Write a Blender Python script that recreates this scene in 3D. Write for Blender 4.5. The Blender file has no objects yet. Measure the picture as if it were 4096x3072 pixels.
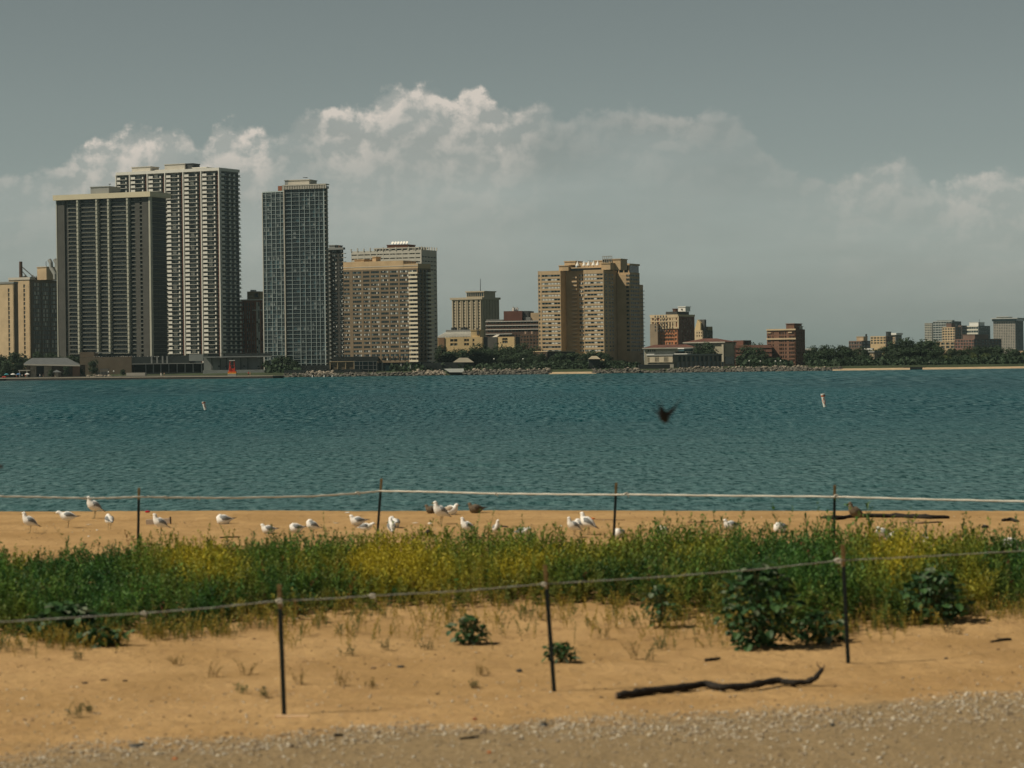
import bpy, bmesh, math, random
import numpy as np
from mathutils import Vector, Matrix
sc = bpy.context.scene
col = sc.collection
rnd = random.Random(7)
F = 11000.0; CZ = 5.2; HY = 1447.0; ROLL = math.radians(0.7)
CR, SR = math.cos(ROLL), math.sin(ROLL)

# ------------------------------------------------------------------ camera
cam_data = bpy.data.cameras.new('camera'); cam = bpy.data.objects.new('camera', cam_data); col.objects.link(cam)
cam_data.sensor_width = 36.0; cam_data.sensor_fit = 'HORIZONTAL'; cam_data.lens = 36.0 * F / 4096
cam_data.shift_y = -(1536 - HY) / 4096
cam.matrix_world = Matrix(((CR, SR, 0, 0), (0, 0, -1, 0), (-SR, CR, 0, CZ), (0, 0, 0, 1)))
cam_data.clip_start = 0.5; cam_data.clip_end = 30000
cam_data.dof.use_dof = True; cam_data.dof.focus_distance = 900; cam_data.dof.aperture_fstop = 3.1
sc.camera = cam

# ------------------------------------------------------------------ light
SUN_E, SUN_A = math.radians(50), math.radians(15)     # to the left, a little in front of the skyline
sdir = Vector((-math.cos(SUN_E) * math.cos(SUN_A), -math.cos(SUN_E) * math.sin(SUN_A), math.sin(SUN_E)))
sun_d = bpy.data.lights.new('sun', 'SUN'); sun = bpy.data.objects.new('sun', sun_d); col.objects.link(sun)
sun_d.energy = 5.0; sun_d.angle = math.radians(0.5); sun_d.color = (1.0, 0.885, 0.69)
sun.rotation_euler = sdir.to_track_quat('Z', 'Y').to_euler(); sun.location = (0, 0, 200)
vs = sc.view_settings
vs.view_transform = 'Standard'; vs.look = 'None'; vs.exposure = -0.25; vs.gamma = 1; vs.use_curve_mapping = False

world = bpy.data.worlds.new('World'); sc.world = world; world.use_nodes = True
nt = world.node_tree; N = nt.nodes; L = nt.links; N.clear()
def nd(tree, t, **k):
    n = tree.nodes.new(t)
    for a, v in k.items(): setattr(n, a, v)
    return n
def mth(tree, op, a, b=None, c=None, clamp=False):
    n = tree.nodes.new('ShaderNodeMath'); n.operation = op; n.use_clamp = clamp
    for i, v in enumerate((a, b, c)):
        if v is None: continue
        if isinstance(v, (int, float)): n.inputs[i].default_value = v
        else: tree.links.new(v, n.inputs[i])
    return n.outputs[0]
def mixc(tree, fac, a, b, mode='MIX'):
    n = tree.nodes.new('ShaderNodeMix'); n.data_type = 'RGBA'; n.blend_type = mode
    for s, v in ((n.inputs[0], fac), (n.inputs[6], a), (n.inputs[7], b)):
        if isinstance(v, (int, float)): s.default_value = v
        elif isinstance(v, tuple): s.default_value = v if len(v) == 4 else (*v, 1)
        else: tree.links.new(v, s)
    return n.outputs[2]
sky = nd(nt, 'ShaderNodeTexSky', sky_type='NISHITA', sun_disc=False)
sky.sun_elevation = SUN_E; sky.sun_rotation = math.radians(-90) - SUN_A
sky.air_density = 1.0; sky.dust_density = 1.2; sky.ozone_density = 1.5
hs = nd(nt, 'ShaderNodeHueSaturation'); hs.inputs['Saturation'].default_value = 0.25
L.new(sky.outputs[0], hs.inputs['Color'])
tc = nd(nt, 'ShaderNodeTexCoord'); sp = nd(nt, 'ShaderNodeSeparateXYZ'); L.new(tc.outputs['Generated'], sp.inputs[0])
hz_f = nd(nt, 'ShaderNodeMapRange', interpolation_type='SMOOTHSTEP'); L.new(sp.outputs[2], hz_f.inputs[0]); hz_f.inputs[1].default_value = 0.12; hz_f.inputs[2].default_value = 0.75; hz_f.inputs[4].default_value = 0.75
base = mixc(nt, hz_f.outputs[0], hs.outputs[0], sky.outputs[0])   # whitish haze low down, clearer blue overhead
base = mixc(nt, 1.0, base, (0.92, 1.035, 0.985), 'MULTIPLY')
base = mixc(nt, 1.0, base, (0.094, 0.094, 0.094), 'MULTIPLY')
az = mth(nt, 'ARCTAN2', sp.outputs[0], sp.outputs[1]); el = mth(nt, 'ARCSINE', sp.outputs[2])
def pxy(px, py):
    a, b = (px - 2048) / F, (HY - py) / F
    return a * CR + b * SR, -a * SR + b * CR
tops = [(-900, 640), (-400, 720), (0, 700), (120, 690), (250, 650), (330, 590), (420, 540), (560, 525), (640, 545), (720, 505), (770, 540), (800, 590), (850, 520), (900, 492), (980, 488), (1060, 520),
        (1120, 560), (1180, 500), (1250, 440), (1330, 425), (1450, 410), (1540, 372), (1620, 335), (1700, 322), (1780, 335), (1830, 372), (1860, 338), (1910, 330), (1960, 375), (2040, 430), (2120, 420),
        (2180, 398), (2260, 440), (2400, 430), (2560, 410), (2700, 430), (2900, 425), (3000, 500), (3100, 610), (3250, 690), (3400, 690), (3500, 640), (3620, 635), (3700, 700), (3820, 705), (3950, 680), (4096, 690), (4600, 640), (5200, 760)]
stren = [(-900, .3), (0, .22), (200, .3), (330, .75), (420, .95), (700, .9), (790, .45), (860, .95), (1050, .9), (1160, .35), (1300, .75), (1500, 1), (1900, 1), (2050, .6), (2150, .45), (2230, .2), (2400, .14), (2600, .24), (2900, .14), (3150, .08), (3350, .2), (3550, .34), (3700, .25), (3900, .45), (4096, .4), (5200, .3)]
def curve(pts, fn):
    fc = nd(nt, 'ShaderNodeFloatCurve'); cv = fc.mapping.curves[0]
    ps = [(min(1, max(0, (p + 1000) / 6500)), fn(p, v)) for p, v in pts]
    cv.points[0].location = ps[0]; cv.points[1].location = ps[-1]
    for p in ps[1:-1]: cv.points.new(*p)
    fc.mapping.update(); return fc
u01 = mth(nt, 'DIVIDE', mth(nt, 'ADD', mth(nt, 'MULTIPLY', mth(nt, 'TANGENT', az), F), 3048.0), 6500.0, clamp=True)
fc1 = curve(tops, lambda p, v: pxy(p, v)[1] * 6); L.new(u01, fc1.inputs[1])
fc2 = curve(stren, lambda p, v: v); L.new(u01, fc2.inputs[1])
top = mth(nt, 'DIVIDE', fc1.outputs[0], 6.0)
def cnoise(dx, dz, scale, detail, rough, zs=1.35, w=0.0):
    cb = nd(nt, 'ShaderNodeCombineXYZ'); L.new(mth(nt, 'ADD', az, dx), cb.inputs[0]); L.new(mth(nt, 'MULTIPLY', mth(nt, 'ADD', el, dz), zs), cb.inputs[1]); cb.inputs[2].default_value = w
    n = nd(nt, 'ShaderNodeTexNoise'); n.inputs['Scale'].default_value = scale; n.inputs['Detail'].default_value = detail; n.inputs['Roughness'].default_value = rough; n.inputs['Distortion'].default_value = 0.12
    L.new(cb.outputs[0], n.inputs['Vector']); return n.outputs[0]
n0 = cnoise(0, 0, 66, 10, 0.60, 1.1); n1 = cnoise(-0.0022, 0.0030, 66, 5, 0.5, 1.1)
big = cnoise(0, 0, 20, 3, 0.5, 2.2, 3.1); streak = cnoise(0, 0, 14, 6, 0.55, 5.5, 7.7)
d = mth(nt, 'ADD', mth(nt, 'SUBTRACT', top, el), mth(nt, 'MULTIPLY', mth(nt, 'SUBTRACT', n0, 0.53), 0.021))
edge = nd(nt, 'ShaderNodeMapRange', interpolation_type='SMOOTHSTEP'); L.new(d, edge.inputs[0]); edge.inputs[1].default_value = -0.0002; edge.inputs[2].default_value = 0.0038
fall = mth(nt, 'POWER', 2.718, mth(nt, 'MULTIPLY', mth(nt, 'MAXIMUM', mth(nt, 'SUBTRACT', d, 0.004), 0.0), -62.0))
emb = mth(nt, 'ADD', 0.34, mth(nt, 'MULTIPLY', mth(nt, 'SUBTRACT', n0, n1), 6.5), clamp=True)
br = mth(nt, 'MULTIPLY', mth(nt, 'MULTIPLY', edge.outputs[0], fall), mth(nt, 'MULTIPLY', fc2.outputs[0], emb))
body = mth(nt, 'MULTIPLY', edge.outputs[0], mth(nt, 'MULTIPLY', mth(nt, 'MULTIPLY', mth(nt, 'ADD', fc2.outputs[0], .25), 0.24), mth(nt, 'POWER', 2.718, mth(nt, 'MULTIPLY', mth(nt, 'MAXIMUM', d, 0.0), -16.0))))
strk = mth(nt, 'MULTIPLY', mth(nt, 'SUBTRACT', mth(nt, 'ADD', mth(nt, 'MULTIPLY', streak, 0.6), mth(nt, 'MULTIPLY', big, 0.4)), 0.5), mth(nt, 'MULTIPLY', edge.outputs[0], 0.45))
mul = mth(nt, 'ADD', 1.0, strk)
cb3 = nd(nt, 'ShaderNodeCombineXYZ')
for i in range(3): L.new(mul, cb3.inputs[i])
upd = nd(nt, 'ShaderNodeFloatCurve'); cv = upd.mapping.curves[0]; cv.points[0].location = (0, 1); cv.points[1].location = (1, .20)
for p_ in ((.03, .97), (.085, .72), (.13, .56), (.2, .44), (.4, .30)): cv.points.new(*p_)
upd.mapping.update(); L.new(mth(nt, 'MAXIMUM', sp.outputs[2], 0.0), upd.inputs[1])
cbu = nd(nt, 'ShaderNodeCombineXYZ')
for i in range(3): L.new(upd.outputs[0], cbu.inputs[i])
base = mixc(nt, 1.0, base, cbu.outputs[0], 'MULTIPLY')
skyc = mixc(nt, 1.0, base, cb3.outputs[0], 'MULTIPLY')
skyc = mixc(nt, mth(nt, 'ADD', br, body, clamp=True), skyc, (0.76, 0.69, 0.61))
bg = nd(nt, 'ShaderNodeBackground'); bg.inputs[1].default_value = 1.0
L.new(skyc, bg.inputs[0]); wo = nd(nt, 'ShaderNodeOutputWorld'); L.new(bg.outputs[0], wo.inputs[0])
# the sky's strength (0.05) is the multiply above, so cloud colours can be mixed in real units

sc.cycles.use_denoising = True
sc.cycles.volume_bounces = 0; sc.cycles.max_bounces = 5; sc.cycles.diffuse_bounces = 2; sc.cycles.glossy_bounces = 2; sc.cycles.transmission_bounces = 2
sc.cycles.use_adaptive_sampling = True; sc.cycles.adaptive_threshold = 0.02

# ------------------------------------------------------------------ projection helpers
def at(px, py, D):
    u, v = pxy(px, py); return Vector((u * D, D, CZ + v * D))

# ------------------------------------------------------------------ materials
MATS = {}
def mat(name, c, rough=0.8, var=0.12, scale=0.6, bump=0.0, metal=0.0, spec=0.3, emit=None, trans=0.0, detail=4, attr=None):
    if name in MATS: return MATS[name]
    m = bpy.data.materials.new(name); m.use_nodes = True; t = m.node_tree; b = t.nodes['Principled BSDF']
    b.inputs['Roughness'].default_value = rough; b.inputs['Metallic'].default_value = metal; b.inputs['Specular IOR Level'].default_value = spec
    co = nd(t, 'ShaderNodeTexCoord'); n = nd(t, 'ShaderNodeTexNoise'); n.inputs['Scale'].default_value = scale; n.inputs['Detail'].default_value = detail; n.inputs['Roughness'].default_value = 0.6
    t.links.new(co.outputs['Object'], n.inputs['Vector'])
    f = nd(t, 'ShaderNodeMapRange'); t.links.new(n.outputs[0], f.inputs[0]); f.inputs[1].default_value = 0.3; f.inputs[2].default_value = 0.7
    lo = tuple(max(0, x * (1 - var)) for x in c); hi = tuple(min(1, x * (1 + var)) for x in c)
    out = mixc(t, f.outputs[0], lo, hi)
    if attr:
        a = nd(t, 'ShaderNodeVertexColor'); a.layer_name = attr; out = mixc(t, 1.0, out, a.outputs[0], 'MULTIPLY')
    t.links.new(out, b.inputs['Base Color'])
    if bump:
        bp = nd(t, 'ShaderNodeBump'); bp.inputs['Strength'].default_value = bump; bp.inputs['Distance'].default_value = 0.02
        t.links.new(n.outputs[0], bp.inputs['Height']); t.links.new(bp.outputs[0], b.inputs['Normal'])
    if trans:
        tr = nd(t, 'ShaderNodeBsdfTranslucent'); t.links.new(out, tr.inputs[0]); ms = nd(t, 'ShaderNodeMixShader'); ms.inputs[0].default_value = trans
        t.links.new(b.outputs[0], ms.inputs[1]); t.links.new(tr.outputs[0], ms.inputs[2]); t.links.new(ms.outputs[0], t.nodes['Material Output'].inputs[0])
    MATS[name] = m; return m

# ------------------------------------------------------------------ mesh helpers
BOXF = [(0, 3, 2, 1), (4, 5, 6, 7), (0, 1, 5, 4), (1, 2, 6, 5), (2, 3, 7, 6), (3, 0, 4, 7)]
class MB:
    def __init__(s): s.v = []; s.f = []; s.m = []; s.mats = []
    def mi(s, m):
        if m not in s.mats: s.mats.append(m)
        return s.mats.index(m)
    def box(s, x0, x1, y0, y1, z0, z1, m):
        if x0 > x1: x0, x1 = x1, x0
        if y0 > y1: y0, y1 = y1, y0
        k = len(s.v); s.v += [(x0, y0, z0), (x1, y0, z0), (x1, y1, z0), (x0, y1, z0), (x0, y0, z1), (x1, y0, z1), (x1, y1, z1), (x0, y1, z1)]
        i = s.mi(m); s.f += [tuple(k + j for j in f) for f in BOXF]; s.m += [i] * 6; return s
    def poly(s, vs_, fs, m):
        k = len(s.v); s.v += [tuple(v) for v in vs_]; i = s.mi(m); s.f += [tuple(k + j for j in f) for f in fs]; s.m += [i] * len(fs); return s
    def tube(s, pts, rads, m, n=8, cap=True, flat=1.0):
        pts = [Vector(p) for p in pts]; k = len(s.v); i = s.mi(m)
        for j, p in enumerate(pts):
            t = (pts[min(j + 1, len(pts) - 1)] - pts[max(j - 1, 0)]).normalized()
            a = Vector((0, 1, 0)) if abs(t.y) < 0.9 else Vector((1, 0, 0))
            b = t.cross(a).normalized(); a = b.cross(t).normalized(); r = rads[j] if hasattr(rads, '__len__') else rads
            for q in range(n):
                w = 2 * math.pi * q / n; s.v.append(tuple(p + a * (math.cos(w) * r) + b * (math.sin(w) * r * flat)))
        for j in range(len(pts) - 1):
            for q in range(n):
                s.f.append((k + j * n + q, k + j * n + (q + 1) % n, k + (j + 1) * n + (q + 1) % n, k + (j + 1) * n + q)); s.m.append(i)
        if cap:
            s.f.append(tuple(k + q for q in range(n))[::-1]); s.f.append(tuple(k + (len(pts) - 1) * n + q for q in range(n))); s.m += [i, i]
        return s
    def mesh(s, name, smooth=False):
        me = bpy.data.meshes.new(name); me.from_pydata(s.v, [], s.f)
        for m in s.mats: me.materials.append(m)
        me.polygons.foreach_set('material_index', s.m)
        if smooth: me.polygons.foreach_set('use_smooth', [True] * len(s.f))
        me.update(); return me
    def build(s, name, parent=None, smooth=False, loc=None):
        return link(name, s.mesh(name, smooth), parent, loc)
def link(name, me, parent=None, loc=None, rz=0, scale=None):
    o = bpy.data.objects.new(name, me); col.objects.link(o)
    if parent: o.parent = parent
    if loc is not None: o.location = loc
    if rz: o.rotation_euler = (0, 0, rz)
    if scale is not None: o.scale = scale
    return o
def tag(o, label=None, cat=None, group=None, kind=None):
    if label: o['label'] = label
    if cat: o['category'] = cat
    if group: o['group'] = group
    if kind: o['kind'] = kind
    return o
def thing(name, label, cat, loc=(0, 0, 0), rz=0, group=None):
    o = bpy.data.objects.new(name, None); col.objects.link(o); o.location = loc; o.rotation_euler = (0, 0, rz); o.empty_display_size = 0.1
    return tag(o, label, cat, group)
def npmesh(name, V, Fq, mats, mi=None, smooth=False, colors=None):
    me = bpy.data.meshes.new(name); nv, nf, k = len(V), len(Fq), Fq.shape[1]
    me.vertices.add(nv); me.vertices.foreach_set('co', np.asarray(V, np.float32).ravel())
    me.loops.add(nf * k); me.loops.foreach_set('vertex_index', Fq.astype(np.int32).ravel())
    me.polygons.add(nf); me.polygons.foreach_set('loop_start', np.arange(0, nf * k, k, dtype=np.int32)); me.polygons.foreach_set('loop_total', np.full(nf, k, np.int32))
    if smooth: me.polygons.foreach_set('use_smooth', np.ones(nf, bool))
    for m in mats: me.materials.append(m)
    if mi is not None: me.polygons.foreach_set('material_index', mi.astype(np.int32))
    if colors is not None:
        a = me.color_attributes.new('tint', 'FLOAT_COLOR', 'POINT'); a.data.foreach_set('color', np.asarray(colors, np.float32).ravel())
    me.update(calc_edges=True); me.validate(); return me
_rs = np.random.RandomState(3); _T = _rs.rand(256, 256)
def vnoise(x, y):
    xi = np.floor(x).astype(int); yi = np.floor(y).astype(int); fx = x - xi; fy = y - yi; fx = fx * fx * (3 - 2 * fx); fy = fy * fy * (3 - 2 * fy)
    a = _T[xi & 255, yi & 255]; b = _T[(xi + 1) & 255, yi & 255]; c = _T[xi & 255, (yi + 1) & 255]; d_ = _T[(xi + 1) & 255, (yi + 1) & 255]
    return (a * (1 - fx) + b * fx) * (1 - fy) + (c * (1 - fx) + d_ * fx) * fy
def fbm(x, y, o=4):
    r = 0; a = 0.5; t = 0
    for k in range(o): r = r + a * vnoise(x * 2 ** k + 17.3 * k, y * 2 ** k + 5.1 * k); t += a; a *= 0.5
    return r / t

# ------------------------------------------------------------------ ground, water, far land
def hz(x, y):
    x = np.asarray(x, float); y = np.asarray(y, float)
    crest = 58.3 - 0.2225 * x
    d_ = y - crest
    z = 2.0 + 0.05 * (fbm(x * 0.35 + 9, y * 0.35) - 0.5) + 0.035 * (fbm(x * 1.6, y * 1.6 + 4) - 0.5) * (d_ < -1) + 0.022 * (fbm(x * 6, y * 6, 3) - 0.5)
    z = z + 0.10 * np.exp(-((d_ + 20.5 + 1.5 * np.sin(x * .5)) / 5.0) ** 2)     # low mound that carries the weeds
    z = np.where(d_ > 0, z - 0.02 * d_ ** 2 * (d_ < 3) - (0.18 + 0.12 * (d_ - 3)) * (d_ >= 3), z)
    return np.maximum(z, -1.5)
def hz1(x, y): return float(hz(x, y))
def gpt(px, py):
    D = 14.0
    while D < 70:
        p = at(px, py, D)
        if p.z <= hz1(p.x, p.y): break
        D += 0.05
    return Vector((p.x, p.y, hz1(p.x, p.y)))

ys = np.concatenate([np.linspace(-60, 16, 30), np.arange(16.2, 62, 0.14), np.linspace(62.5, 95, 40)])
xs = np.concatenate([np.linspace(-90, -15, 25), np.arange(-14.8, 14.9, 0.14), np.linspace(15, 90, 25)])
X, Y = np.meshgrid(xs, ys); Z = hz(X, Y); nx, ny = len(xs), len(ys)
V = np.stack([X.ravel(), Y.ravel(), Z.ravel()], 1)
i = np.arange(ny - 1)[:, None] * nx + np.arange(nx - 1)[None]; Q = np.stack([i, i + 1, i + nx + 1, i + nx], -1).reshape(-1, 4)
sand = bpy.data.materials.new('sand'); sand.use_nodes = True; t = sand.node_tree; b = t.nodes['Principled BSDF']; b.inputs['Roughness'].default_value = 0.95; b.inputs['Specular IOR Level'].default_value = 0.15
ge = nd(t, 'ShaderNodeNewGeometry'); 
def tn(t, vec, scale, detail=4, rough=0.6, sx=1, sy=1, loc=0):
    mp = nd(t, 'ShaderNodeMapping'); mp.inputs['Scale'].default_value = (sx, sy, 1); mp.inputs['Location'].default_value = (loc, loc * 0.7, 0); t.links.new(vec, mp.inputs[0])
    n = nd(t, 'ShaderNodeTexNoise'); n.inputs['Scale'].default_value = scale; n.inputs['Detail'].default_value = detail; n.inputs['Roughness'].default_value = rough; t.links.new(mp.outputs[0], n.inputs[0]); return n.outputs[0]
def mr(t, v, a, b_, c=0.0, d_=1.0, smooth=True):
    n = nd(t, 'ShaderNodeMapRange'); n.interpolation_type = 'SMOOTHSTEP' if smooth else 'LINEAR'; t.links.new(v, n.inputs[0])
    for k, w in zip((1, 2, 3, 4), (a, b_, c, d_)): n.inputs[k].default_value = w
    return n.outputs[0]
pos = ge.outputs['Position']
sxyz = nd(t, 'ShaderNodeSeparateXYZ'); t.links.new(pos, sxyz.inputs[0])
c0 = mixc(t, mr(t, tn(t, pos, 0.5, 5), 0.35, 0.65), (0.37, 0.232, 0.098), (0.48, 0.31, 0.142))
c0 = mixc(t, mr(t, tn(t, pos, 2.2, 6, 0.7, 1, 0.45), 0.5, 0.66, 0, 0.55), c0, (0.40, 0.25, 0.115))
c0 = mixc(t, mr(t, tn(t, pos, 3.0, 7, 0.75, 1, .5, 3), 0.52, 0.72, 0, 0.6), c0, (0.29, 0.175, 0.08))
c0 = mixc(t, mr(t, tn(t, pos, 14, 4, 0.75), 0.50, 0.75, 0, 0.7), c0, (0.30, 0.19, 0.09))
c0 = mixc(t, mr(t, tn(t, pos, 30, 3, 0.7, loc=5), 0.64, 0.72, 0, 0.7), c0, (0.66, 0.53, 0.36))
# stretch of trodden gravel nearest the camera: y < 24.1 - 0.35 x and its ragged edge
gl = mth(t, 'SUBTRACT', mth(t, 'ADD', 24.6, mth(t, 'MULTIPLY', sxyz.outputs[0], 0.34)), sxyz.outputs[1])
gl = mth(t, 'ADD', gl, mth(t, 'MULTIPLY', mth(t, 'SUBTRACT', tn(t, pos, 1.6, 5), 0.5), 2.2))
gmask = mr(t, gl, -0.3, 0.9)
grav = mixc(t, mr(t, tn(t, pos, 26, 4, 0.8), 0.38, 0.66), (0.18, 0.138, 0.078), (0.33, 0.255, 0.15))
c0 = mixc(t, mth(t, 'MULTIPLY', gmask, 0.85), c0, grav)
# damp sand at the water's edge
wet = mr(t, sxyz.outputs[2], 0.25, 0.7, 1, 0)
c0 = mixc(t, wet, c0, (0.20, 0.13, 0.07)); t.links.new(c0, b.inputs['Base Color'])
bp = nd(t, 'ShaderNodeBump'); bp.inputs['Strength'].default_value = 0.9; bp.inputs['Distance'].default_value = 0.03
t.links.new(mth(t, 'ADD', mth(t, 'MULTIPLY', tn(t, pos, 3.2, 3, 0.6, loc=8), 2.6), mth(t, 'ADD', tn(t, pos, 9, 6, 0.7), mth(t, 'MULTIPLY', tn(t, pos, 45, 3, 0.7), 0.4))), bp.inputs['Height']); t.links.new(bp.outputs[0], b.inputs['Normal'])
o = link('beach_sand', npmesh('beach_sand', V, Q, [sand], smooth=True)); tag(o, kind='structure', label='golden sand beach with a trodden gravel strip in front')

bed = MB().box(-9000, 9000, -400, 9000, -4.0, -3.5, mat('lake_bed', (0.12, 0.13, 0.1))).build('lake_bed'); tag(bed, 'silty lake bed under the water', kind='structure')

# water: real waves close by, finer ones as relief
wy = [66.0]
while wy[-1] < 1150: wy.append(wy[-1] + max(0.12, 0.0016 * wy[-1] * min(1.0 + wy[-1] / 150, 5)))
wy = np.array(wy + [1300, 2000, 4000, 8000.0]); wx = np.linspace(-1, 1, 420)
hw = 0.215 * wy + 6
X = wx[None, :] * hw[:, None]; X = np.concatenate([np.full((len(wy), 1), -7000.0), X, np.full((len(wy), 1), 7000.0)], 1)
Y = np.repeat(wy[:, None], X.shape[1], 1); Z = np.zeros_like(X); rs = np.random.RandomState(5)
cell = np.gradient(wy)[:, None]; cellx = (hw * 2 / 420)[:, None]
for lam in np.geomspace(0.9, 14, 34):
    th = rs.normal(math.radians(266), 0.38); kx, ky = math.cos(th) * 2 * math.pi / lam, math.sin(th) * 2 * math.pi / lam
    amp = 0.0032 * lam ** 0.45 * np.clip(1.6 - 2.5 * np.maximum(cell, cellx * abs(math.cos(th)) * 1.5) / lam, 0, 1)
    Z += amp * np.sin(kx * X + ky * Y + rs.rand() * 6.28 + 1.2 * fbm(X / 25, Y / 25, 2) * 6) * (0.5 + 1.0 * fbm(X / 18 + lam, Y / 18, 2))
Z[:, 0] = 0; Z[:, -1] = 0
nx, ny = X.shape[1], X.shape[0]
i = np.arange(ny - 1)[:, None] * nx + np.arange(nx - 1)[None]; Q = np.stack([i, i + 1, i + nx + 1, i + nx], -1).reshape(-1, 4)
wm = bpy.data.materials.new('lake_water'); wm.use_nodes = True; t = wm.node_tree; b = t.nodes['Principled BSDF']
ge = nd(t, 'ShaderNodeNewGeometry'); pos = ge.outputs['Position']; sxyz = nd(t, 'ShaderNodeSeparateXYZ'); t.links.new(pos, sxyz.inputs[0])
# shallow sandy water near the beach is paler and greyer than the open lake
sh = mr(t, mth(t, 'ADD', sxyz.outputs[1], mth(t, 'MULTIPLY', mth(t, 'SUBTRACT', tn(t, pos, 0.03, 4), 0.5), 60.0)), 75, 300, 1, 0)
wc = mixc(t, mr(t, tn(t, pos, 0.012, 5, 0.6, 1, 0.22), 0.40, 0.60), (0.001, 0.052, 0.066), (0.002, 0.072, 0.088))
wc = mixc(t, sh, wc, (0.052, 0.128, 0.134))
# light and dark of wavelet faces painted in as streaks of colour and specular
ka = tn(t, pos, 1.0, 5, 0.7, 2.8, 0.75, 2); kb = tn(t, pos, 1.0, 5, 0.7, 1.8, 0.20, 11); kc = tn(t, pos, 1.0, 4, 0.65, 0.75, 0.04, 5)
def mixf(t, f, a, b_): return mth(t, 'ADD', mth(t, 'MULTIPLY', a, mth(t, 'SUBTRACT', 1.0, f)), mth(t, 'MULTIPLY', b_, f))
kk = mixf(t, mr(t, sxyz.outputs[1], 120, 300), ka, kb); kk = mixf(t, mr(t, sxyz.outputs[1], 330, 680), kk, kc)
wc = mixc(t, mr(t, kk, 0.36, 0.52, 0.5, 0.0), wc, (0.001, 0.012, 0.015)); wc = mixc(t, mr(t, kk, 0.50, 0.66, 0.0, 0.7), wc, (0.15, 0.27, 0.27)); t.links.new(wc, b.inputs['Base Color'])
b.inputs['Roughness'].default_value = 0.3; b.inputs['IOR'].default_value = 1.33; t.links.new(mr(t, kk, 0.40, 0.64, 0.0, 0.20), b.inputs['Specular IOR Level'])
h1 = tn(t, pos, 0.55, 8, 0.68, 0.75, 1.0); h2 = tn(t, pos, 3.0, 5, 0.6, 0.7, 1.2, 3)
h3 = tn(t, pos, 0.11, 4, 0.6, 1.0, 0.35, 9)
bp = nd(t, 'ShaderNodeBump'); bp.inputs['Strength'].default_value = 1.0; bp.inputs['Distance'].default_value = 1.0
hh = mth(t, 'ADD', mth(t, 'MULTIPLY', h1, 0.42), mth(t, 'MULTIPLY', h2, 0.05)); hh = mth(t, 'ADD', hh, mth(t, 'MULTIPLY', h3, 0.9))
t.links.new(hh, bp.inputs['Height']); t.links.new(bp.outputs[0], b.inputs['Normal'])
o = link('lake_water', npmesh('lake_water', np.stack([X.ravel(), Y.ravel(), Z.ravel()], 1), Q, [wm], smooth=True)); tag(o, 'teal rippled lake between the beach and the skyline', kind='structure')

# far land: a low bank behind the riprap
grass_m = mat('far_lawn', (0.035, 0.05, 0.02), 0.9, 0.35, 0.05)
ly = [1118, 1124, 1128, 1140, 1200, 1400, 2000, 3500, 8500]; lz = [-1.0, 0.5, 1.5, 1.8, 2.0, 2.0, 2.3, 3.0, 4.0]
lx = np.linspace(-6000, 6000, 241); X, Y = np.meshgrid(lx, np.array(ly, float)); Z = np.repeat(np.array(lz)[:, None], len(lx), 1)
Y[:5] += np.clip((-100 - X[:5]) / 12, 0, 1) * 72
Y[:4] += (6 * (fbm(X[:4] / 60, X[:4] * 0 + 3, 3) - 0.5))
nx, ny = X.shape[1], X.shape[0]; i = np.arange(ny - 1)[:, None] * nx + np.arange(nx - 1)[None]; Q = np.stack([i, i + 1, i + nx + 1, i + nx], -1).reshape(-1, 4)
o = link('far_shore_land', npmesh('far_shore_land', np.stack([X.ravel(), Y.ravel(), Z.ravel()], 1), Q, [grass_m])); tag(o, 'low dark green land along the far shore', kind='structure')

# air
hm = bpy.data.materials.new('haze_air'); hm.use_nodes = True; t = hm.node_tree; t.nodes.remove(t.nodes['Principled BSDF'])
pv = nd(t, 'ShaderNodeVolumePrincipled'); pv.inputs['Color'].default_value = (0.70, 0.95, 1.0, 1); pv.inputs['Density'].default_value = 0.000036; pv.inputs['Anisotropy'].default_value = 0.2
t.links.new(pv.outputs[0], t.nodes['Material Output'].inputs['Volume'])
hb = MB(); hb.v = []; hb.box(-7500, 7500, -500, 20000, -5.0, 175, hm); o = hb.build('haze'); tag(o, 'thin bluish summer haze over the lake and skyline', kind='stuff')

# ================================================================== BUILDINGS
glass_dark = mat('window_glass_dark', (0.010, 0.024, 0.029), 0.15, 0.4, 0.2, spec=0.3)
glass_mid = mat('window_glass_grey', (0.04, 0.085, 0.10), 0.2, 0.4, 0.2, spec=0.3)
cur_lt = mat('curtain_pale', (0.56, 0.57, 0.53), 0.7, 0.25, 0.3)
cur_gr = mat('curtain_grey', (0.16, 0.19, 0.19), 0.7, 0.35, 0.3)
alu = mat('aluminium_frame', (0.30, 0.31, 0.29), 0.5, 0.1, 0.3)
alu_dk = mat('dark_frame', (0.06, 0.07, 0.07), 0.5, 0.1, 0.3)
conc = mat('pale_concrete', (0.52, 0.49, 0.42), 0.85, 0.12, 0.15)
conc_gr = mat('grey_concrete', (0.24, 0.25, 0.24), 0.85, 0.2, 0.1)
white_m = mat('white_paint', (0.78, 0.77, 0.72), 0.6, 0.06, 0.3)
roof_dk = mat('dark_roofing', (0.05, 0.055, 0.055), 0.8, 0.3, 0.1)
metal_dk = mat('dark_metal', (0.04, 0.045, 0.045), 0.5, 0.2, 0.5)
def wallm(name, c, var=0.14, scale=0.22): return mat(name, c, 0.88, var, scale)

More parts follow.
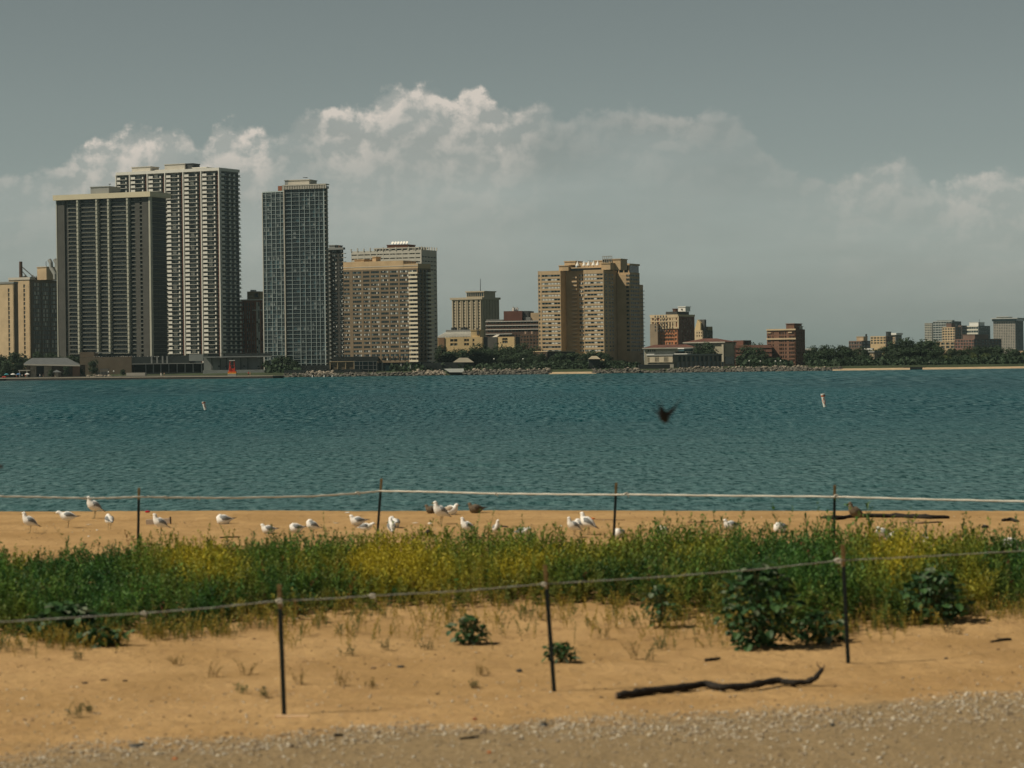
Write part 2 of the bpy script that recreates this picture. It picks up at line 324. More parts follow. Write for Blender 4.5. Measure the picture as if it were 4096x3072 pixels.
def win_mesh(name, n, pat, frame=alu, fw=0.06, hz_bar=None):
    """one window: n lights side by side in a frame, unit size; pat = fill of each light"""
    m = MB(); m.box(0, 1, -0.35, 0, 0, 1, frame) if False else None
    M_ = {'d': glass_dark, 'm': glass_mid, 'c': cur_lt, 'g': cur_gr}
    for k in range(n):
        a, b_ = k / n + fw / 2, (k + 1) / n - fw / 2; p = pat[k % len(pat)]
        if p in 'CG':                                       # blind drawn halfway: pale above, dark below
            m.box(a, b_, -0.45, -0.02, 0.5, 0.95, cur_lt if p == 'C' else cur_gr); m.box(a, b_, -0.45, -0.02, 0.05, 0.5, glass_dark)
        else: m.box(a, b_, -0.45, -0.02, 0.05, 0.95, M_[p])
    for k in range(n + 1):
        c_ = min(max(k / n, fw / 2), 1 - fw / 2); m.box(c_ - fw / 2, c_ + fw / 2, -0.6, 0, 0, 1, frame)
    if hz_bar: m.box(fw, 1 - fw, -0.58, -0.03, hz_bar, hz_bar + 0.07, frame)
    return m.mesh(name)
WSETS = {}
def wset(key, n, pats, **k):
    if key not in WSETS: WSETS[key] = [win_mesh('window', n, p, **k) for p in pats]
    return WSETS[key]

class Bd:
    """building placed by its nearest corner; local x runs along the front (negative = left), y goes back, z up"""
    def __init__(s, name, label, pl, pc, pr, pt, D, yaw=28, zb=1.9, cat='building', group=None):
        u, v = pxy(pc, pt); s.x0 = u * D; s.D = D; s.zb = zb; s.pc, s.pt = pc, pt
        a = math.radians(yaw); s.c, s.s = math.cos(a), math.sin(a); s.H = CZ + v * D - zb
        ul = pxy(pl, pt)[0]; ur = pxy(pr, pt)[0]
        s.W = (s.x0 - ul * D) / (s.c + ul * s.s); s.L = (ur * D - s.x0) / (s.s - ur * s.c) if pr > pc else 18.0
        s.e = thing(name, label, cat, (s.x0, D, zb), -a, group); s.q = {}; s.mbs = {}; s.r = random.Random(len(label) * 7 + pc)
    def X(s, px, py=None):
        u = pxy(px, py or s.pt)[0]; return -(s.x0 - u * s.D) / (s.c + u * s.s)
    def Y(s, px, py=None):
        u = pxy(px, py or s.pt)[0]; return (u * s.D - s.x0) / (s.s - u * s.c)
    def Z(s, py, px=None):
        return CZ + pxy(px or s.pc, py)[1] * s.D - s.zb
    def mb(s, part='wall'):
        if part not in s.mbs: s.mbs[part] = MB()
        return s.mbs[part]
    def fb(s, side, t0, t1, d0, d1, z0, z1, m, part='wall'):
        if side == 'f': s.mb(part).box(t0, t1, -d1, -d0, z0, z1, m)
        else: s.mb(part).box(d0 , d1, t0, t1, z0, z1, m)
    def core(s, m, rec=0.6, z1=None, z0=0, x0=None, rr=None):
        s.mb().box(-s.W if x0 is None else x0, -(rec if rr is None else rr), rec, s.L, z0, s.H if z1 is None else z1, m)
    def piece(s, name, me, side, t0, t1, z0, z1, d, dep):
        s.q.setdefault(name, []).append((me, side, t0, t1, z0, z1, d, dep))
    def grid(s, side, spans, zs, wm_, name='window', meshes=None, rec=0.6, z0=0, z1=None, t0=None, t1=None, skip=None, dep=0.5, part='wall', sill=None):
        """wall with openings: piers between spans, spandrels between zs; the windows sit recessed in the openings"""
        z1 = s.H if z1 is None else z1; t0 = (-s.W if side == 'f' else 0) if t0 is None else t0; t1 = (0 if side == 'f' else s.L) if t1 is None else t1
        edges = [t0] + [e for sp_ in sorted(spans) for e in sp_] + [t1]
        for a, b_ in zip(edges[::2], edges[1::2]):
            if b_ - a > 0.02: s.fb(side, a, b_, -rec, 0, z0, z1, wm_, part)
        ze = [z0] + [e for z_ in sorted(zs) for e in z_] + [z1]
        for a, b_ in sorted(spans):
            for c_, d_ in zip(ze[::2], ze[1::2]):
                if d_ - c_ > 0.02: s.fb(side, a, b_, -rec, -0.03, c_, d_, wm_, part)
            for z_ in zs:
                if skip and skip(a, b_, z_): continue
                if meshes: s.piece(name, s.r.choice(meshes), side, a + 0.01, b_ - 0.01, z_[0] + 0.01, z_[1] - 0.01, -rec, dep)
                if sill: s.fb(side, a, b_, 0.02, 0.35, z_[0] - 0.3, z_[0] - 0.02, sill, part)
    def roofbox(s, pl, pr, pt, m, name='penthouse', y0=3, dep=9, z0=None, pc=None, side_m=None):
        x0, x1 = s.X(pl), s.X(pr); z = s.Z(pt); z0 = s.H if z0 is None else z0
        mb = MB(); mb.box(x0, x1, y0, y0 + dep, z0 + 0.01, z, m); mb.box(x0 - 0.25, x1 + 0.25, y0 - 0.25, y0 + dep + 0.25, z, z + 0.35, side_m or m); return mb.build(name, s.e)
    def finish(s):
        for k, m_ in s.mbs.items(): m_.build(k.split('.')[0], s.e)
        for name, items in s.q.items():
            items.sort(key=lambda i_: -(i_[3] - i_[2]) * (i_[5] - i_[4]))
            for (me, side, t0, t1, z0, z1, d, dep) in items[:300]:
                o = bpy.data.objects.new(name, me); col.objects.link(o); o.parent = s.e; o.scale = (t1 - t0, dep, z1 - z0)
                if side == 'f': o.location = (t0, -d, z0)
                else: o.location = (d, t0, z0); o.rotation_euler = (0, 0, math.pi / 2)
            if len(items) > 300:
                vs_, fs, ms, mats_ = [], [], [], []
                for (me, side, t0, t1, z0, z1, d, dep) in items[300:]:
                    k = len(vs_)
                    for v in me.vertices:
                        a, b_, c_ = v.co.x * (t1 - t0), v.co.y * dep, v.co.z * (z1 - z0)
                        vs_.append((t0 + a, -d + b_, z0 + c_) if side == 'f' else (d - b_, t0 + a, z0 + c_))
                    for p in me.polygons:
                        fs.append(tuple(k + j for j in p.vertices)); m_ = me.materials[p.material_index]
                        if m_ not in mats_: mats_.append(m_)
                        ms.append(mats_.index(m_))
                me = bpy.data.meshes.new(name); me.from_pydata(vs_, [], fs)
                for m_ in mats_: me.materials.append(m_)
                me.polygons.foreach_set('material_index', ms); me.update(); o = link(name + '_rows', me, s.e); o['kind'] = 'stuff'
        return s
def rows(z0, z1, n, f0=0.3, f1=0.85):
    h = (z1 - z0) / n; return [(z0 + h * (k + f0), z0 + h * (k + f1)) for k in range(n)]
def cols_(t0, t1, n, f0=0.15, f1=0.85):
    h = (t1 - t0) / n; return [(t0 + h * (k + f0), t0 + h * (k + f1)) for k in range(n)]
def rooftop_bits(b, n, x0, x1, z, m=None, y=4):
    for k in range(n):
        x = b.r.uniform(x0, x1); w = b.r.uniform(0.8, 2.4); h = b.r.uniform(0.8, 2.2); yy = y + b.r.uniform(0, 5); mb = MB(); mb.box(x, x + w, yy, yy + 2, z + 0.01, z + h, m or metal_dk)
        mb.tube([(x + w / 2, yy + 1, z + h), (x + w / 2, yy + 1, z + h + 0.7)], 0.3, alu, 6); mb.build('rooftop_vent', b.e)
def mast(b, px, py, z0=None, r=0.12, y=4):
    x = b.X(px); z1 = b.Z(py); z0 = b.H if z0 is None else z0; m = MB().tube([(x, y, z0 - 0.1), (x, y, z1)], [r, r * 0.5], metal_dk, 6)
    for k in (0.55, 0.75, 0.9): zz = z0 + (z1 - z0) * k; m.box(x - 0.6, x + 0.6, y - 0.05, y + 0.05, zz, zz + 0.1, metal_dk)
    m.build('antenna', b.e)

mixw = ['dddd', 'dcdd', 'ccdg', 'gddc', 'cccd', 'mdgd', 'CdgC', 'dCCd']
# ---- Z1: zoom 1 pixels -> photo pixels
z1x = lambda x: x / 1.746; z1y = lambda y: 600 + y / 1.746
z2x = lambda x: 900 + x / 1.746
z3x = lambda x: 1700 + x / 2.212; z3y = lambda y: 900 + y / 2.212
z4x = lambda x: 2500 + x / 2.765; z4y = lambda y: 1100 + y / 2.765
z5x = lambda x: 3200 + x / 2.469; z5y = lambda y: 1150 + y / 2.469

# A ---------------- tan apartment house at the left edge
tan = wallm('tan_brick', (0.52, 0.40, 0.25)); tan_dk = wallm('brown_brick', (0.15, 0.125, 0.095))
b = Bd('apartment_building', 'tan brick apartment house at the left edge with a dark balcony side', 35, 119, 236, z1y(905), 1330, 30)
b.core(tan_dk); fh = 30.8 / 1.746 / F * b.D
zt = b.Z(z1y(932)); n = int(b.H / fh) - 1
zs = [(zt - fh * k - 2.0, zt - fh * k - 0.4) for k in range(n)]
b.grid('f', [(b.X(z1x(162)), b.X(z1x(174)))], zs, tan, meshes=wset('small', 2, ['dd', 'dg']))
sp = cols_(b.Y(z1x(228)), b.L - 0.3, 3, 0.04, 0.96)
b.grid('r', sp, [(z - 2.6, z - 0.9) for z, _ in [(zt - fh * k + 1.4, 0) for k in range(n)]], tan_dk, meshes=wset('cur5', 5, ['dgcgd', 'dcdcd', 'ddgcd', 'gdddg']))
b.fb('f', b.X(z1x(60)), 0.3, -4, 0.3, b.H, b.H + 1.2, conc, 'parapet')
b.roofbox(z1x(185), z1x(250), z1y(818), tan, y0=8); rooftop_bits(b, 4, -b.W, -1, b.H)
mb = MB(); x = b.X(z1x(118)); mb.tube([(x, 3, b.H), (x, 3, b.Z(z1y(775)))], [0.9, 0.8], wallm('rust_stack', (0.10, 0.06, 0.04)), 10); mb.tube([(x, 3, b.H + 7), (x + 9, 3, b.H + 0.5)], 0.25, metal_dk, 6); mb.tube([(x, 3, b.H + 5), (x + 5, 3, b.H + .5)], 0.2, metal_dk, 6); mb.build('chimney_stack', b.e)
for k in range(2):
    x = b.X(z1x(222)) + 6 + k * 3.4; MB().tube([(x, 6, b.H + 9.5), (x + 1.0, 6, b.H + 8), (x + 1.2, 6, b.H + 5.5), (x + 3.4, 6, b.H + 2.4), (x + 3.6, 6, b.H)], 1.0, alu, 10).build('air_duct', b.e)
mast(b, z1x(230), z1y(775), b.H + 6, y=10)
b.finish()
b = Bd('apartment_building', 'sunlit tan brick wing cut by the left edge, flush with the frame', -150, z1x(95), z1x(125), z1y(932), 1300, 30)
b.core(tan_dk); zt = b.Z(z1y(962)); n = int(b.H / fh) - 1
b.grid('f', [(b.X(z1x(54)), b.X(z1x(66)))], [(zt - fh * k - 2.0, zt - fh * k - 0.3) for k in range(n)], tan, meshes=wset('small', 2, ['dd', 'dg']))
b.grid('r', [], [], tan_dk); b.fb('f', -b.W, 0.3, -3, 0.3, b.H, b.H + 0.9, conc_gr, 'parapet'); b.finish()

# B ---------------- dark slab tower with scalloped concrete fins
brk = wallm('dark_brown_brick', (0.082, 0.082, 0.074)); fin_m = wallm('warm_concrete', (0.42, 0.42, 0.35), 0.08)
b = Bd('apartment_tower', 'dark brown balcony tower with scalloped pale fins and a cream cornice', 227, 595, 668, z1y(325), 1255, 24)
b.core(mat('dark_infill', (0.02, 0.03, 0.032), 0.5, 0.3, 0.2), rec=1.6, rr=.7)
fh = 29.45 / 1.746 / F * b.D; z0 = b.Z(z1y(1418)); nf = 37
dark = [('f', 400, 448, 0.0), ('f', 448, 470, -0.7), ('f', 940, 972, -0.2), ('f', 990, 1037, 0.0)]
for _, a, c_, d_ in dark: b.fb('f', b.X(z1x(a)), b.X(z1x(c_)), -1.6, d_, 0, b.H, brk, 'brick_pier')
bays = [(470, 536), (553, 668), (688, 750), (768, 883), (903, 940), (972, 990)]
wB = wset('B4', 4, ['dddg', 'dddd', 'mddd', 'gddd', 'dddm', 'dddd', 'ddgd'], frame=alu_dk, fw=0.04)
bal = MB(); bal.box(0, 1, -1, 0, 0, 0.055, fin_m); bal.box(0, 1, -1, -0.96, 0.055, 0.36, mat('balcony_rail', (0.03, 0.036, 0.036), 0.6, 0.2, 0.5)); bal = bal.mesh('balcony')
for a, c_ in bays:
    for k in range(nf):
        z = z0 + fh * k; xa, xb = b.X(z1x(a)), b.X(z1x(c_))
        if c_ - a > 30: b.piece('window', b.r.choice(wB), 'f', xa + 0.1, xb - 0.1, z + 0.25, z + fh - 0.2, -1.6, 0.4)
        b.piece('balcony', bal, 'f', xa, xb, z, z + fh, -1.5, 1.3)
for a in (545, 678, 760, 893):                                   # scalloped fins
    x = b.X(z1x(a)); m = b.mb('scalloped_fin.%d' % a); w = 0.55
    for k in range(nf):
        z = z0 + fh * k
        m.box(x - w, x + w, -0.5, 1.6, z, z + fh * 0.42, fin_m); m.box(x - w * 0.75, x + w * 0.9, -1.0, 1.6, z + fh * 0.42, z + fh, fin_m)
b.fb('f', -b.W - 0.45, -b.W, -b.L, 0.15, 0, b.H, fin_m, 'end_wall'); b.fb('f', b.X(z1x(1037)), b.X(z1x(1037)) + 0.9, -1.6, 0.25, 0, b.H, fin_m, 'edge_fin')
sb = cols_(1.2, b.L, 5, 0.04, 0.96)
for a, c_ in sb:
    for k in range(nf):
        z = z0 + fh * k; b.piece('balcony', bal, 'r', a, c_, z, z + fh, -.7, .8)
b.mb('wall').box(-.7, -0.05, 0, 1.2, 0, b.H, brk)
zc = b.Z(z1y(290)); m = b.mb('cornice'); m.box(-b.W - 1.4, 1.4, -1.2, b.L + 1.2, b.H - 0.1, zc, wallm('cream_cornice', (0.62, 0.56, 0.40), 0.06))
b.roofbox(z1x(612), z1x(740), z1y(242), conc_gr, y0=2.5, dep=10, z0=zc); mast(b, z1x(735), z1y(220), zc + 4)
b.finish()

# C ---------------- white balcony tower
red_in = wallm('red_brown_infill', (0.085, 0.035, 0.024)); wht = wallm('white_concrete', (0.70, 0.69, 0.63), 0.06)
b = Bd('apartment_tower', 'tallest tower, white balconies in columns between thin white fins', 463, 875, 958, z1y(140), 1400, 26)
b.core(mat('dark_infill', (0.02, 0.03, 0.032)), rec=1.9, rr=.8)
fh = 30.3 / 1.746 / F * b.D; z0 = b.Z(z1y(1420)); nf = 42
xs_ = [808, 903, 1027, 1150, 1277, 1402, 1527]
bal = MB(); bal.box(0, 1, -1, 0, 0, 0.06, wht); bal.box(0.05, 0.37, -1.0, -0.93, 0.065, 0.58, wht); bal.box(0.90, 0.985, -1.0, -0.93, 0.09, 0.50, wht); bal.box(0.93, 0.985, -0.93, 0, 0.09, 0.5, conc_gr)
bal.box(0.36, 0.90, -0.98, -0.96, 0.38, 0.41, alu_dk)
for k in range(9): bal.box(0.38 + k * 0.06, 0.385 + k * 0.06, -0.98, -0.96, 0.085, 0.38, alu_dk)
bal = bal.mesh('balcony'); wC = wset('C3', 3, ['dgd', 'ddg', 'mgd', 'dGd', 'dcd', 'dgg'], frame=alu_dk, fw=0.05)
for i, (a, c_) in enumerate(zip(xs_, xs_[1:])):
    xa, xb = b.X(z1x(a)), b.X(z1x(c_))
    for k in range(nf):
        z = z0 + fh * k
        if a < 1150 and z < b.Z(z1y(300)) : continue
        wd = (xb - xa)
        b.piece('balcony', bal, 'f', xa + 0.35, xa + wd * 0.78, z, z + fh, -1.8, 1.75)
        b.piece('window', b.r.choice(wC), 'f', xa + 0.4, xa + wd * 0.75, z + 0.3, z + fh - 0.1, -1.9, 0.3)
    b.fb('f', xa + wd * 0.85, xb - 0.28, -1.9, -0.9, 0, b.H, red_in, 'brick_strip')
for i, a in enumerate(xs_):
    x = b.X(z1x(a)); b.fb('f', x - 0.28, x + 0.28, -1.9, 0.12, 0, b.H + (0.5 if i else 0), wht, 'fin')
for k in range(nf + 1):
    z = z0 + fh * k; b.fb('f', -b.W, 0, -1.9, -1.2, z - 0.04, z + 0.05, wht, 'floor_edge'); b.fb('r', 0, b.L, -.8, -.1, z - 0.05, z + 0.06, wht, 'floor_edge')
bs = MB(); bs.box(0, 1, -1, 0, 0, 0.07, wht); bs.box(0.05, 0.6, -1, -0.93, 0.08, 0.52, wht); bs = bs.mesh('balcony')
Ls = b.L
for j, (a, c_) in enumerate(((0.04, .30), (0.40, .54), (0.62, .76), (0.86, 1.0))):
    for k in range(nf):
        z = z0 + fh * k; b.piece('balcony', bs, 'r', Ls * a, Ls * c_, z, z + fh, -.8, 1.5 + 0.25 * (k % 2))
        if j < 3: b.fb('r', Ls * (c_ + 0.015), Ls * (c_ + 0.075), -.8, -.5, z + 0.3, z + fh * .85, glass_mid if k % 3 else cur_gr, 'side_glazing')
m = b.mb('cornice'); m.box(-b.W, 0.1, -0.1, b.L, b.H - 0.2, b.H + 1.3, wht)
b.roofbox(z1x(905), z1x(1035), z1y(92), conc, y0=2, dep=8); b.roofbox(z1x(1135), z1x(1275), z1y(84), conc, y0=2, dep=9); b.roofbox(z1x(1275), z1x(1322), z1y(84), roof_dk, y0=3, dep=7)
b.roofbox(z1x(1040), z1x(1135), z1y(118), conc, y0=4); b.roofbox(z1x(1322), z1x(1420), z1y(115), wht, y0=3)
rooftop_bits(b, 4, b.X(z1x(1140)), b.X(z1x(1300)), b.H + 1.3); b.finish()

# D ---------------- teal glass tower (two wings)
mul = wallm('silver_mullion', (0.36, 0.43, 0.43), 0.08)
wD = wset('D', 2, ['dm', 'dd', 'dd', 'gd', 'dd', 'dm', 'dd', 'GG', 'dd', 'mg'], frame=alu_dk, fw=0.035, hz_bar=0.45)
lab = 'tall teal glass tower with a pale mullion grid and rooftop box'
b = Bd('glass_tower', lab, z2x(412), z2x(690), z2x(711), z1y(268), 1215, 18)
b.core(glass_dark, rec=0.5); fh = 29.2 / 1.746 / F * b.D; z0 = b.Z(z1y(1490)); nf = 42
xs_ = [416, 462, 517, 553, 590, 627, 655, 690]; xx = [b.X(z2x(a)) for a in xs_]; xx[0] = -b.W; xx[-1] = 0
for a, c_ in zip(xx, xx[1:]):
    for k in range(nf - 1):
        if a == xx[0]: continue
        b.piece('window', b.r.choice(wD), 'f', a + 0.12, c_ - 0.12, z0 + fh * k + 0.18, z0 + fh * (k + 1) - 0.05, -0.5, 0.35)
for i, a in enumerate(xx): b.fb('f', a - (0.3 if i == 0 else 0.09), a + (0.15 if i == 0 else .09), -0.5, 0.25 if i == 0 else 0.02, 0, b.H, conc if i == 0 else mul, 'mullion')
for k in range(nf + 1): b.fb('f', -b.W, 0, -0.5, -0.06, z0 + fh * k - 0.04, z0 + fh * k + 0.09, mul, 'floor_edge'); b.fb('r', 0, b.L, -0.4, 0.7, z0 + fh * k - 0.1, z0 + fh * k + 0.1, conc, 'floor_edge')
b.fb('r', b.L - 0.5, b.L, -0.4, 0.4, 0, b.H, conc, 'mullion'); b.fb('r', 0, 0.3, -0.4, 0.1, 0, b.H, mul, 'mullion')
zc = b.Z(z1y(243)); m = b.mb('crown'); m.box(-b.W, 1.0, 0.3, b.L, b.H, zc - 0.5, glass_dark)
for k in range(26): x = -b.W + (b.W + 1) * k / 25; m.box(x - 0.22, x + 0.22, -0.6, 0.3, b.H, zc, conc)
m.box(-b.W, 1.2, -0.7, b.L, zc, zc + 0.5, conc)
b.roofbox(z2x(424), z2x(570), z1y(203), conc, y0=3, z0=zc); b.roofbox(z2x(400), z2x(424), z1y(203), conc_gr, y0=3, z0=zc); mast(b, z2x(530), z1y(186), zc + 4); mast(b, z2x(545), z1y(188), zc + 4)
xw, Dw = b.x0 - b.W * b.c, b.D + b.W * b.s; main = b
# its lower left wing, as part of the same tower
w = Bd('wing_tmp', lab, z2x(261), z2x(411), z2x(412), z1y(292), 1222, 30); bpy.data.objects.remove(w.e)
w.e = bpy.data.objects.new('side_wing', None); col.objects.link(w.e); w.e.parent = b.e
w.e.matrix_local = (Matrix.Translation((b.x0, b.D, b.zb)) @ Matrix.Rotation(-math.radians(18), 4, 'Z')).inverted() @ (Matrix.Translation((w.x0, w.D, w.zb)) @ Matrix.Rotation(-math.radians(30), 4, 'Z'))
w.L = 12; w.core(glass_dark, rec=0.5); xx = [w.X(z2x(a)) for a in (262, 285, 322, 352, 385, 410)]; xx[0] = -w.W; xx[-1] = 0; fhw = fh
for a, c_ in zip(xx, xx[1:]):
    for k in range(41): w.piece('window', w.r.choice(wD), 'f', a + 0.12, c_ - 0.12, z0 + fhw * k + 0.18, z0 + fhw * (k + 1) - 0.05, -0.5, 0.35)
for a in xx: w.fb('f', a - 0.09, a + 0.09, -0.5, 0.02, 0, w.H, mul, 'mullion')
for k in range(42): w.fb('f', -w.W, 0, -0.5, -0.06, z0 + fhw * k - 0.04, z0 + fhw * k + 0.09, mul, 'floor_edge')
w.fb('f', -w.W - 0.3, -w.W, -10, 0.05, 0, w.H, conc, 'mullion'); w.mb('parapet').box(-w.W, 0, 0, 12, w.H, w.H + 0.5, mul)
x0_, x1_ = w.X(z2x(352)), w.X(z2x(380)); w.mb('parapet').box(x0_, x1_, 2, 8, w.H + .5, w.Z(z1y(247)), wallm('rust_panel', (0.22, 0.08, 0.04))); w.mb('parapet').box(x1_ + .1, w.X(z2x(410)), 2, 8, w.H + .5, w.Z(z1y(243)), conc_gr)
for k, m_ in w.mbs.items(): m_.build(k, w.e)
its = w.q['window']; w.q = {'window': []}; w.mbs = {}
qs = [(me, t0, t1, a, c_) for (me, s_, t0, t1, a, c_, d_, e_) in its]
for j, (me, t0, t1, a, c_) in enumerate(qs):
    o = bpy.data.objects.new('window', me); col.objects.link(o); o.parent = w.e; o.scale = (t1 - t0, 0.35, c_ - a); o.location = (t0, 0.5, a)
b.finish()

# E ---------------- dark narrow tower behind
dk = wallm('charcoal_brick', (0.055, 0.055, 0.05))
b = Bd('apartment_tower', 'narrow dark tower with small pale balconies squeezed behind the teal glass one', z2x(700), z2x(822), z2x(834), z1y(695), 1310, 20)
b.core(dk); fh = 29.2 / 1.746 / F * b.D; z0 = 1.0; nf = int(b.H / fh)
bE = MB(); bE.box(0, 1, -1, 0, 0, 0.08, conc); bE.box(0, 1, -1, -0.9, 0.1, 0.42, cur_gr); bE = bE.mesh('balcony'); wE = wset('E', 2, ['dd', 'dg', 'gd', 'dc'], frame=alu_dk)
for k in range(nf):
    z = b.H - fh * (k + 1); b.piece('balcony', bE, 'f', b.X(z2x(718)), b.X(z2x(738)), z, z + fh, -0.5, 1.4)
    for a, c_ in ((742, 755), (757, 775), (795, 815)): b.piece('window', b.r.choice(wE), 'f', b.X(z2x(a)), b.X(z2x(c_)), z + 0.8, z + fh - 0.3, -0.6, 0.5)
    b.fb('r', 0, b.L, -0.5, 0.9, z, z + 0.25, conc, 'floor_edge')
b.grid('f', [(b.X(z2x(740)), b.X(z2x(776))), (b.X(z2x(793)), b.X(z2x(817)))], [], dk, z1=b.H, rec=0.55) if False else None
b.mb().box(-b.W, 0.4, -0.3, b.L, b.H, b.H + 1.0, conc_gr); b.roofbox(z2x(716), z2x(756), z1y(665), conc_gr, y0=2); mb = MB(); x = b.X(z2x(783)); mb.tube([(x, 3, b.H), (x, 3, b.Z(z1y(663)))], 0.6, wallm('rust_stack', (0.1, 0.06, 0.04)), 8); mb.build('chimney', b.e); b.finish()

# F ---------------- brown slab with bright end balconies
brn = wallm('brown_slab_brick', (0.19, 0.145, 0.095)); brn_l = wallm('tan_parapet_brick', (0.50, 0.36, 0.21))
b = Bd('apartment_building', 'wide brown brick slab with strip windows and cream corner balconies', z2x(826), z2x(1347), z2x(1437), z1y(825), 1158, 27)
b.core(glass_dark, rec=0.35); fh = 29.25 / 1.746 / F * b.D; zt = b.Z(z1y(836)); nf = 22
zs = [(zt - fh * k - fh * 0.55, zt - fh * k - 0.05) for k in range(nf)]; zlow = zs[-1][0] - 0.4
spx = [(828, 868), (890, 950), (964, 1008), (1018, 1075), (1087, 1140), (1150, 1207), (1218, 1282)]
wF = wset('F', 5, ['cgdcg', 'dgdcc', 'ddddd', 'cgdcg', 'dddcd', 'gcddc', 'ddgdd', 'dCdgc', 'gdddc', 'ddddd', 'mdgmd'], frame=alu_dk, fw=0.035)
b.grid('f', [(b.X(z2x(a)), b.X(z2x(c_))) for a, c_ in spx] + [(b.X(z2x(1290)), -0.05)], zs, brn, z0=zlow, meshes=wF, rec=0.35)
cb = MB(); cb.box(0, 1, -1, 0, 0, 0.1, conc); cb.box(0, 1, -1, -0.92, 0.1, 0.52, wallm('cream_balcony', (0.70, 0.62, 0.46), .05)); cb.box(0, 0.04, -0.92, 0, .1, .52, conc); cb = cb.mesh('balcony')
for z, _ in zs: b.piece('balcony', cb, 'f', b.X(z2x(1290)), b.X(z2x(1352)), z - fh * 0.45, z + fh * 0.5, -0.4, 1.7)
b.grid('r', cols_(1, b.L - 1, 3, 0.2, 0.8), zs, brn, z0=zlow, meshes=wset('F3', 3, ['dgd', 'ddd', 'cdg', 'dmd']), rec=0.7)
for z, _ in zs[::1]: b.piece('balcony', cb, 'r', b.L - 4.5, b.L + 0.2, z - fh * 0.45, z + fh * 0.5, -0.4, 1.6)
b.mb('podium').box(b.X(z2x(1070)), 0.0, -0.4, b.L, 3.6, zlow - 0.02, brn_l if False else brn)
for k, a in enumerate((1100, 1135, 1170, 1205, 1240, 1275)): b.mb('podium').box(b.X(z2x(a)), b.X(z2x(a + 5)), -0.55, -0.35, 4.6, 6.8, glass_dark)
for a in (1085, 1150, 1215, 1280, 1343): b.mb('podium').box(b.X(z2x(a)), b.X(z2x(a)) + 0.7, 0, 1, 0, 3.6, conc_gr)
zp = b.Z(z1y(768)); m = b.mb('parapet'); m.box(-b.W, b.X(z2x(1245)), 0.0, b.L, b.H + 0.01, zp, brn_l); m.box(b.X(z2x(1245)) + .01, -0.02, 0.05, b.L, b.H + 0.01, b.Z(z1y(792)), brn_l); m.box(-b.W - .1, 0.1, -0.1, 0.0, b.H + 1, b.H + 1.25, conc)
b.roofbox(z2x(880), z2x(945), z1y(755), brn_l, y0=3, z0=zp); b.roofbox(z2x(1005), z2x(1030), z1y(738), brn_l, y0=3, z0=zp, dep=4)
for k in range(6): x = b.X(z2x(1255 + k * 18)); b.mb('railing').box(x, x + 0.1, 0.2, 0.3, b.Z(z1y(792)), b.Z(z1y(775)), metal_dk)
b.mb('railing').box(b.X(z2x(1250)), b.X(z2x(1347)), 0.2, 0.3, b.Z(z1y(777)), b.Z(z1y(774)), metal_dk); b.finish()

# G ---------------- white framed block behind F
wg = wallm('white_frame', (0.55, 0.53, 0.46), 0.08)
b = Bd('apartment_building', 'white framed high-rise with red roof hut showing above the brown slab', z2x(881), z2x(1373), z2x(1478), z1y(695), 1290, 22)
b.core(glass_dark, rec=0.8); fh = 29.2 / 1.746 / F * b.D
ns = 11; sp = cols_(-b.W, 0, ns, 0.06, 0.94); zs = [(b.H - fh * (k + 1) - 0.1, b.H - fh * k - 1.5) for k in range(4)]
b.grid('f', sp, zs, wg, z0=b.H - fh * 5, meshes=wset('G', 4, ['dddd', 'dcdd', 'gddc', 'ddmd'], frame=wg), rec=0.8)
sps = cols_(0, b.L, 5, 0.12, 0.88); nf = int(b.H / fh); zr = [(b.H - fh * (k + 1) + 0.3, b.H - fh * k - 1.1) for k in range(1, nf)]
b.grid('r', sps, zr, wg, meshes=wset('Gs', 3, ['dmd', 'ddg', 'cdd', 'mdm', 'ddd']), rec=0.8)
for k in range(ns + 1): x = -b.W + b.W * k / ns; b.mb('roof_screen').box(x - 0.22, x + 0.22, -0.25, 0.3, b.H, b.H + 1.2 + (k % 2) * 0.3, wg)
for k in range(7): y = b.L * k / 6; b.mb('roof_screen').box(-0.3, 0.2, y - 0.2, y + 0.2, b.H, b.H + 1.5, wg)
m = b.mb('roof_storey'); xa, xb = b.X(z2x(1044)), b.X(z2x(1352)); zt_ = b.Z(z1y(684)); m.box(xa, xb, 0.6, 10, b.H, zt_, glass_dark); m.box(xa - .3, xb + .3, -0.2, 10.5, zt_, zt_ + .5, conc)
for k in range(9): x = xa + (xb - xa) * k / 8; m.box(x - 0.2, x + 0.2, -0.1, 0.6, b.H, zt_, wg)
b.roofbox(z2x(1126), z2x(1268), z1y(660), wallm('red_brown_hut', (0.13, 0.055, 0.035)), y0=1, z0=zt_ + .5)
for k in range(6):
    x = b.X(z2x(1150 + k * 20)); mb = MB(); z_ = b.Z(z1y(658)); mb.tube([(x, 4, z_), (x, 4, z_ + 1.4)], 0.1, metal_dk, 5); mb.tube([(x, 3.9, z_ + 1.0), (x - 0.1, 3.5, z_ + 1.2)], [0.15, 0.75], white_m, 10); mb.build('dish_antenna', b.e)
b.finish()

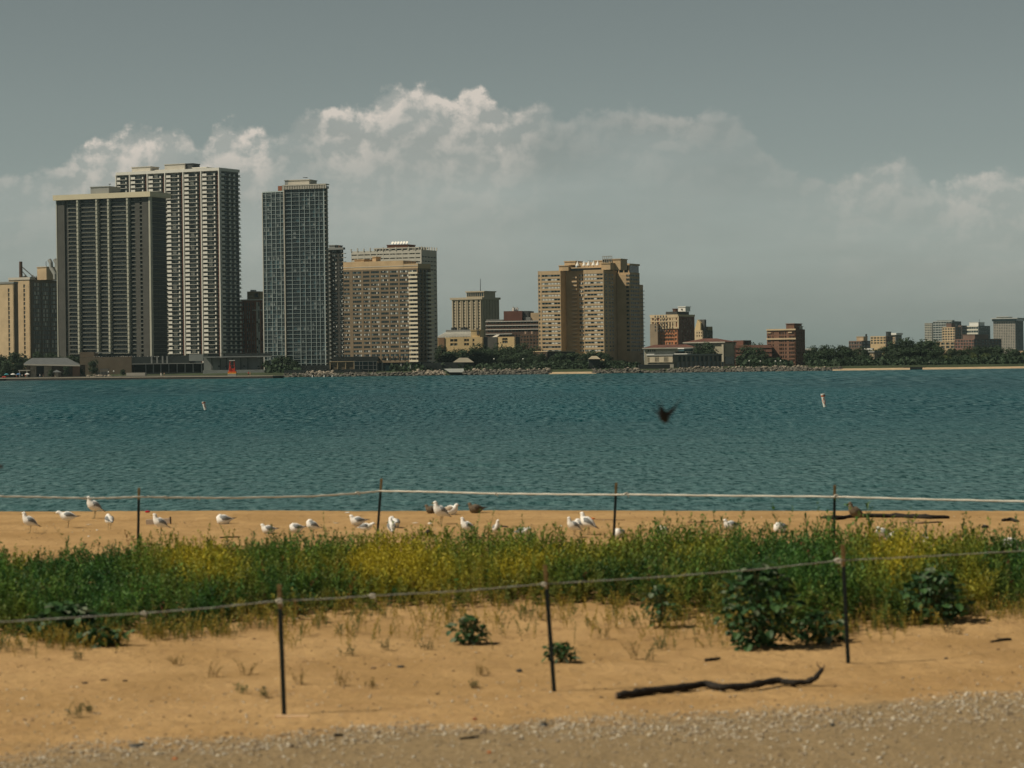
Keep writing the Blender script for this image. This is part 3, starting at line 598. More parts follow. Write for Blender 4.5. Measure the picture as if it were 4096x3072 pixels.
# H ---------------- red brick block with rooftop number
rb = wallm('deep_red_brick', (0.24, 0.09, 0.055))
b = Bd('apartment_building', 'deep red brick block with 6230 on its roof box, between two towers', z2x(95), z2x(262), z2x(268), z1y(1048), 1420, 16)
b.core(rb); fh = 29.5 / 1.746 / F * b.D; nf = int(b.H / fh); zs = [(b.H - fh * k - 3.0, b.H - fh * k - 1.2) for k in range(nf)]
wH = wset('H', 2, ['dd', 'cd', 'dg', 'dC'], frame=cur_gr); wHc = wset('Hc', 2, ['cc', 'cd', 'Cc'], frame=mat('tan_surround', (0.5, .38, .24), .8))
b.grid('f', [(b.X(z2x(a)), b.X(z2x(c_))) for a, c_ in ((122, 132), (150, 160), (166, 174), (186, 192), (197, 203), (252, 258))], zs, rb, meshes=wH)
for z in zs: b.piece('window', b.r.choice(wHc), 'f', b.X(z2x(217)), b.X(z2x(243)), z[0] - 0.3, z[1] + 0.3, -0.02, 0.35)
b.fb('f', -b.W, 0.1, -0.6, 0.2, b.H, b.H + 0.5, white_m, 'coping'); b.fb('f', b.X(z2x(190)), b.X(z2x(262)), 0, 0.1, b.Z(z1y(1122)), b.Z(z1y(1114)), conc, 'string_course')
x0_, x1_ = b.X(z2x(150)), b.X(z2x(240)); zt_ = b.Z(z1y(986)); MB().box(x0_, x1_, 1, 10, b.H + .5, zt_, wallm('ochre_brick', (0.27, 0.20, 0.11))).build('penthouse', b.e)
cu = bpy.data.curves.new('roof_number', 'FONT'); cu.body = '6230'; cu.size = 5.4; cu.extrude = 0.08; cu.materials.append(conc); oc = link('tmp_text', cu); bpy.context.view_layer.update(); tm_ = bpy.data.meshes.new_from_object(oc.evaluated_get(bpy.context.evaluated_depsgraph_get())); bpy.data.objects.remove(oc); o = link('roof_number', tm_, b.e, (x0_ + 0.7, 0.9, b.H + 1.6)); o.rotation_euler = (math.pi / 2, 0, 0)
o.scale = ((b.X(z2x(196)) - x0_ - 1) / 11.5,) * 2 + (1,)
MB().box(x0_ + 1, x0_ + 3.2, 3, 6, zt_, zt_ + 0.9, white_m).build('rooftop_vent', b.e); b.mb('penthouse_window').box(b.X(z2x(202)), b.X(z2x(228)), 0.85, 1.0, b.H + 1.5, zt_ - 1, glass_dark); b.finish()

# I ---------------- ribbed tan office tower with mast
rib = wallm('ribbed_limestone', (0.42, 0.36, 0.26), 0.08)
b = Bd('office_tower', 'small tan office tower with tall vertical ribs and a roof mast', z3x(239), z3x(500), z3x(650), z3y(645), 1750, 30)
b.core(glass_dark, rec=0.8); fh = 25.3 / 2.212 / F * b.D; nf = int(b.H / fh) - 1; zs = [(b.H - 1.6 - fh * (k + 1) + 1.0, b.H - 1.6 - fh * k - 0.1) for k in range(nf)]
b.grid('f', cols_(-b.W, 0, 6, 0.26, 0.74), zs, rib, meshes=wset('I', 2, ['dd', 'dm', 'md'], frame=alu_dk), rec=0.8)
b.grid('r', cols_(0, b.L, 6, 0.26, 0.74), zs, rib, meshes=wset('I', 2, []), rec=0.8)
for k in range(7):
    for s_ in (-0.16, 0.16):
        x = -b.W + b.W * (k + s_) / 6
        if -b.W < x < 0: b.fb('f', x - 0.35, x + 0.35, 0, 0.6, 2, b.H - 0.9, rib, 'rib')
        y = b.L * (k + s_) / 6
        if 0 < y < b.L: b.fb('r', y - 0.35, y + 0.35, 0, 0.6, 2, b.H - 0.9, rib, 'rib')
b.mb('cornice').box(-b.W - 1, 1, -1, b.L + 1, b.H - 0.9, b.H + 0.5, rib)
zt_ = b.Z(z3y(592)); x0_, x1_ = b.X(z3x(346)), b.X(z3x(500)) ; m = b.mb('penthouse'); m.box(x0_, x1_, 3, b.L - 4, b.H + .5, zt_, rib); m.box(x0_ - .6, x1_ + .6, 2.4, b.L - 3.5, zt_, zt_ + .7, rib)
for k in range(8): x = x0_ + 1 + (x1_ - x0_ - 2) * k / 7; m.box(x - .5, x + .5, 2.8, 3.0, b.H + 1.2, zt_ - .6, glass_dark)
mast(b, z3x(435), z3y(470), zt_, 0.25, y=8); mast(b, z3x(383), z3y(580), zt_, 0.15); b.finish()

# J ---------------- dark red block with white bands
db = wallm('maroon_brick', (0.105, 0.066, 0.05))
b = Bd('hospital_building', 'maroon brick block with thin white floor bands left of the central tower', z3x(538), z3x(1015), z3x(1030), z3y(842), 1520, 12)
b.core(db); zs = [(b.Z(z3y(y + 26)), b.Z(z3y(y + 12))) for y in (842, 880, 916, 955)]
b.grid('f', cols_(-b.W + 1, 0, 17, 0.2, 0.8), zs, db, meshes=wset('J', 2, ['dd', 'dg', 'dm'], frame=alu_dk))
for y in (846, 882, 918): b.fb('f', -b.W - .2, 0.2, 0.02, 0.4, b.Z(z3y(y + 5)), b.Z(z3y(y)), white_m, 'white_band')
b.fb('f', -b.W - .2, b.X(z3x(770)), 0.02, 0.4, b.Z(z3y(962)), b.Z(z3y(957)), white_m, 'white_band')
b.mb('parapet').box(-b.W, b.X(z3x(690)), 1, 10, b.H, b.Z(z3y(830)), conc_gr)
mb = MB(); mb.box(b.X(z3x(690)), b.X(z3x(852)), 2, 20, b.H, b.Z(z3y(757)), wallm('maroon_upper', (0.14, 0.06, 0.045))); mb.box(b.X(z3x(852)) + .01, b.X(z3x(900)), 5, 20, b.H, b.Z(z3y(757)), wallm('grey_upper', (0.06, 0.06, 0.06))); mb.build('upper_block', b.e)
rooftop_bits(b, 3, b.X(z3x(755)), b.X(z3x(805)), b.Z(z3y(757)), white_m); mb = MB(); mb.box(b.X(z3x(923)), b.X(z3x(1010)), 4, 12, b.H, b.Z(z3y(775)), tan); mb.box(b.X(z3x(870)), b.X(z3x(923)), 3, 9, b.H, b.Z(z3y(812)), conc_gr); mb.build('penthouse', b.e); b.finish()

# K ---------------- tan low building with lead roof
tn_l = wallm('ochre_tan_brick', (0.60, 0.46, 0.25))
b = Bd('school_building', 'low ochre brick building with a grey ribbed roof and a box tower', z3x(60), z3x(515), z3x(555), z3y(990), 1360, 14)
b.core(tn_l); zs = [(b.Z(z3y(1028)), b.Z(z3y(1006)))]
b.grid('f', [(b.X(z3x(a)), b.X(z3x(c_))) for a, c_ in ((222, 252), (256, 286), (345, 366), (368, 388), (420, 436))], [(b.Z(z3y(1028)), b.Z(z3y(1006))), (b.Z(z3y(1064)), b.Z(z3y(1042)))], tn_l, meshes=wset('K', 2, ['dd', 'dg', 'gd']))
b.fb('f', b.X(z3x(118)), b.X(z3x(172)), 0, 0.4, 0, b.H, wallm('brown_bay', (0.24, .15, .09)), 'brick_bay'); b.fb('r', 0, b.L, -.6, 0, 0, b.H, brk)
x0_, x1_ = b.X(z3x(110)), b.X(z3x(400)); za, zb_ = b.H + .3, b.Z(z3y(942)); m = b.mb('roof'); lead = wallm('lead_roof', (0.26, 0.28, 0.26)); m.poly([(x0_, 0.5, za), (x1_, 0.5, za), (x1_, 16, zb_), (x0_, 16, zb_)], [(0, 1, 2, 3)], lead); m.box(x0_, x1_, 16, 16.6, za, zb_ + 1.2, conc_gr)
for k in range(22): x = x0_ + (x1_ - x0_) * k / 21; m.poly([(x - .15, 0.4, za + .1), (x + .15, 0.4, za + .1), (x + .15, 15.9, zb_ + .3), (x - .15, 15.9, zb_ + .3), (x - .15, .4, za - .3), (x + .15, .4, za - .3)], [(0, 1, 2, 3), (4, 5, 1, 0)], conc)
b.roofbox(z3x(402), z3x(480), z3y(932), tn_l, 'box_tower', y0=1, dep=9); MB().box(b.X(z3x(455)), b.X(z3x(474)), 0.75, 1.0, b.H + 1, b.H + 4.5, brk).build('vent_niche', b.e)
for p in (155, 176, 238, 258, 270): x = b.X(z3x(p)); MB().tube([(x, 20, zb_ - 3), (x, 20, b.Z(z3y(899)))], 0.95, metal_dk, 10).build('chimney_stack', b.e)
b.finish()
b = Bd('school_building', 'low ochre brick wing with brown bays beside the maroon block', z3x(556), z3x(800), z3x(880), z3y(988), 1340, 22)
b.core(brk); b.grid('f', [(b.X(z3x(a)), b.X(z3x(c_))) for a, c_ in ((570, 592), (600, 622), (683, 706), (707, 730))], [(b.Z(z3y(1044)), b.Z(z3y(1022))), (b.Z(z3y(1018)), b.Z(z3y(998)))], tn_l, meshes=wset('K', 2, []))
b.fb('f', -b.W, b.X(z3x(640)), 0.0, 0.3, 0, b.H, brk, 'brick_bay'); b.grid('r', [], [], brk)
m = b.mb('skylight'); m.poly([(b.X(z3x(585)), 1, b.H), (b.X(z3x(628)), 1, b.H), (b.X(z3x(628)), 5, b.Z(z3y(966))), (b.X(z3x(600)), 5, b.Z(z3y(966)))], [(0, 1, 2, 3)], conc); b.finish()
b = Bd('brick_house', 'brown brick walk-up with pale window frames against the central tower', z3x(840), z3x(1008), z3x(1020), z3y(962), 1330, 14)
b.core(db); b.grid('f', cols_(-b.W, 0, 6, 0.2, 0.8), rows(b.Z(z3y(1090)), b.Z(z3y(972)), 4, .25, .8), wallm('umber_brick', (0.13, 0.085, 0.06)), meshes=wset('L', 2, ['cd', 'dc', 'cg', 'dd'], frame=cur_lt))
for p in (868, 925): MB().box(b.X(z3x(p)), b.X(z3x(p + 14)), 3, 5, b.H, b.Z(z3y(940)), wallm('pink_chimney', (.55, .4, .3))).build('chimney', b.e)
b.finish()
b = Bd('brick_house', 'three storey brown brick flats with a light coping among the shore trees', z3x(950), z3x(1083), z3x(1330), z3y(1122), 1180, 40)
b.core(db); b.grid('f', cols_(-b.W + 1, -0.3, 3, 0.25, 0.75), rows(1, b.H - .5, 4, .3, .8), wallm('umber_brick', (0.13, 0.085, 0.06)), meshes=wset('L', 2, []))
b.grid('r', cols_(1, b.L, 8, .2, .7), rows(1, b.H - .5, 4, .3, .8), dk, meshes=wset('L', 2, [])); b.mb('coping').box(-b.W - .2, .2, -.2, b.L, b.H, b.H + .35, tan); b.finish()

# M ---------------- central tan tower group
tm = wallm('sand_brick', (0.50, 0.37, 0.225)); tmd = tm
b = Bd('apartment_tower', 'tan brick high-rise in stepped wings with strip windows and a roof terrace', z3x(998), z3x(1578), z3x(1640), z3y(394), 1225, 24)
fh = 35.35 / 2.212 / F * b.D; z0 = b.Z(z3y(1118)); nf = 20; zt = b.Z(z3y(428)); zs = [(zt - fh * k - fh * 0.5, zt - fh * k) for k in range(nf)]
wM = wset('M', 6, ['ccdcgc', 'dcdccd', 'ddgddd', 'cgcccc', 'dddcdd', 'gcdccd', 'dCdccC', 'cdddcc', 'ccccdd'], frame=cur_gr, fw=0.03)
m = b.mb()
A0, A1, B0, B1 = -b.W, b.X(z3x(1198)), b.X(z3x(1400)), 0.0
dep = 7.5
def wing(t0, t1, y0, y1, H, spans, left=True):
    m.box(t0 + .05, t1 - .05, y0 + .35, y1, 0, H, tmd)
    edges = [t0] + [e for sp_ in spans for e in sp_] + [t1]
    for a, c_ in zip(edges[::2], edges[1::2]): m.box(a, c_, y0, y0 + .35, 0, H, tm)
    ze = [0] + [e for z_ in sorted(zs) for e in z_] + [H]
    for a, c_ in spans:
        for c1, c2 in zip(ze[::2], ze[1::2]): m.box(a, c_, y0 + .04, y0 + .35, c1, c2, tm)
        for z_ in zs: b.piece('window', b.r.choice(wM), 'f', a + .01, c_ - .01, z_[0] + .01, z_[1] - .01, -(y0 + .35), .45)
wing(A0, A1, 0, dep, b.H, [(b.X(z3x(1002)), b.X(z3x(1016))), (b.X(z3x(1030)), b.X(z3x(1194)))])
wing(B0, B1, 0, dep, b.H, [(b.X(z3x(1405)), b.X(z3x(1574)))])
# recessed middle with its own windows and small balconies
m.box(A1, B0, dep - 1, dep + 8, 0, b.H, tm)
rw = B0 - A1
bm = MB(); bm.box(0, 1, -1, 0, 0, 0.09, conc_gr); bm.box(0, 1, -1, -.92, .09, .45, tmd); bm = bm.mesh('balcony')
for z_ in zs:
    b.piece('window', b.r.choice(wM), 'f', B0 - rw * .42, B0 - rw * .05, z_[0], z_[1], -(dep - 1), .4); b.piece('balcony', bm, 'f', A1 + rw * .3, A1 + rw * .52, z_[0] - .9, z_[1], -(dep - 1), 1.5)
m.box(B0 - rw * .5, B0 - .1, dep - 1.6, dep - 1, b.H + .2, b.H + .5, mat('pink_coping', (.75, .58, .5)))
for k in range(nf):                                            # windows on the two dark flanks
    for y in (2.2, 6.5, 9.8):
        b.piece('window', wset('small', 2, [])[k % 2], 'r', y, y + 1.5, zs[k][0], zs[k][1], 0.0, .2)
# wing C to the right and its dark flank
C = Bd('wing_c', '', z3x(1690), z3x(1808), z3x(1898), z3y(340), 1243, 24); M4 = (Matrix.Translation((b.x0, b.D, b.zb)) @ Matrix.Rotation(-math.radians(24), 4, 'Z')).inverted() @ (Matrix.Translation((C.x0, C.D, C.zb)) @ Matrix.Rotation(-math.radians(24), 4, 'Z'))
ox, oy = M4.translation.x, M4.translation.y; bpy.data.objects.remove(C.e); CW, CL, CH = C.W, C.L, C.H
m.box(ox - CW - 14, ox - .05, oy + .6, oy + CL, 0, CH - 4, tmd); m.box(ox - CW * .97, ox, oy, oy + .6, 0, CH - 5, tm); m.box(ox - CW - 13, ox - CW * .97 - .01, oy + 1.4, oy + 1.6, 0, b.H - 1, tm)
m.box(ox - CW - 10, ox - .4, oy + 1.2, oy + CL, CH - 4, CH - .8, glass_dark); m.box(ox - CW - 13, ox + .2, oy - .3, oy + CL, CH - .8, CH, tm); m.box(ox - CW - 12, ox - CW - 11.3, oy, oy + 1, CH - 4, CH - .8, tm)
for k in range(7): x = ox - CW - 9 + k * (CW + 8) / 6; m.box(x, x + .5, oy + .9, oy + 1.2, CH - 4, CH - .8, tm)
for k, z_ in enumerate(zs):
    b.piece('window', b.r.choice(wset('small', 2, [])), 'f', ox - 1.6, ox - .2, z_[0], z_[1], -oy + .02, .25); b.piece('window', b.r.choice(wset('F3', 3, [])), 'f', ox - CW - 5, ox - CW - 1.5, z_[0], z_[1], -oy - 1.4 + .02, .25)
    for q_ in range(5):
        y = oy + 1.2 + (CL - 1.5) * q_ / 5; b.piece('window', b.r.choice(wset('F3', 3, [])), 'r', y, y + (CL) / 5 * .62, z_[0], z_[1], ox, .22)
m.box(ox - 8, ox + .05, oy + CL, oy + CL + 4, 0, b.Z(z3y(512), z3x(1900)), tmd)
for k, z_ in enumerate(zs[3:]): m.box(ox, ox + .7, oy + CL + .5, oy + CL + 4, z_[0] - 1.2, z_[0] - .9, conc_gr)
m.box(-14, ox - CW, dep, oy + CL, 0, b.H, tmd)
# roof storeys and boxes
m.box(b.X(z3x(1262)), b.X(z3x(1532)), 4, 16, b.H, b.Z(z3y(375)), glass_dark); m.box(b.X(z3x(1258)), b.X(z3x(1540)), 3.6, 16, b.Z(z3y(375)), b.Z(z3y(365)), tm)
b.roofbox(z3x(1162), z3x(1246), z3y(352), tm, y0=3, dep=8); b.roofbox(z3x(1188), z3x(1285), z3y(312), tm, y0=6, dep=8, z0=b.Z(z3y(352)) + .5); b.roofbox(z3x(1538), z3x(1618), z3y(340), tm, y0=3, dep=8); b.roofbox(z3x(1565), z3x(1672), z3y(302), tm, y0=8, dep=8, z0=b.H)
zr = b.Z(z3y(365)); b.mb('terrace_wall').box(b.X(z3x(1285)), b.X(z3x(1535)), 8, 16, zr, zr + 2.2, tmd); b.roofbox(z3x(1435), z3x(1500), z3y(312), tm, y0=9, dep=5, z0=zr)
mb = MB(); xa, xb = b.X(z3x(1514)), b.X(z3x(1598)); zq = b.Z(z3y(318)); zz = b.Z(z3y(268))
mb.box(xa, xb, 8, 14, zq, zz - 1.5, metal_dk)
for k in range(6): x = xa + (xb - xa - .2) * k / 5; mb.box(x, x + .2, 7.7, 8, zr, zz, alu)
mb.box(xa, xb, 7.7, 8, zz - .3, zz, alu); mb.box(xa, xb, 7.7, 8, zz - 1.6, zz - 1.3, alu); mb.build('cooling_tower', b.e)
for p in (1380, 1395, 1415, 1430): x = b.X(z3x(p)); MB().tube([(x, 9, zr + 2), (x, 9, b.Z(z3y(302)))], .13, alu, 5).box(x - .4, x + .4, 8.9, 9.1, b.Z(z3y(312)), b.Z(z3y(305)), alu).build('antenna', b.e)
b.finish(); bM = b
for j, p in enumerate((1315, 1375, 1413, 1457, 1495)):         # folded parasols on the roof terrace
    lp = Vector((b.X(z3x(p)), 4.6, zr)); wp = b.e.matrix_basis @ lp
    e = thing('parasol', ['leftmost', 'second from the left', 'middle', 'fourth from the left', 'rightmost'][j] + ' white parasol on the roof terrace of the tan high-rise', 'parasol', wp, 0, 'parasols on the roof terrace')
    MB().tube([(0, 0, 0), (0, 0, 2.6)], .08, metal_dk, 5).build('pole', e); MB().tube([(0, 0, .7), (0, 0, 1.1), (0, 0, 1.9), (0, 0, 2.8)], [.95, .8, .4, .06], white_m, 8).build('canopy', e)

# N ---------------- ornate orange brick block
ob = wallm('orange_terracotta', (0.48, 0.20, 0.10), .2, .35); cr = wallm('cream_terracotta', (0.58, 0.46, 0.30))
b = Bd('apartment_building', 'ornate orange and cream brick block with a white roof tank box', z4x(282), z4x(584), z4x(768), z4y(452), 1520, 30)
b.core(ob); fh = 44 / 2.765 / F * b.D; zt = b.Z(z4y(478)); zs = [(zt - fh * k - fh * .55, zt - fh * k) for k in range(9)]
cs = [(291, 303), (306, 317), (340, 352), (356, 368), (398, 412), (425, 440), (452, 470), (480, 504), (512, 528), (550, 570)]
zc_ = b.Z(z4y(592))
b.grid('f', [(b.X(z4x(a)), b.X(z4x(c_))) for a, c_ in cs], zs, ob, meshes=wset('N', 2, ['dd', 'dg', 'dc', 'gd'], frame=mat('tan_surround', (0.5, .38, .24))))
for a in (284, 321, 333, 383, 392, 418, 446, 475, 508, 534, 545, 578): b.fb('f', b.X(z4x(a)), b.X(z4x(a)) + 1.0, 0, .35, zc_, b.H, cr, 'pilaster')
for y in (470, 592, 515): b.fb('f', -b.W, 0.1, .02, .45, b.Z(z4y(y)), b.Z(z4y(y)) + .9, cr, 'string_course')
b.mb('parapet').box(-b.W - .3, .3, -.4, b.L, b.H - .3, b.H + .8, cr)
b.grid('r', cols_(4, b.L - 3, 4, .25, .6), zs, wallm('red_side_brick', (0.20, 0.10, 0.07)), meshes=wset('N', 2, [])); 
b.mb('roof_screen').box(b.X(z4x(424)), -2, 3, 18, b.H + .8, b.Z(z4y(403)), roof_dk); b.roofbox(z4x(545), z4x(625), z4y(354), white_m, 'roof_tank_box', y0=5, dep=6, z0=b.Z(z4y(403)), side_m=white_m)
b.roofbox(z4x(492), z4x(524), z4y(376), wallm('rust_vent', (.12, .06, .04)), 'rooftop_vent', y0=4, dep=3, z0=b.Z(z4y(403)))
MB().box(b.X(z4x(578)), b.X(z4x(592)), 4.7, 5, b.Z(z4y(385)), b.Z(z4y(372)), metal_dk).build('vent_opening', b.e)
x0_, x1_ = b.X(z4x(302)), b.X(z4x(385)); mb = MB(); mb.box(x0_, x1_, -3, -.4, 0, b.Z(z4y(537)), wallm('taupe_brick', (0.30, 0.235, 0.165)))
for i in range(5):
    for j in range(5): x = x0_ + 3 + i * 1.7; z = b.Z(z4y(620)) + j * 1.9; mb.box(x, x + .7, -3.1, -2.95, z, z + 1.1, roof_dk)
mb.build('stair_tower', b.e); b.finish()
# O ---------------- small cream house behind
b = Bd('tower_house', 'small cream building with gabled dormers peeking right of the orange block', z4x(768), z4x(862), z4x(970), z4y(612), 1600, 34)
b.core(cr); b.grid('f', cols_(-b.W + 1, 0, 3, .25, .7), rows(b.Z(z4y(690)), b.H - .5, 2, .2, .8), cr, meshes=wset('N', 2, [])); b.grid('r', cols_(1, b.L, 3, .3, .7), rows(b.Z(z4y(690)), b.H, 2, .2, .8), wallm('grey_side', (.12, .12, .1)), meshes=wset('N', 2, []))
m = b.mb('roof'); x0_, x1_, zz = -b.W, b.X(z4x(835)), b.Z(z4y(530)); m.poly([(x0_, 0, b.H), (x1_, 0, b.H), (x1_, 0, zz), (x1_ - 2, 0, zz + 2), (x0_, 6, b.H), (x1_, 6, b.H), (x1_, 6, zz), (x1_ - 2, 6, zz + 2)], [(0, 1, 2, 3), (7, 6, 5, 4), (0, 3, 7, 4), (1, 5, 6, 2), (3, 2, 6, 7)], tn_l)
for p in (815, 845): x = b.X(z4x(p)); m.box(x - 1, x + 1, 2, 4, b.H, b.Z(z4y(492)), brk)
m.box(-3, -.1, 6, b.L, b.H - .1, b.Z(z4y(570)), wallm('ochre_dark', (.3, .24, .12))); b.finish()

# P ---------------- low buildings on the right shore
redroof = wallm('red_tile_roof', (0.12, 0.055, 0.042), .25); wl = wallm('pale_stucco', (0.50, 0.46, 0.36))
def lowhouse(name, label, pl, pc, pr, pt, D, yaw, wallmat, spans=(), zs=(), roof=None, roof_py=None, side=None, hip=6, meshes=None, cat='building'):
    b = Bd(name, label, pl, pc, pr, pt, D, yaw, cat=cat); b.core(wallmat)
    b.grid('f', [(b.X(a), b.X(c_)) for a, c_ in spans], [(b.Z(c_), b.Z(a)) for a, c_ in zs][::-1], wallmat, meshes=meshes or wset('P', 2, ['dd', 'dg', 'dm'], frame=alu_dk)); b.grid('r', [], [], side or wallmat)
    if roof:
        zr_ = b.Z(roof_py); e = .8; L_ = max(b.L, 8); h = min(hip, b.W / 3, L_ / 2.1)
        b.mb('roof').poly([(-b.W - e, -e, b.H), (e, -e, b.H), (e, L_ + e, b.H), (-b.W - e, L_ + e, b.H), (-b.W + h, L_ / 2, zr_), (-h, L_ / 2, zr_), (-b.W - e, -e, b.H - .35), (e, -e, b.H - .35), (e, L_ + e, b.H - .35), (-b.W - e, L_ + e, b.H - .35)],
                          [(0, 1, 5, 4), (1, 2, 5), (2, 3, 4, 5), (3, 0, 4), (6, 7, 1, 0), (7, 8, 2, 1), (9, 8, 7, 6)], roof)
        b.mb('eaves').box(-b.W - e, e, -e - .1, -e, b.H - .45, b.H + .05, conc)
    return b
b = lowhouse('hall', 'long low cream hall under a flat red tiled roof right of the tan high-rise', z4x(212), z4x(770), z4x(790), z4y(800), 1220, 8, wl, [(z4x(a), z4x(a + 16)) for a in (250, 272, 300, 322, 680, 702, 725)], [(z4y(820), z4y(842)), (z4y(848), z4y(868))], redroof, z4y(766), hip=4); b.finish()
b = lowhouse('hall', 'pale stone hall with a red hipped roof behind the round shore tree', z4x(664), z4x(1095), z4x(1215), z4y(738), 1260, 24, wallm('limestone', (.42, .39, .29)), [], [], redroof, z4y(698), hip=7); 
b.fb('r', 1, b.L - 1.5, .02, .2, 1, b.H - 7, glass_dark, 'glazing'); b.fb('r', b.L - 1.2, b.L, .1, .6, 0, b.H, wl, 'pilaster'); b.fb('f', -1.0, -.1, .02, .5, 0, b.H, wl, 'pilaster'); b.finish()
b = Bd('glass_annex', 'flat-roofed annex with a row of tall dark slots along the rocks', z4x(245), z4x(532), z4x(1070), z4y(890), 1150, 60); 
b.core(wallm('grey_annex', (.20, .195, .165))); b.grid('f', [(b.X(z4x(a)), b.X(z4x(a + 8))) for a in (250, 262, 330, 342, 354, 368, 430, 443, 456, 470)], [(b.Z(z4y(960)), b.Z(z4y(908)))], wallm('annex_stone', (.36, .32, .24)), meshes=wset('one', 1, ['d', 'm'], frame=alu_dk), z0=b.Z(z4y(965)))
b.grid('r', cols_(2, b.L, 10, .3, .85), [(b.Z(z4y(960)), b.Z(z4y(900)))], wallm('grey_annex', (.2, .195, .165)), meshes=wset('one', 1, []), z0=b.Z(z4y(965)))
for k in range(11): y = 2 + (b.L - 2) * k / 10; b.fb('r', y, y + 1, -.5, -.1, 0, b.Z(z4y(966)), conc_gr, 'column')
b.mb('roof_edge').box(-b.W - .4, .5, -.4, b.L, b.H, b.H + .5, conc_gr); b.finish()
MBo = lambda *a: MB().box(*a)
b = Bd('kiosk_building', 'dark roofed pavilion with a small white clerestory beside the cream hall', z4x(250), z4x(560), z4x(660), z4y(845), 1170, 30); b.core(roof_dk)
b.grid('f', [], [], wallm('dark_clad', (.06, .07, .065))); b.grid('r', [], [], roof_dk); MBo(b.X(z4x(250)), b.X(z4x(335)), -1, 2, b.Z(z4y(886)), b.Z(z4y(870)), white_m).build('white_canopy', b.e); MBo(b.X(z4x(552)), 6, -1, 2, b.Z(z4y(880)), b.Z(z4y(870)), white_m).build('white_canopy', b.e); b.roofbox(z4x(580), z4x(640), z4y(818), glass_mid, 'clerestory', y0=1, side_m=white_m); b.finish()
# Q red low buildings
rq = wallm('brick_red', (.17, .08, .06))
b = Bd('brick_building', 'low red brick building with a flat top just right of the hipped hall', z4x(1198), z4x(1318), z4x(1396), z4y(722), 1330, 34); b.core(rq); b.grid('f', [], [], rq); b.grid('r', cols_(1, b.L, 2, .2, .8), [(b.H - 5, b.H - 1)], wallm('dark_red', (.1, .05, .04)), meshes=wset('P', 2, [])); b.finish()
b = Bd('parking_building', 'banded red brick building with dark open decks and a white line', z4x(1214), z4x(1622), z4x(1650), z4y(772), 1230, 12); b.core(roof_dk, rec=1.2)
for a, c_ in ((772, 806), (822, 852), (868, 900), (932, 1000)): b.fb('f', -b.W, 0, -1.2, 0, b.Z(z4y(c_)), b.Z(z4y(a)), wallm('salmon_brick', (.20, .10, .075)), 'deck_wall')
b.fb('f', -b.W, b.X(z4x(1480)), .02, .3, b.Z(z4y(932)), b.Z(z4y(926)), white_m, 'white_line'); b.fb('f', -b.W, -b.W + .01 * b.W, -1, .1, 0, b.H, rq); b.finish()
# R brick block
rr = wallm('russet_brick', (0.20, 0.11, 0.075)); 
b = Bd('apartment_building', 'russet brick apartment block with cream arches standing alone at right', z4x(1568), z4x(1885), z4x(1990), z4y(600), 1235, 28)
b.core(rr); fh = 43.5 / 2.765 / F * b.D; zt = b.Z(z4y(628)); zs = [(zt - fh * k - fh * .6, zt - fh * k) for k in range(9)]
b.grid('f', [(b.X(z4x(a)), b.X(z4x(c_))) for a, c_ in ((1580, 1592), (1596, 1610), (1632, 1642), (1705, 1718), (1722, 1735), (1742, 1755), (1770, 1784), (1812, 1824), (1828, 1842), (1846, 1858), (1860, 1872))], zs, rr, meshes=wset('R', 2, ['dd', 'dg', 'cd', 'gd'], frame=cur_gr))
b.fb('f', b.X(z4x(1660)), b.X(z4x(1700)), -3, -.4, 0, b.H, dk, 'light_court')
for y in (712, 610): b.fb('f', -b.W, .2, .02, .4, b.Z(z4y(y)), b.Z(z4y(y)) + .7, cr, 'string_course')
for a in (1575, 1807): b.fb('f', b.X(z4x(a)), b.X(z4x(a + 40)), 0, .3, b.Z(z4y(640)), b.Z(z4y(628)), cr, 'arch_band')
b.grid('r', cols_(1, b.L - 1, 4, .25, .7), zs, rr, meshes=wset('small', 2, [])); b.roofbox(z4x(1773), z4x(1862), z4y(543), rr, y0=1, dep=9); b.roofbox(z4x(1868), z4x(1882), z4y(572), conc, 'rooftop_vent', y0=6, dep=3); b.finish()

# far right group
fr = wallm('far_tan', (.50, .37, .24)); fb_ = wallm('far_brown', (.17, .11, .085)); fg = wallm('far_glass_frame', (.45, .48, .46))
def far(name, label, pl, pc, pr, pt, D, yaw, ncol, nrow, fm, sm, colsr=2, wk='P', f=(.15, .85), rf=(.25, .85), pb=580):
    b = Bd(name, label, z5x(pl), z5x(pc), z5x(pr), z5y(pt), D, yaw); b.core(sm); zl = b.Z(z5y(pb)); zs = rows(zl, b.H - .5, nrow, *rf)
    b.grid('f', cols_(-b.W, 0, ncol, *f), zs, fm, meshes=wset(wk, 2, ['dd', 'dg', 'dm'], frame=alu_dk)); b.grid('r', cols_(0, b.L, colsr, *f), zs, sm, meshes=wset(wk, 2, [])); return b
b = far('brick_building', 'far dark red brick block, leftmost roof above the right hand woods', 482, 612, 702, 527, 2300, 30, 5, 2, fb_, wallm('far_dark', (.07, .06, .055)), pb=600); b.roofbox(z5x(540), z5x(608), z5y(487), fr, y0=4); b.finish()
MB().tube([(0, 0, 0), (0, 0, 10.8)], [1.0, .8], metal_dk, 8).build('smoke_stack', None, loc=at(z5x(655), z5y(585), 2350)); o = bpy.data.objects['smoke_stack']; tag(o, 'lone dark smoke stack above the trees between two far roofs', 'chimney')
b = far('apartment_building', 'far ochre block with a stepped roof and water tank over the woods', 695, 850, 915, 480, 2250, 30, 5, 3, wallm('far_ochre', (.58, .43, .25)), fb_, pb=560); b.roofbox(z5x(826), z5x(850), z5y(440), metal_dk, 'roof_tank', y0=5, dep=6); b.finish()
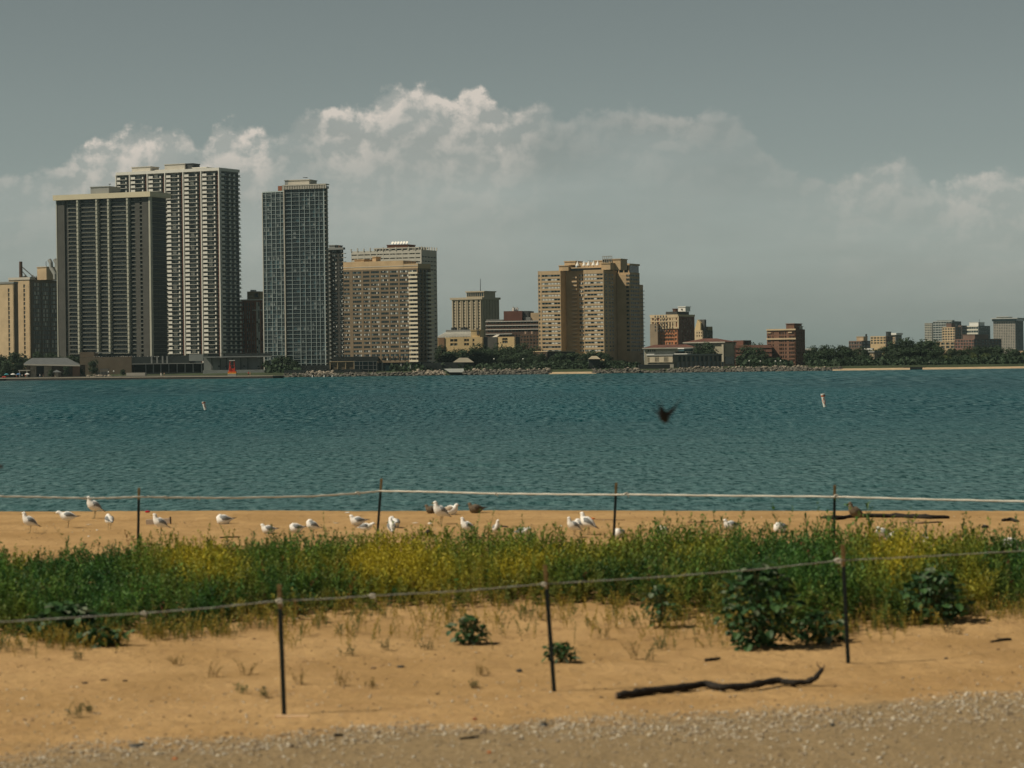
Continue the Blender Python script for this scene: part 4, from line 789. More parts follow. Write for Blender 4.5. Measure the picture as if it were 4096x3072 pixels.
b = far('apartment_building', 'far pale roofed block right of the ochre one, half sunk in trees', 895, 945, 1005, 468, 2300, 34, 3, 2, fr, conc_gr, pb=520); b.mb('roof_edge').box(-b.W, 1, -1, b.L, b.H, b.H + 1.6, white_m); b.finish()
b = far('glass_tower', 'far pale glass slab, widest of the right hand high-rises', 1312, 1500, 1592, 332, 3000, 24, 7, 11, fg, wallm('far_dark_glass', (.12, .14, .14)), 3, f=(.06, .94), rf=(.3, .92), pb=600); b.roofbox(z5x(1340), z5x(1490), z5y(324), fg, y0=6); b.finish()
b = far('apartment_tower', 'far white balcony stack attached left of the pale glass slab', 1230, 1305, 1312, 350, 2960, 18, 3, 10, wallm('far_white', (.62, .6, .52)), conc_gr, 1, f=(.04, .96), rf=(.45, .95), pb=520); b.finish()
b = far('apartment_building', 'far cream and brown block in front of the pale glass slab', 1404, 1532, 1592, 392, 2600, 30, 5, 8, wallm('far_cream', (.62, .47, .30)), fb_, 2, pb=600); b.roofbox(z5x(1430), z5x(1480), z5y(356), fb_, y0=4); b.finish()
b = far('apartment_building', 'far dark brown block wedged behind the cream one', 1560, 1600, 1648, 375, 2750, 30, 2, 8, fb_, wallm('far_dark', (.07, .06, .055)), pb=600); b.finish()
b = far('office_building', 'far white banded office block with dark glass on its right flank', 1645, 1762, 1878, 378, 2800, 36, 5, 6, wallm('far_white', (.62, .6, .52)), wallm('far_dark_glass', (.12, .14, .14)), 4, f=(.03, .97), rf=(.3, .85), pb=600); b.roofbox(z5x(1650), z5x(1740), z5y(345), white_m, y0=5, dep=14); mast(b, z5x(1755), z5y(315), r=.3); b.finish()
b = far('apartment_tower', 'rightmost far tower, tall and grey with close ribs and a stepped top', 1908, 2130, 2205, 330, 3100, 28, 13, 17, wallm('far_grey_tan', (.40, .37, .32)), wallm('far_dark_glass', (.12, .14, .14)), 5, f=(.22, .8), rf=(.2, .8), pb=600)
b.mb('crown').box(-b.W - 1, 1.5, -1.5, b.L, b.H, b.H + 2.5, glass_mid); b.mb('crown').box(-b.W - 2, 3, -3, b.L, b.H + 2.5, b.H + 3.5, fg); b.roofbox(z5x(1928), z5x(2045), z5y(290), glass_mid, y0=5, dep=14, z0=b.H + 3.5, side_m=fr); b.finish()
b = far('brick_building', 'long far red brick range with pale window rows above the woods', 1530, 1720, 1990, 508, 2300, 44, 7, 3, wallm('far_brick', (.20, .11, .085)), wallm('far_dark2', (.10, .075, .065)), 8, pb=600); b.roofbox(z5x(1580), z5x(1700), z5y(468), fb_, y0=4, dep=20); b.finish()
b = far('brick_building', 'low far cream framed annex at the foot of the cream and brown block', 1340, 1530, 1545, 532, 2400, 12, 4, 2, wallm('far_cream', (.62, .47, .30)), fb_, pb=605); b.finish()
b = far('apartment_building', 'small cream walk-up on the right beach half hidden by trees', 690, 735, 806, 640, 1175, 52, 2, 4, wallm('walkup_tan', (.42, .33, .22)), wallm('walkup_grey', (.30, .27, .21)), 3, f=(.25, .75), rf=(.25, .75), pb=765); b.mb('roof').box(-b.W - .5, .5, -.5, b.L, b.H, b.H + .5, conc_gr); b.finish()
b = far('brick_building', 'brick building clipped by the right edge behind the last trees', 2150, 2240, 2300, 625, 1300, 30, 3, 3, fr, rr, pb=740); b.finish()
for j, (p, q_, y, lab_) in enumerate(((75, 145, 622, 'white'), (655, 705, 618, 'pale'))):
    b = Bd('garden_hut', lab_ + ' flat roof showing through the treetops ' + ('near the russet block' if j == 0 else 'above the cream walk-up'), z5x(p), z5x(q_), z5x(q_ + 8), z5y(y), 1260, 20, cat='house'); b.core(conc); b.grid('f', [], [], conc); b.grid('r', [], [], conc); b.mb('roof').box(-b.W - .8, .8, -1, b.L, b.H, b.H + .9, white_m); b.finish()

# ================================================================== FAR SHORE
def place(px, py, D): p = at(px, py, D); return p
def px_of(p): pass
# ---- trees
leafm = mat('tree_leaves', (0.028, 0.054, 0.025), 0.75, 0.3, 0.5, trans=0.18, attr='tint'); leaf2 = mat('willow_leaves', (0.085, 0.115, 0.04), 0.75, 0.25, 0.5, trans=0.2, attr='tint')
barkm = mat('bark', (0.07, 0.055, 0.04), 0.9, 0.3, 2.0)
def crown_mesh(seed, kind, m):
    r = np.random.RandomState(seed); nl = {'round': 13, 'tall': 14, 'wide': 17, 'willow': 12}[kind]; rx = {'round': .36, 'tall': .27, 'wide': .50, 'willow': .42}[kind]
    P, Nn, T = [], [], []
    for l in range(nl):
        th = r.rand() * 6.28; rr_ = rx * 0.62 * math.sqrt(r.rand()); cz = 0.20 + 0.62 * r.rand(); sc_ = 1.0 - 0.9 * abs(cz - 0.55)
        c = np.array([rr_ * math.cos(th) * sc_ * 1.15, rr_ * math.sin(th) * sc_ * 1.15, cz]); rad = (0.115 + 0.10 * r.rand()) * (rx / .36) ** .5
        n = 105; d_ = r.normal(size=(n, 3)); d_ /= np.linalg.norm(d_, axis=1)[:, None]; q = c + d_ * (rad * (0.72 + 0.42 * r.rand(n, 1))) * np.array([1, 1, .85 if kind != 'willow' else 1.2])
        P.append(q); Nn.append(d_ + r.normal(size=(n, 3)) * .35 + np.array([0, 0, .25])); T.append(np.clip(np.full(n, 0.75 + .5 * r.rand()) + r.normal(size=n) * .18, .4, 1.6))
    P = np.concatenate(P); Nn = np.concatenate(Nn); T = np.concatenate(T); Nn /= np.linalg.norm(Nn, axis=1)[:, None]
    P = P[P[:, 2] < 1.0][:]; k = len(P); Nn = Nn[:k]; T = T[:k]
    a = np.cross(Nn, r.normal(size=(k, 3))); a /= np.linalg.norm(a, axis=1)[:, None]; b_ = np.cross(Nn, a); s1 = (0.018 + 0.022 * r.rand(k, 1)); s2 = s1 * (.6 + .6 * r.rand(k, 1))
    if kind == 'willow': a = a * .6; b_ = b_ * .6 + np.array([0, 0, -.9]); 
    V = np.stack([P - a * s1 - b_ * s2 * .4, P - b_ * s2, P + a * s1, P + b_ * s2 + Nn * s1 * .4], 1).reshape(-1, 3); Q = np.arange(4 * k).reshape(-1, 4); C = np.repeat(np.stack([T * 1.02, T, T * .95, np.ones(k)], 1), 4, 0)
    return npmesh('crown', V, Q, [m], colors=C)
def trunk_mesh(seed, lo=.0, h=.55, r0=.026):
    r = random.Random(seed); m = MB(); m.tube([(0, 0, 0), (.01, 0, .15), (r.uniform(-.03, .03), 0, .35), (r.uniform(-.05, .05), .02, h)], [r0, r0 * .8, r0 * .6, r0 * .3], barkm, 6)
    for k in range(4):
        a = r.uniform(0, 6.28); m.tube([(0, 0, .25 + .05 * k), (.09 * math.cos(a), .09 * math.sin(a), .38 + .05 * k), (.2 * math.cos(a), .2 * math.sin(a), .52 + .05 * k)], [r0 * .5, r0 * .35, r0 * .15], barkm, 5)
    return m.mesh('trunk')
CR_ = {k: [crown_mesh(10 * i + j, k, leaf2 if k == 'willow' else leafm) for j in range(4 if k != 'willow' else 2)] for i, k in enumerate(('round', 'tall', 'wide', 'willow'))}
TRK = [trunk_mesh(j) for j in range(3)]
tr = random.Random(11)
def tree(px, ytop, w, D, label, group, kind=None, ybase=None, zb=None):
    k = kind or tr.choice(['round', 'wide', 'round', 'tall']); p = at(px, ytop, D); zb = 1.9 if zb is None else zb
    h = (p.z - zb); e = thing('tree', label, 'tree', (p.x, D, zb), tr.uniform(0, 6.28), group); wx_ = w / F * D / ({'round': .80, 'tall': .62, 'wide': 1.05, 'willow': .9}[k] * h)
    wx_ = min(max(wx_, .6), 2.2); c = link('crown', tr.choice(CR_[k]), e, (0, 0, 0)); c.scale = (h * wx_, h * wx_, h * 1.04); t_ = link('trunk', tr.choice(TRK), e, (0, 0, -.2)); t_.scale = (h, h, h); return e
G = [('dark tree massed behind the boathouse under the tan block', 'dark trees around the boathouse', [(10, 1412, 70, 1200), (48, 1406, 80, 1195), (88, 1410, 75, 1205), (120, 1430, 60, 1200), (165, 1404, 70, 1235), (205, 1408, 60, 1238), (240, 1412, 60, 1240), (275, 1418, 55, 1235), (308, 1424, 50, 1236), (-30, 1420, 80, 1200), (25, 1440, 60, 1188), (70, 1445, 55, 1186)]),
     ('dark tree in the clump at the foot of the teal tower', 'trees at the foot of the teal tower', [(1095, 1428, 60, 1150), (1125, 1421, 60, 1155), (1160, 1424, 60, 1150), (1185, 1440, 40, 1145), (1070, 1440, 40, 1150)]),
     ('bushy tree of the dense dark belt below the ochre school', 'tree belt below the ochre school', [(1762, 1375, 60, 1215), (1800, 1396, 80, 1210), (1845, 1390, 75, 1215), (1888, 1372, 70, 1230), (1925, 1369, 80, 1235), (1965, 1380, 70, 1220), (1780, 1412, 70, 1190), (1825, 1408, 75, 1192), (1870, 1402, 75, 1190), (1915, 1395, 85, 1185), (1955, 1398, 75, 1190), (1900, 1420, 60, 1170), (1860, 1428, 60, 1168), (1945, 1424, 60, 1170)]),
     ('bushy tree of the dark belt below the maroon block', 'tree belt below the maroon block', [(1998, 1374, 85, 1240), (2040, 1370, 90, 1245), (2085, 1368, 90, 1245), (2125, 1374, 80, 1235), (2000, 1400, 80, 1190), (2045, 1396, 85, 1192), (2090, 1400, 85, 1188), (2130, 1398, 70, 1185), (2155, 1408, 60, 1180), (2070, 1420, 60, 1168), (2110, 1424, 60, 1166), (2025, 1424, 60, 1168), (2180, 1448, 50, 1150), (2160, 1450, 40, 1150)]),
     ('dark tree in front of the tan high-rise', 'trees in front of the tan high-rise', [(2215, 1410, 60, 1168), (2250, 1402, 70, 1170), (2290, 1406, 70, 1172), (2330, 1408, 60, 1168), (2360, 1398, 60, 1175), (2395, 1402, 60, 1172), (2425, 1412, 55, 1165), (2450, 1436, 50, 1150), (2475, 1442, 40, 1150), (2270, 1434, 55, 1155), (2230, 1438, 50, 1155), (2315, 1438, 50, 1152), (2345, 1440, 45, 1150), (2405, 1440, 50, 1152), (2200, 1440, 40, 1156)]),
     ('tree on the lawn before the banded red building', 'trees before the banded red building', [(2985, 1378, 80, 1185), (3025, 1384, 70, 1180), (3060, 1410, 50, 1175), (3010, 1418, 60, 1165), (2960, 1420, 50, 1165), (3095, 1428, 60, 1160), (3130, 1434, 55, 1158), (3155, 1440, 40, 1156), (3075, 1438, 40, 1155), (3048, 1370, 50, 1300), (3020, 1366, 40, 1310), (3005, 1372, 40, 1310)]),
     ('tree of the woods just right of the russet block', 'woods right of the russet block', [(3232, 1382, 50, 1260), (3262, 1380, 55, 1255), (3290, 1376, 60, 1250), (3318, 1384, 50, 1250), (3240, 1404, 60, 1190), (3280, 1400, 70, 1185), (3312, 1410, 55, 1185), (3365, 1374, 55, 1250), (3385, 1380, 45, 1245), (3345, 1402, 55, 1190), (3385, 1396, 70, 1190), (3415, 1392, 60, 1195), (3450, 1384, 80, 1215), (3250, 1434, 50, 1160), (3300, 1436, 50, 1158), (3350, 1430, 60, 1160), (3400, 1424, 60, 1165), (3440, 1418, 60, 1170), (3470, 1420, 50, 1172)]),
     ('tree in the highest hump of woods on the right shore', 'highest hump of the right hand woods', [(3505, 1388, 60, 1240), (3540, 1372, 70, 1250), (3575, 1358, 80, 1260), (3612, 1350, 85, 1265), (3650, 1348, 85, 1270), (3690, 1346, 80, 1268), (3722, 1354, 75, 1260), (3750, 1370, 60, 1245), (3560, 1398, 75, 1200), (3600, 1390, 85, 1200), (3645, 1384, 90, 1205), (3690, 1386, 90, 1200), (3735, 1392, 70, 1195), (3545, 1432, 50, 1165), (3585, 1424, 60, 1168), (3625, 1420, 65, 1170), (3670, 1422, 65, 1168), (3712, 1424, 55, 1166), (3530, 1444, 40, 1160)]),
     ('tree of the woods below the far right high-rises', 'woods below the far right high-rises', [(3765, 1384, 60, 1235), (3800, 1390, 65, 1235), (3840, 1388, 70, 1240), (3885, 1384, 75, 1245), (3925, 1380, 75, 1248), (3965, 1374, 80, 1250), (4005, 1380, 75, 1245), (4040, 1388, 65, 1240), (4075, 1396, 60, 1235), (4110, 1392, 60, 1235), (3835, 1418, 70, 1185), (3870, 1416, 60, 1182), (3960, 1410, 80, 1190), (4005, 1412, 80, 1188), (4050, 1414, 70, 1188), (4090, 1418, 60, 1185), (4025, 1438, 50, 1165), (4070, 1440, 50, 1165)])]
AL = {'dark trees around the boathouse': 'boathouse trees', 'trees at the foot of the teal tower': 'teal tower trees', 'tree belt below the ochre school': 'ochre school belt', 'tree belt below the maroon block': 'maroon block belt', 'trees in front of the tan high-rise': 'tan high-rise trees', 'trees before the banded red building': 'banded building trees', 'woods right of the russet block': 'woods beside russet block', 'highest hump of the right hand woods': 'highest woods hump', 'woods below the far right high-rises': 'woods below far high-rises'}
for lab_, g_, L_ in G:
    ds_ = sorted(q[3] for q in L_); cut1, cut2 = ds_[len(ds_) // 3], ds_[2 * len(ds_) // 3]
    row = lambda D: 'front' if D <= cut1 else ('middle' if D < cut2 else 'back')
    for rn in ('front', 'middle', 'back'):
        R_ = sorted(q for q in L_ if row(q[3]) == rn)
        for k_, (px, yt, w_, D_) in enumerate(R_):
            ord_ = ['leftmost', 'second from the left', 'third from the left', 'fourth from the left', 'fifth from the left', 'sixth from the left', 'seventh from the left', 'eighth from the left', 'ninth from the left', 'tenth from the left'][k_] if k_ < len(R_) - 1 or k_ == 0 else 'rightmost'
            tree(px, yt, w_ * 1.12, D_, ord_ + ' tree in the ' + rn + ' row of the ' + AL[g_], g_)
tree(2822, 1364, 120, 1175, 'big round dark tree standing alone before the red hipped hall', None, 'wide')
tree(372, 1430, 50, 1180, 'single round tree against the long brown podium wall', None, 'round', zb=1)
tree(205, 1474, 34, 1178, 'low round bush right of the boathouse door', None, 'round', zb=1); tree(265, 1462, 34, 1178, 'small dark bush beside the reddish boathouse wall', None, 'tall', zb=1); tree(492, 1474, 24, 1172, 'thin young tree near the low pale retaining wall', None, 'tall', zb=1)
tree(1586, 1458, 22, 1130, 'little cone shaped tree in front of the brown slab podium', None, 'tall')
tree(3774, 1420, 66, 1158, 'paler willow shaped tree, leftmost of three by the right beach', None, 'willow'); tree(3892, 1410, 50, 1160, 'paler willow shaped tree, middle one of three by the right beach', None, 'willow'); tree(3946, 1414, 66, 1158, 'paler willow shaped tree, rightmost of three by the right beach', None, 'willow')

# ---- podiums and shore buildings on the left
podm = wallm('podium_brick', (0.155, 0.125, 0.09)); pale_w = wallm('pale_sea_wall', (0.26, 0.28, 0.27)); darkb = wallm('dark_podium', (0.03, 0.038, 0.038))
def solid(mb, pl, pr, pt, pb, D, dep, m, z0=None):
    a, c_ = at(pl, pt, D), at(pr, pt, D); z1 = (a.z + c_.z) / 2; zb_ = at((pl + pr) / 2, pb, D).z if z0 is None else z0; mb.box(a.x, c_.x, D, D + dep, zb_, z1, m); return a.x, c_.x, zb_, z1
e = thing('podium_building', 'long brown podium with a terrace under the dark slab tower', 'building'); mb = MB()
solid(mb, 319, 526, 1428, 1495, 1215, 30, podm, .5); solid(mb, 318, 376, 1408, 1428, 1222, 12, podm); mb.build('wall', e)
mb = MB(); solid(mb, 382, 443, 1408, 1412, 1215, 10, conc_gr); mb.build('canopy', e)
mb = MB(); solid(mb, 527, 606, 1427, 1455, 1212, 25, darkb); solid(mb, 606, 668, 1440, 1455, 1212, 25, darkb); solid(mb, 668, 756, 1422, 1455, 1211, 25, darkb); solid(mb, 527, 812, 1455.5, 1492, 1225, 25, darkb, .5); mb.build('dark_upper_floor', e)
mb = MB(); solid(mb, 527, 812, 1453, 1456, 1207, 17, conc_gr); mb.build('floor_slab', e)
mb = MB(); solid(mb, 756, 812, 1417, 1444, 1208, 20, pale_w); mb.build('grey_block', e)
for p in (583, 613, 643, 675, 708, 740, 772, 806): mb = MB(); solid(mb, p - 1.8, p + 1.8, 1456, 1490, 1208, .6, conc_gr, .9); mb.build('column', e)
for p in (606, 628, 650, 668): mb = MB(); solid(mb, p - 3, p + 3, 1424, 1453, 1209, .8, conc_gr); mb.build('upper_column', e)
mb = MB(); solid(mb, 527, 812, 1490, 1496, 1206, 4, darkb, .5); solid(mb, 505, 580, 1491, 1499, 1190, 5, conc, .9); mb.build('low_wall', e)
mb = MB()
for k in range(70):
    p = 376 + k * 4.1 + rnd.uniform(-1, 1)
    if p < 640 and rnd.random() < .75: solid(mb, p, p + rnd.uniform(1, 3), 1427.8 - rnd.uniform(2, 5), 1428, 1215 + rnd.uniform(0, 8), .8, rnd.choice([cur_lt, white_m, conc, metal_dk]))
o = mb.build('terrace_furniture', e); o['kind'] = 'stuff'
e = thing('sea_front_deck', 'raised deck with railing over a pale slanted wall under the white tower', 'deck'); mb = MB()
solid(mb, 811, 1086, 1425, 1429, 1185, 22, pale_w); mb.build('deck_slab', e)
mb = MB(); x0_, x1_, z0_, z1_ = solid(mb, 815, 1000, 1431, 1480, 1196, 12, pale_w)
a = at(1000, 1431, 1196); c_ = at(1046, 1431, 1196); d_ = at(1030, 1480, 1196); mb.poly([(a.x, 1196, a.z), (c_.x, 1196, a.z), (d_.x, 1196, z0_), (a.x, 1196, z0_), (a.x, 1206, a.z), (c_.x, 1206, a.z), (d_.x, 1206, z0_), (a.x, 1206, z0_)], [(3, 2, 1, 0), (4, 5, 6, 7), (1, 2, 6, 5), (0, 1, 5, 4)], pale_w)
for p in (846, 880, 905, 930, 962, 990): solid(mb, p, p + 1.5, 1431, 1480, 1195.4, .5, darkb)
mb.build('slanted_wall', e)
for p in (876, 905, 976, 1033): mb = MB(); solid(mb, p - 4, p + 4, 1462, 1468, 1195.3, .4, glass_dark); mb.build('opening', e)
mb = MB(); solid(mb, 811, 1072, 1480, 1498, 1178, 8, pale_w, .6); solid(mb, 1072, 1136, 1475, 1498, 1178.2, 8, pale_w, .6); mb.build('lower_wall', e)
mb = MB()
for k in range(62): p = 813 + k * 4.4; solid(mb, p, p + .5, 1409 + (k * 7 % 3), 1425, 1186, .12, metal_dk)
solid(mb, 811, 1086, 1412, 1413, 1186, .12, metal_dk); solid(mb, 900, 1086, 1414, 1425, 1200, 1, darkb); o = mb.build('railing', e); o['kind'] = 'stuff'
e = thing('garden_pavilion', 'low building framed in tan between the teal tower and the brown slab', 'building'); mb = MB(); solid(mb, 1318, 1417, 1447, 1478, 1150, 10, podm); mb.build('wall', e)
mb = MB(); solid(mb, 1318, 1417, 1445, 1447.5, 1149.5, 11, tan)
for p in (1319, 1349, 1381, 1414): solid(mb, p, p + 2.6, 1447.5, 1476, 1149.6, .4, tan)
mb.build('frame', e); mb = MB(); solid(mb, 1330, 1512, 1427, 1444.5, 1165, 12, darkb); mb.build('upper_floor', e)
e = thing('glass_house', 'dark glasshouse with a thin pale grid in front of the brown slab', 'building'); mb = MB(); solid(mb, 1417, 1509, 1446, 1490, 1136, 12, glass_dark); mb.build('glazing', e); mb = MB()
for p in (1417, 1437, 1450, 1472, 1492, 1506): solid(mb, p, p + 1.2, 1445, 1490, 1135.6, .4, alu)
for q in (1445, 1461, 1478): solid(mb, 1417, 1509, q, q + 1, 1135.5, .4, alu)
mb.build('frame', e)
e = thing('terrace_wall', 'dark retaining wall under the teal tower behind pale rocks', 'wall'); mb = MB(); solid(mb, 1136, 1450, 1479, 1492, 1128, 5, darkb, .3); solid(mb, 1190, 1330, 1461, 1479, 1150, 3, darkb); mb.build('wall', e)
# boathouse
e = thing('boathouse', 'boathouse with a wide grey hipped roof at the left shore', 'building'); D_ = 1185
stone = wallm('rough_stone', (0.42, 0.35, 0.26), .3, 1.0); mb = MB(); xa, xb, z0_, z1_ = solid(mb, 104, 312, 1461, 1507, D_, 20, wallm('brown_wall', (.10, .075, .055)), .9)
solid(mb, 122, 145, 1463, 1507, D_ - .4, .4, stone, .9); solid(mb, 176, 206, 1463, 1507, D_ - .4, .4, stone, .9); solid(mb, 290, 318, 1458, 1507, D_ - .5, .5, wallm('pink_brick', (.30, .17, .11)), .9); mb.build('wall', e)
mb = MB(); solid(mb, 146, 175, 1464, 1507, D_ - .5, .3, mat('boathouse_opening', (.01, .013, .015)), .9); mb.build('door', e); mb = MB(); solid(mb, 146, 176, 1462, 1464, D_ - .7, .4, conc); mb.build('lintel', e)
slate = wallm('slate_roof', (.10, .11, .115), .15, .8); pts = [at(95, 1456, D_ - 2), at(320, 1460, D_ - 2), at(320, 1456, D_ + 22), at(95, 1452, D_ + 22), at(128, 1432, D_ + 9), at(268, 1431, D_ + 9)]
mb = MB().poly([tuple(p) for p in pts] + [(p.x, p.y, p.z - .5) for p in pts[:4]], [(0, 1, 5, 4), (1, 2, 5), (2, 3, 4, 5), (3, 0, 4), (6, 7, 1, 0), (7, 8, 2, 1), (9, 8, 7, 6)], slate); mb.build('roof', e)
mb = MB(); p0, p1 = pts[0], pts[1]; mb.poly([(p0.x, p0.y - .15, p0.z - .55), (p1.x, p1.y - .15, p1.z - .55), (p1.x, p1.y - .15, p1.z + .02), (p0.x, p0.y - .15, p0.z + .02)], [(0, 1, 2, 3)], conc); mb.build('gutter', e)
e = thing('shed', 'small hip roofed shed right of the boathouse door', 'shed'); D_ = 1176; mb = MB(); solid(mb, 218, 233, 1489, 1508, D_, 4, stone, .9); solid(mb, 233, 244, 1489, 1508, D_, 4, podm, .9); mb.build('wall', e); q = [at(210, 1489, D_ - .7), at(246, 1489, D_ - .7), at(246, 1488, D_ + 5), at(210, 1488, D_ + 5), at(226, 1479, D_ + 2)]; MB().poly(q, [(0, 1, 4), (1, 2, 4), (2, 3, 4), (3, 0, 4)], slate).build('roof', e)
e = thing('shelter', 'open shelter with a pale roof edge left of the boathouse', 'shelter'); D_ = 1183; mb = MB(); solid(mb, 73, 120, 1480, 1483, D_, 6, conc); mb.build('roof', e)
for p in (77, 106): mb = MB(); solid(mb, p, p + 2.6, 1483, 1509, D_, .4, conc, .9); mb.build('post', e)
mb = MB(); solid(mb, 75, 120, 1484, 1489, D_ + .6, .5, podm); mb.build('beam', e)
e = thing('gazebo', 'small slatted gazebo against the brown podium wall', 'gazebo'); D_ = 1190; mb = MB(); solid(mb, 400, 432, 1475, 1478, D_, 5, slate); mb.build('roof', e); 
mb = MB()
for k in range(6): solid(mb, 402 + k * 5.4, 403.5 + k * 5.4, 1478, 1499, D_, .3, conc_gr, 1)
solid(mb, 384, 432, 1487, 1499, D_ + .4, .3, wallm('grey_fence', (.09, .09, .08)), 1); mb.build('slat_screen', e)
# houses among the trees in the middle
def hiphouse(label, pl, pr, pe, pr_y, pb, D, wm_, rm, over=3):
    e = thing('shore_house', label, 'house'); mb = MB(); solid(mb, pl + over, pr - over, pe, pb, D, 9, wm_, 1.0); mb.build('wall', e)
    q = [at(pl, pe, D - 1), at(pr, pe, D - 1), at(pr, pe, D + 10), at(pl, pe, D + 10)]; w_ = (pr - pl) * .3; q += [at(pl + w_, pr_y, D + 4.5), at(pr - w_, pr_y, D + 4.5)]; MB().poly(q, [(0, 1, 5, 4), (1, 2, 5), (2, 3, 4, 5), (3, 0, 4)], rm).build('roof', e)
hiphouse('low house with a pale grey hipped roof left in the tree belt', 1812, 1896, 1449, 1431, 1480, 1148, darkb, wallm('grey_shingle', (.25, .23, .18)))
hiphouse('small pavilion with a pale roof in front of the tan high-rise', 2352, 2402, 1436, 1424, 1470, 1140, darkb, wallm('straw_roof', (.35, .31, .22)))
e = thing('boat_ramp_wall', 'pale sloped concrete slab on the shore beside the brown slab', 'wall'); mb = MB(); p = [at(1775, 1475, 1124), at(1854, 1474, 1124), at(1857, 1489, 1120), at(1798, 1489, 1120)]; mb.poly([tuple(v) for v in p] + [(v.x, v.y + 3, v.z - .4) for v in p], [(3, 2, 1, 0), (4, 5, 6, 7), (0, 1, 5, 4), (1, 2, 6, 5), (3, 0, 4, 7)], pale_w); mb.build('slab', e)
mb = MB(); solid(mb, 1690, 1855, 1450, 1476, 1140, 3, darkb, 1); mb.build('back_wall', e)
e = thing('sea_wall', 'dark sea wall left of the annex with small rocks below', 'wall'); mb = MB(); solid(mb, 2555, 2680, 1458, 1480, 1132, 6, darkb, 0); mb.build('wall', e)
e = thing('breakwater', 'dark straight breakwater between two patches of the right beach', 'breakwater'); mb = MB(); solid(mb, 3615, 3702, 1468, 1474, 1122, 3, darkb, -.2); mb.build('wall', e)
e = thing('beach_hut', 'tiny pale hut behind the right beach', 'hut'); mb = MB(); solid(mb, 3720, 3735, 1450, 1460, 1150, 3, pale_w, 1.8); mb.build('wall', e); mb = MB(); solid(mb, 3718, 3737, 1448, 1450, 1149.5, 4, wallm('pale_roof', (.5, .48, .4))); mb.build('roof', e)

# ---- pier and beacon
pa, pb = at(-900, 1520, 1190), at(1092, 1511, 1053); pa.z = pb.z = 0; dv = (pb - pa).normalized(); nv = Vector((-dv.y, dv.x, 0))
if nv.y < 0: nv = -nv
def prism(mb, a, b_, w, z0, z1, m, o=0.0): q = [a + nv * o, b_ + nv * o, b_ + nv * (o + w), a + nv * (o + w)]; mb.poly([(v.x, v.y, z0) for v in q] + [(v.x, v.y, z1) for v in q], BOXF, m)
e = thing('pier', 'long low dark pier with a pale top edge along the left shore', 'pier'); mb = MB(); prism(mb, pa, pb, 7, -3.4, .80, mat('pier_steel', (.035, .032, .03), .7, .3, .6)); mb.build('sheet_pile_wall', e)
mb = MB(); prism(mb, pa, pb, 7.4, .81, .99, wallm('pier_concrete', (.34, .30, .23)), -.2); mb.build('pier_deck', e)
fl = MB(); q = [at(-900, 1500, 1195), at(1130, 1500, 1120)]; fl.poly([(-430, 1168, .75), (-100, 1100, .75), (-92, 1128, .75), (-92, 1240, 1.4), (-430, 1240, 1.4)], [(0, 1, 2, 3, 4)], mat('harbour_apron', (.06, .06, .05), .9, .3, .2)); o = fl.build('quay_apron'); tag(o, 'dark quay ground between the pier and the podiums', kind='structure')
bp_ = at(927, 1502, 1070); e = thing('harbour_beacon', 'red skeleton light beacon with yellow and orange foot on the pier', 'beacon', (bp_.x, bp_.y + 2, .99)); redp = mat('beacon_red', (.42, .05, .03), .5, .15, 1.0); ybp = mat('beacon_yellow', (.8, .42, .05), .5, .1, 1.0)
MB().box(-1.7, 1.7, -1.5, 1.5, 0, .9, pale_w).build('plinth', e); MB().box(-1.6, 1.6, -1.4, 1.4, .9, 1.25, ybp).box(-1.62, 1.62, -1.42, 1.42, 1.25, 1.75, mat('beacon_orange', (.75, .14, .03), .5, .1, 1.0)).build('orange_band', e)
for sx in (-1, 1):
    for sy in (-1, 1): MB().tube([(1.2 * sx, 1.0 * sy, 1.7), (.75 * sx, .7 * sy, 5.9)], .11, redp, 6).build('leg', e)
MB().box(-1.05, .95, -.7, .7, 1.75, 3.0, redp).build('battery_house', e); MB().box(-.95, .95, -.8, .8, 3.9, 4.0, redp).build('landing', e); MB().tube([(-1.0, .0, 5.9), (1.1, 0, 6.1)], .12, white_m, 6).box(-1.15, 1.15, -.9, .9, 5.95, 6.15, white_m).build('lamp_roof', e); MB().tube([(-.6, -.3, 3), (-.6, -.3, 4.1)], .25, redp, 8).build('lantern', e)
mb = MB().box(-.04, .04, -.04, .04, 0, 1, redp)

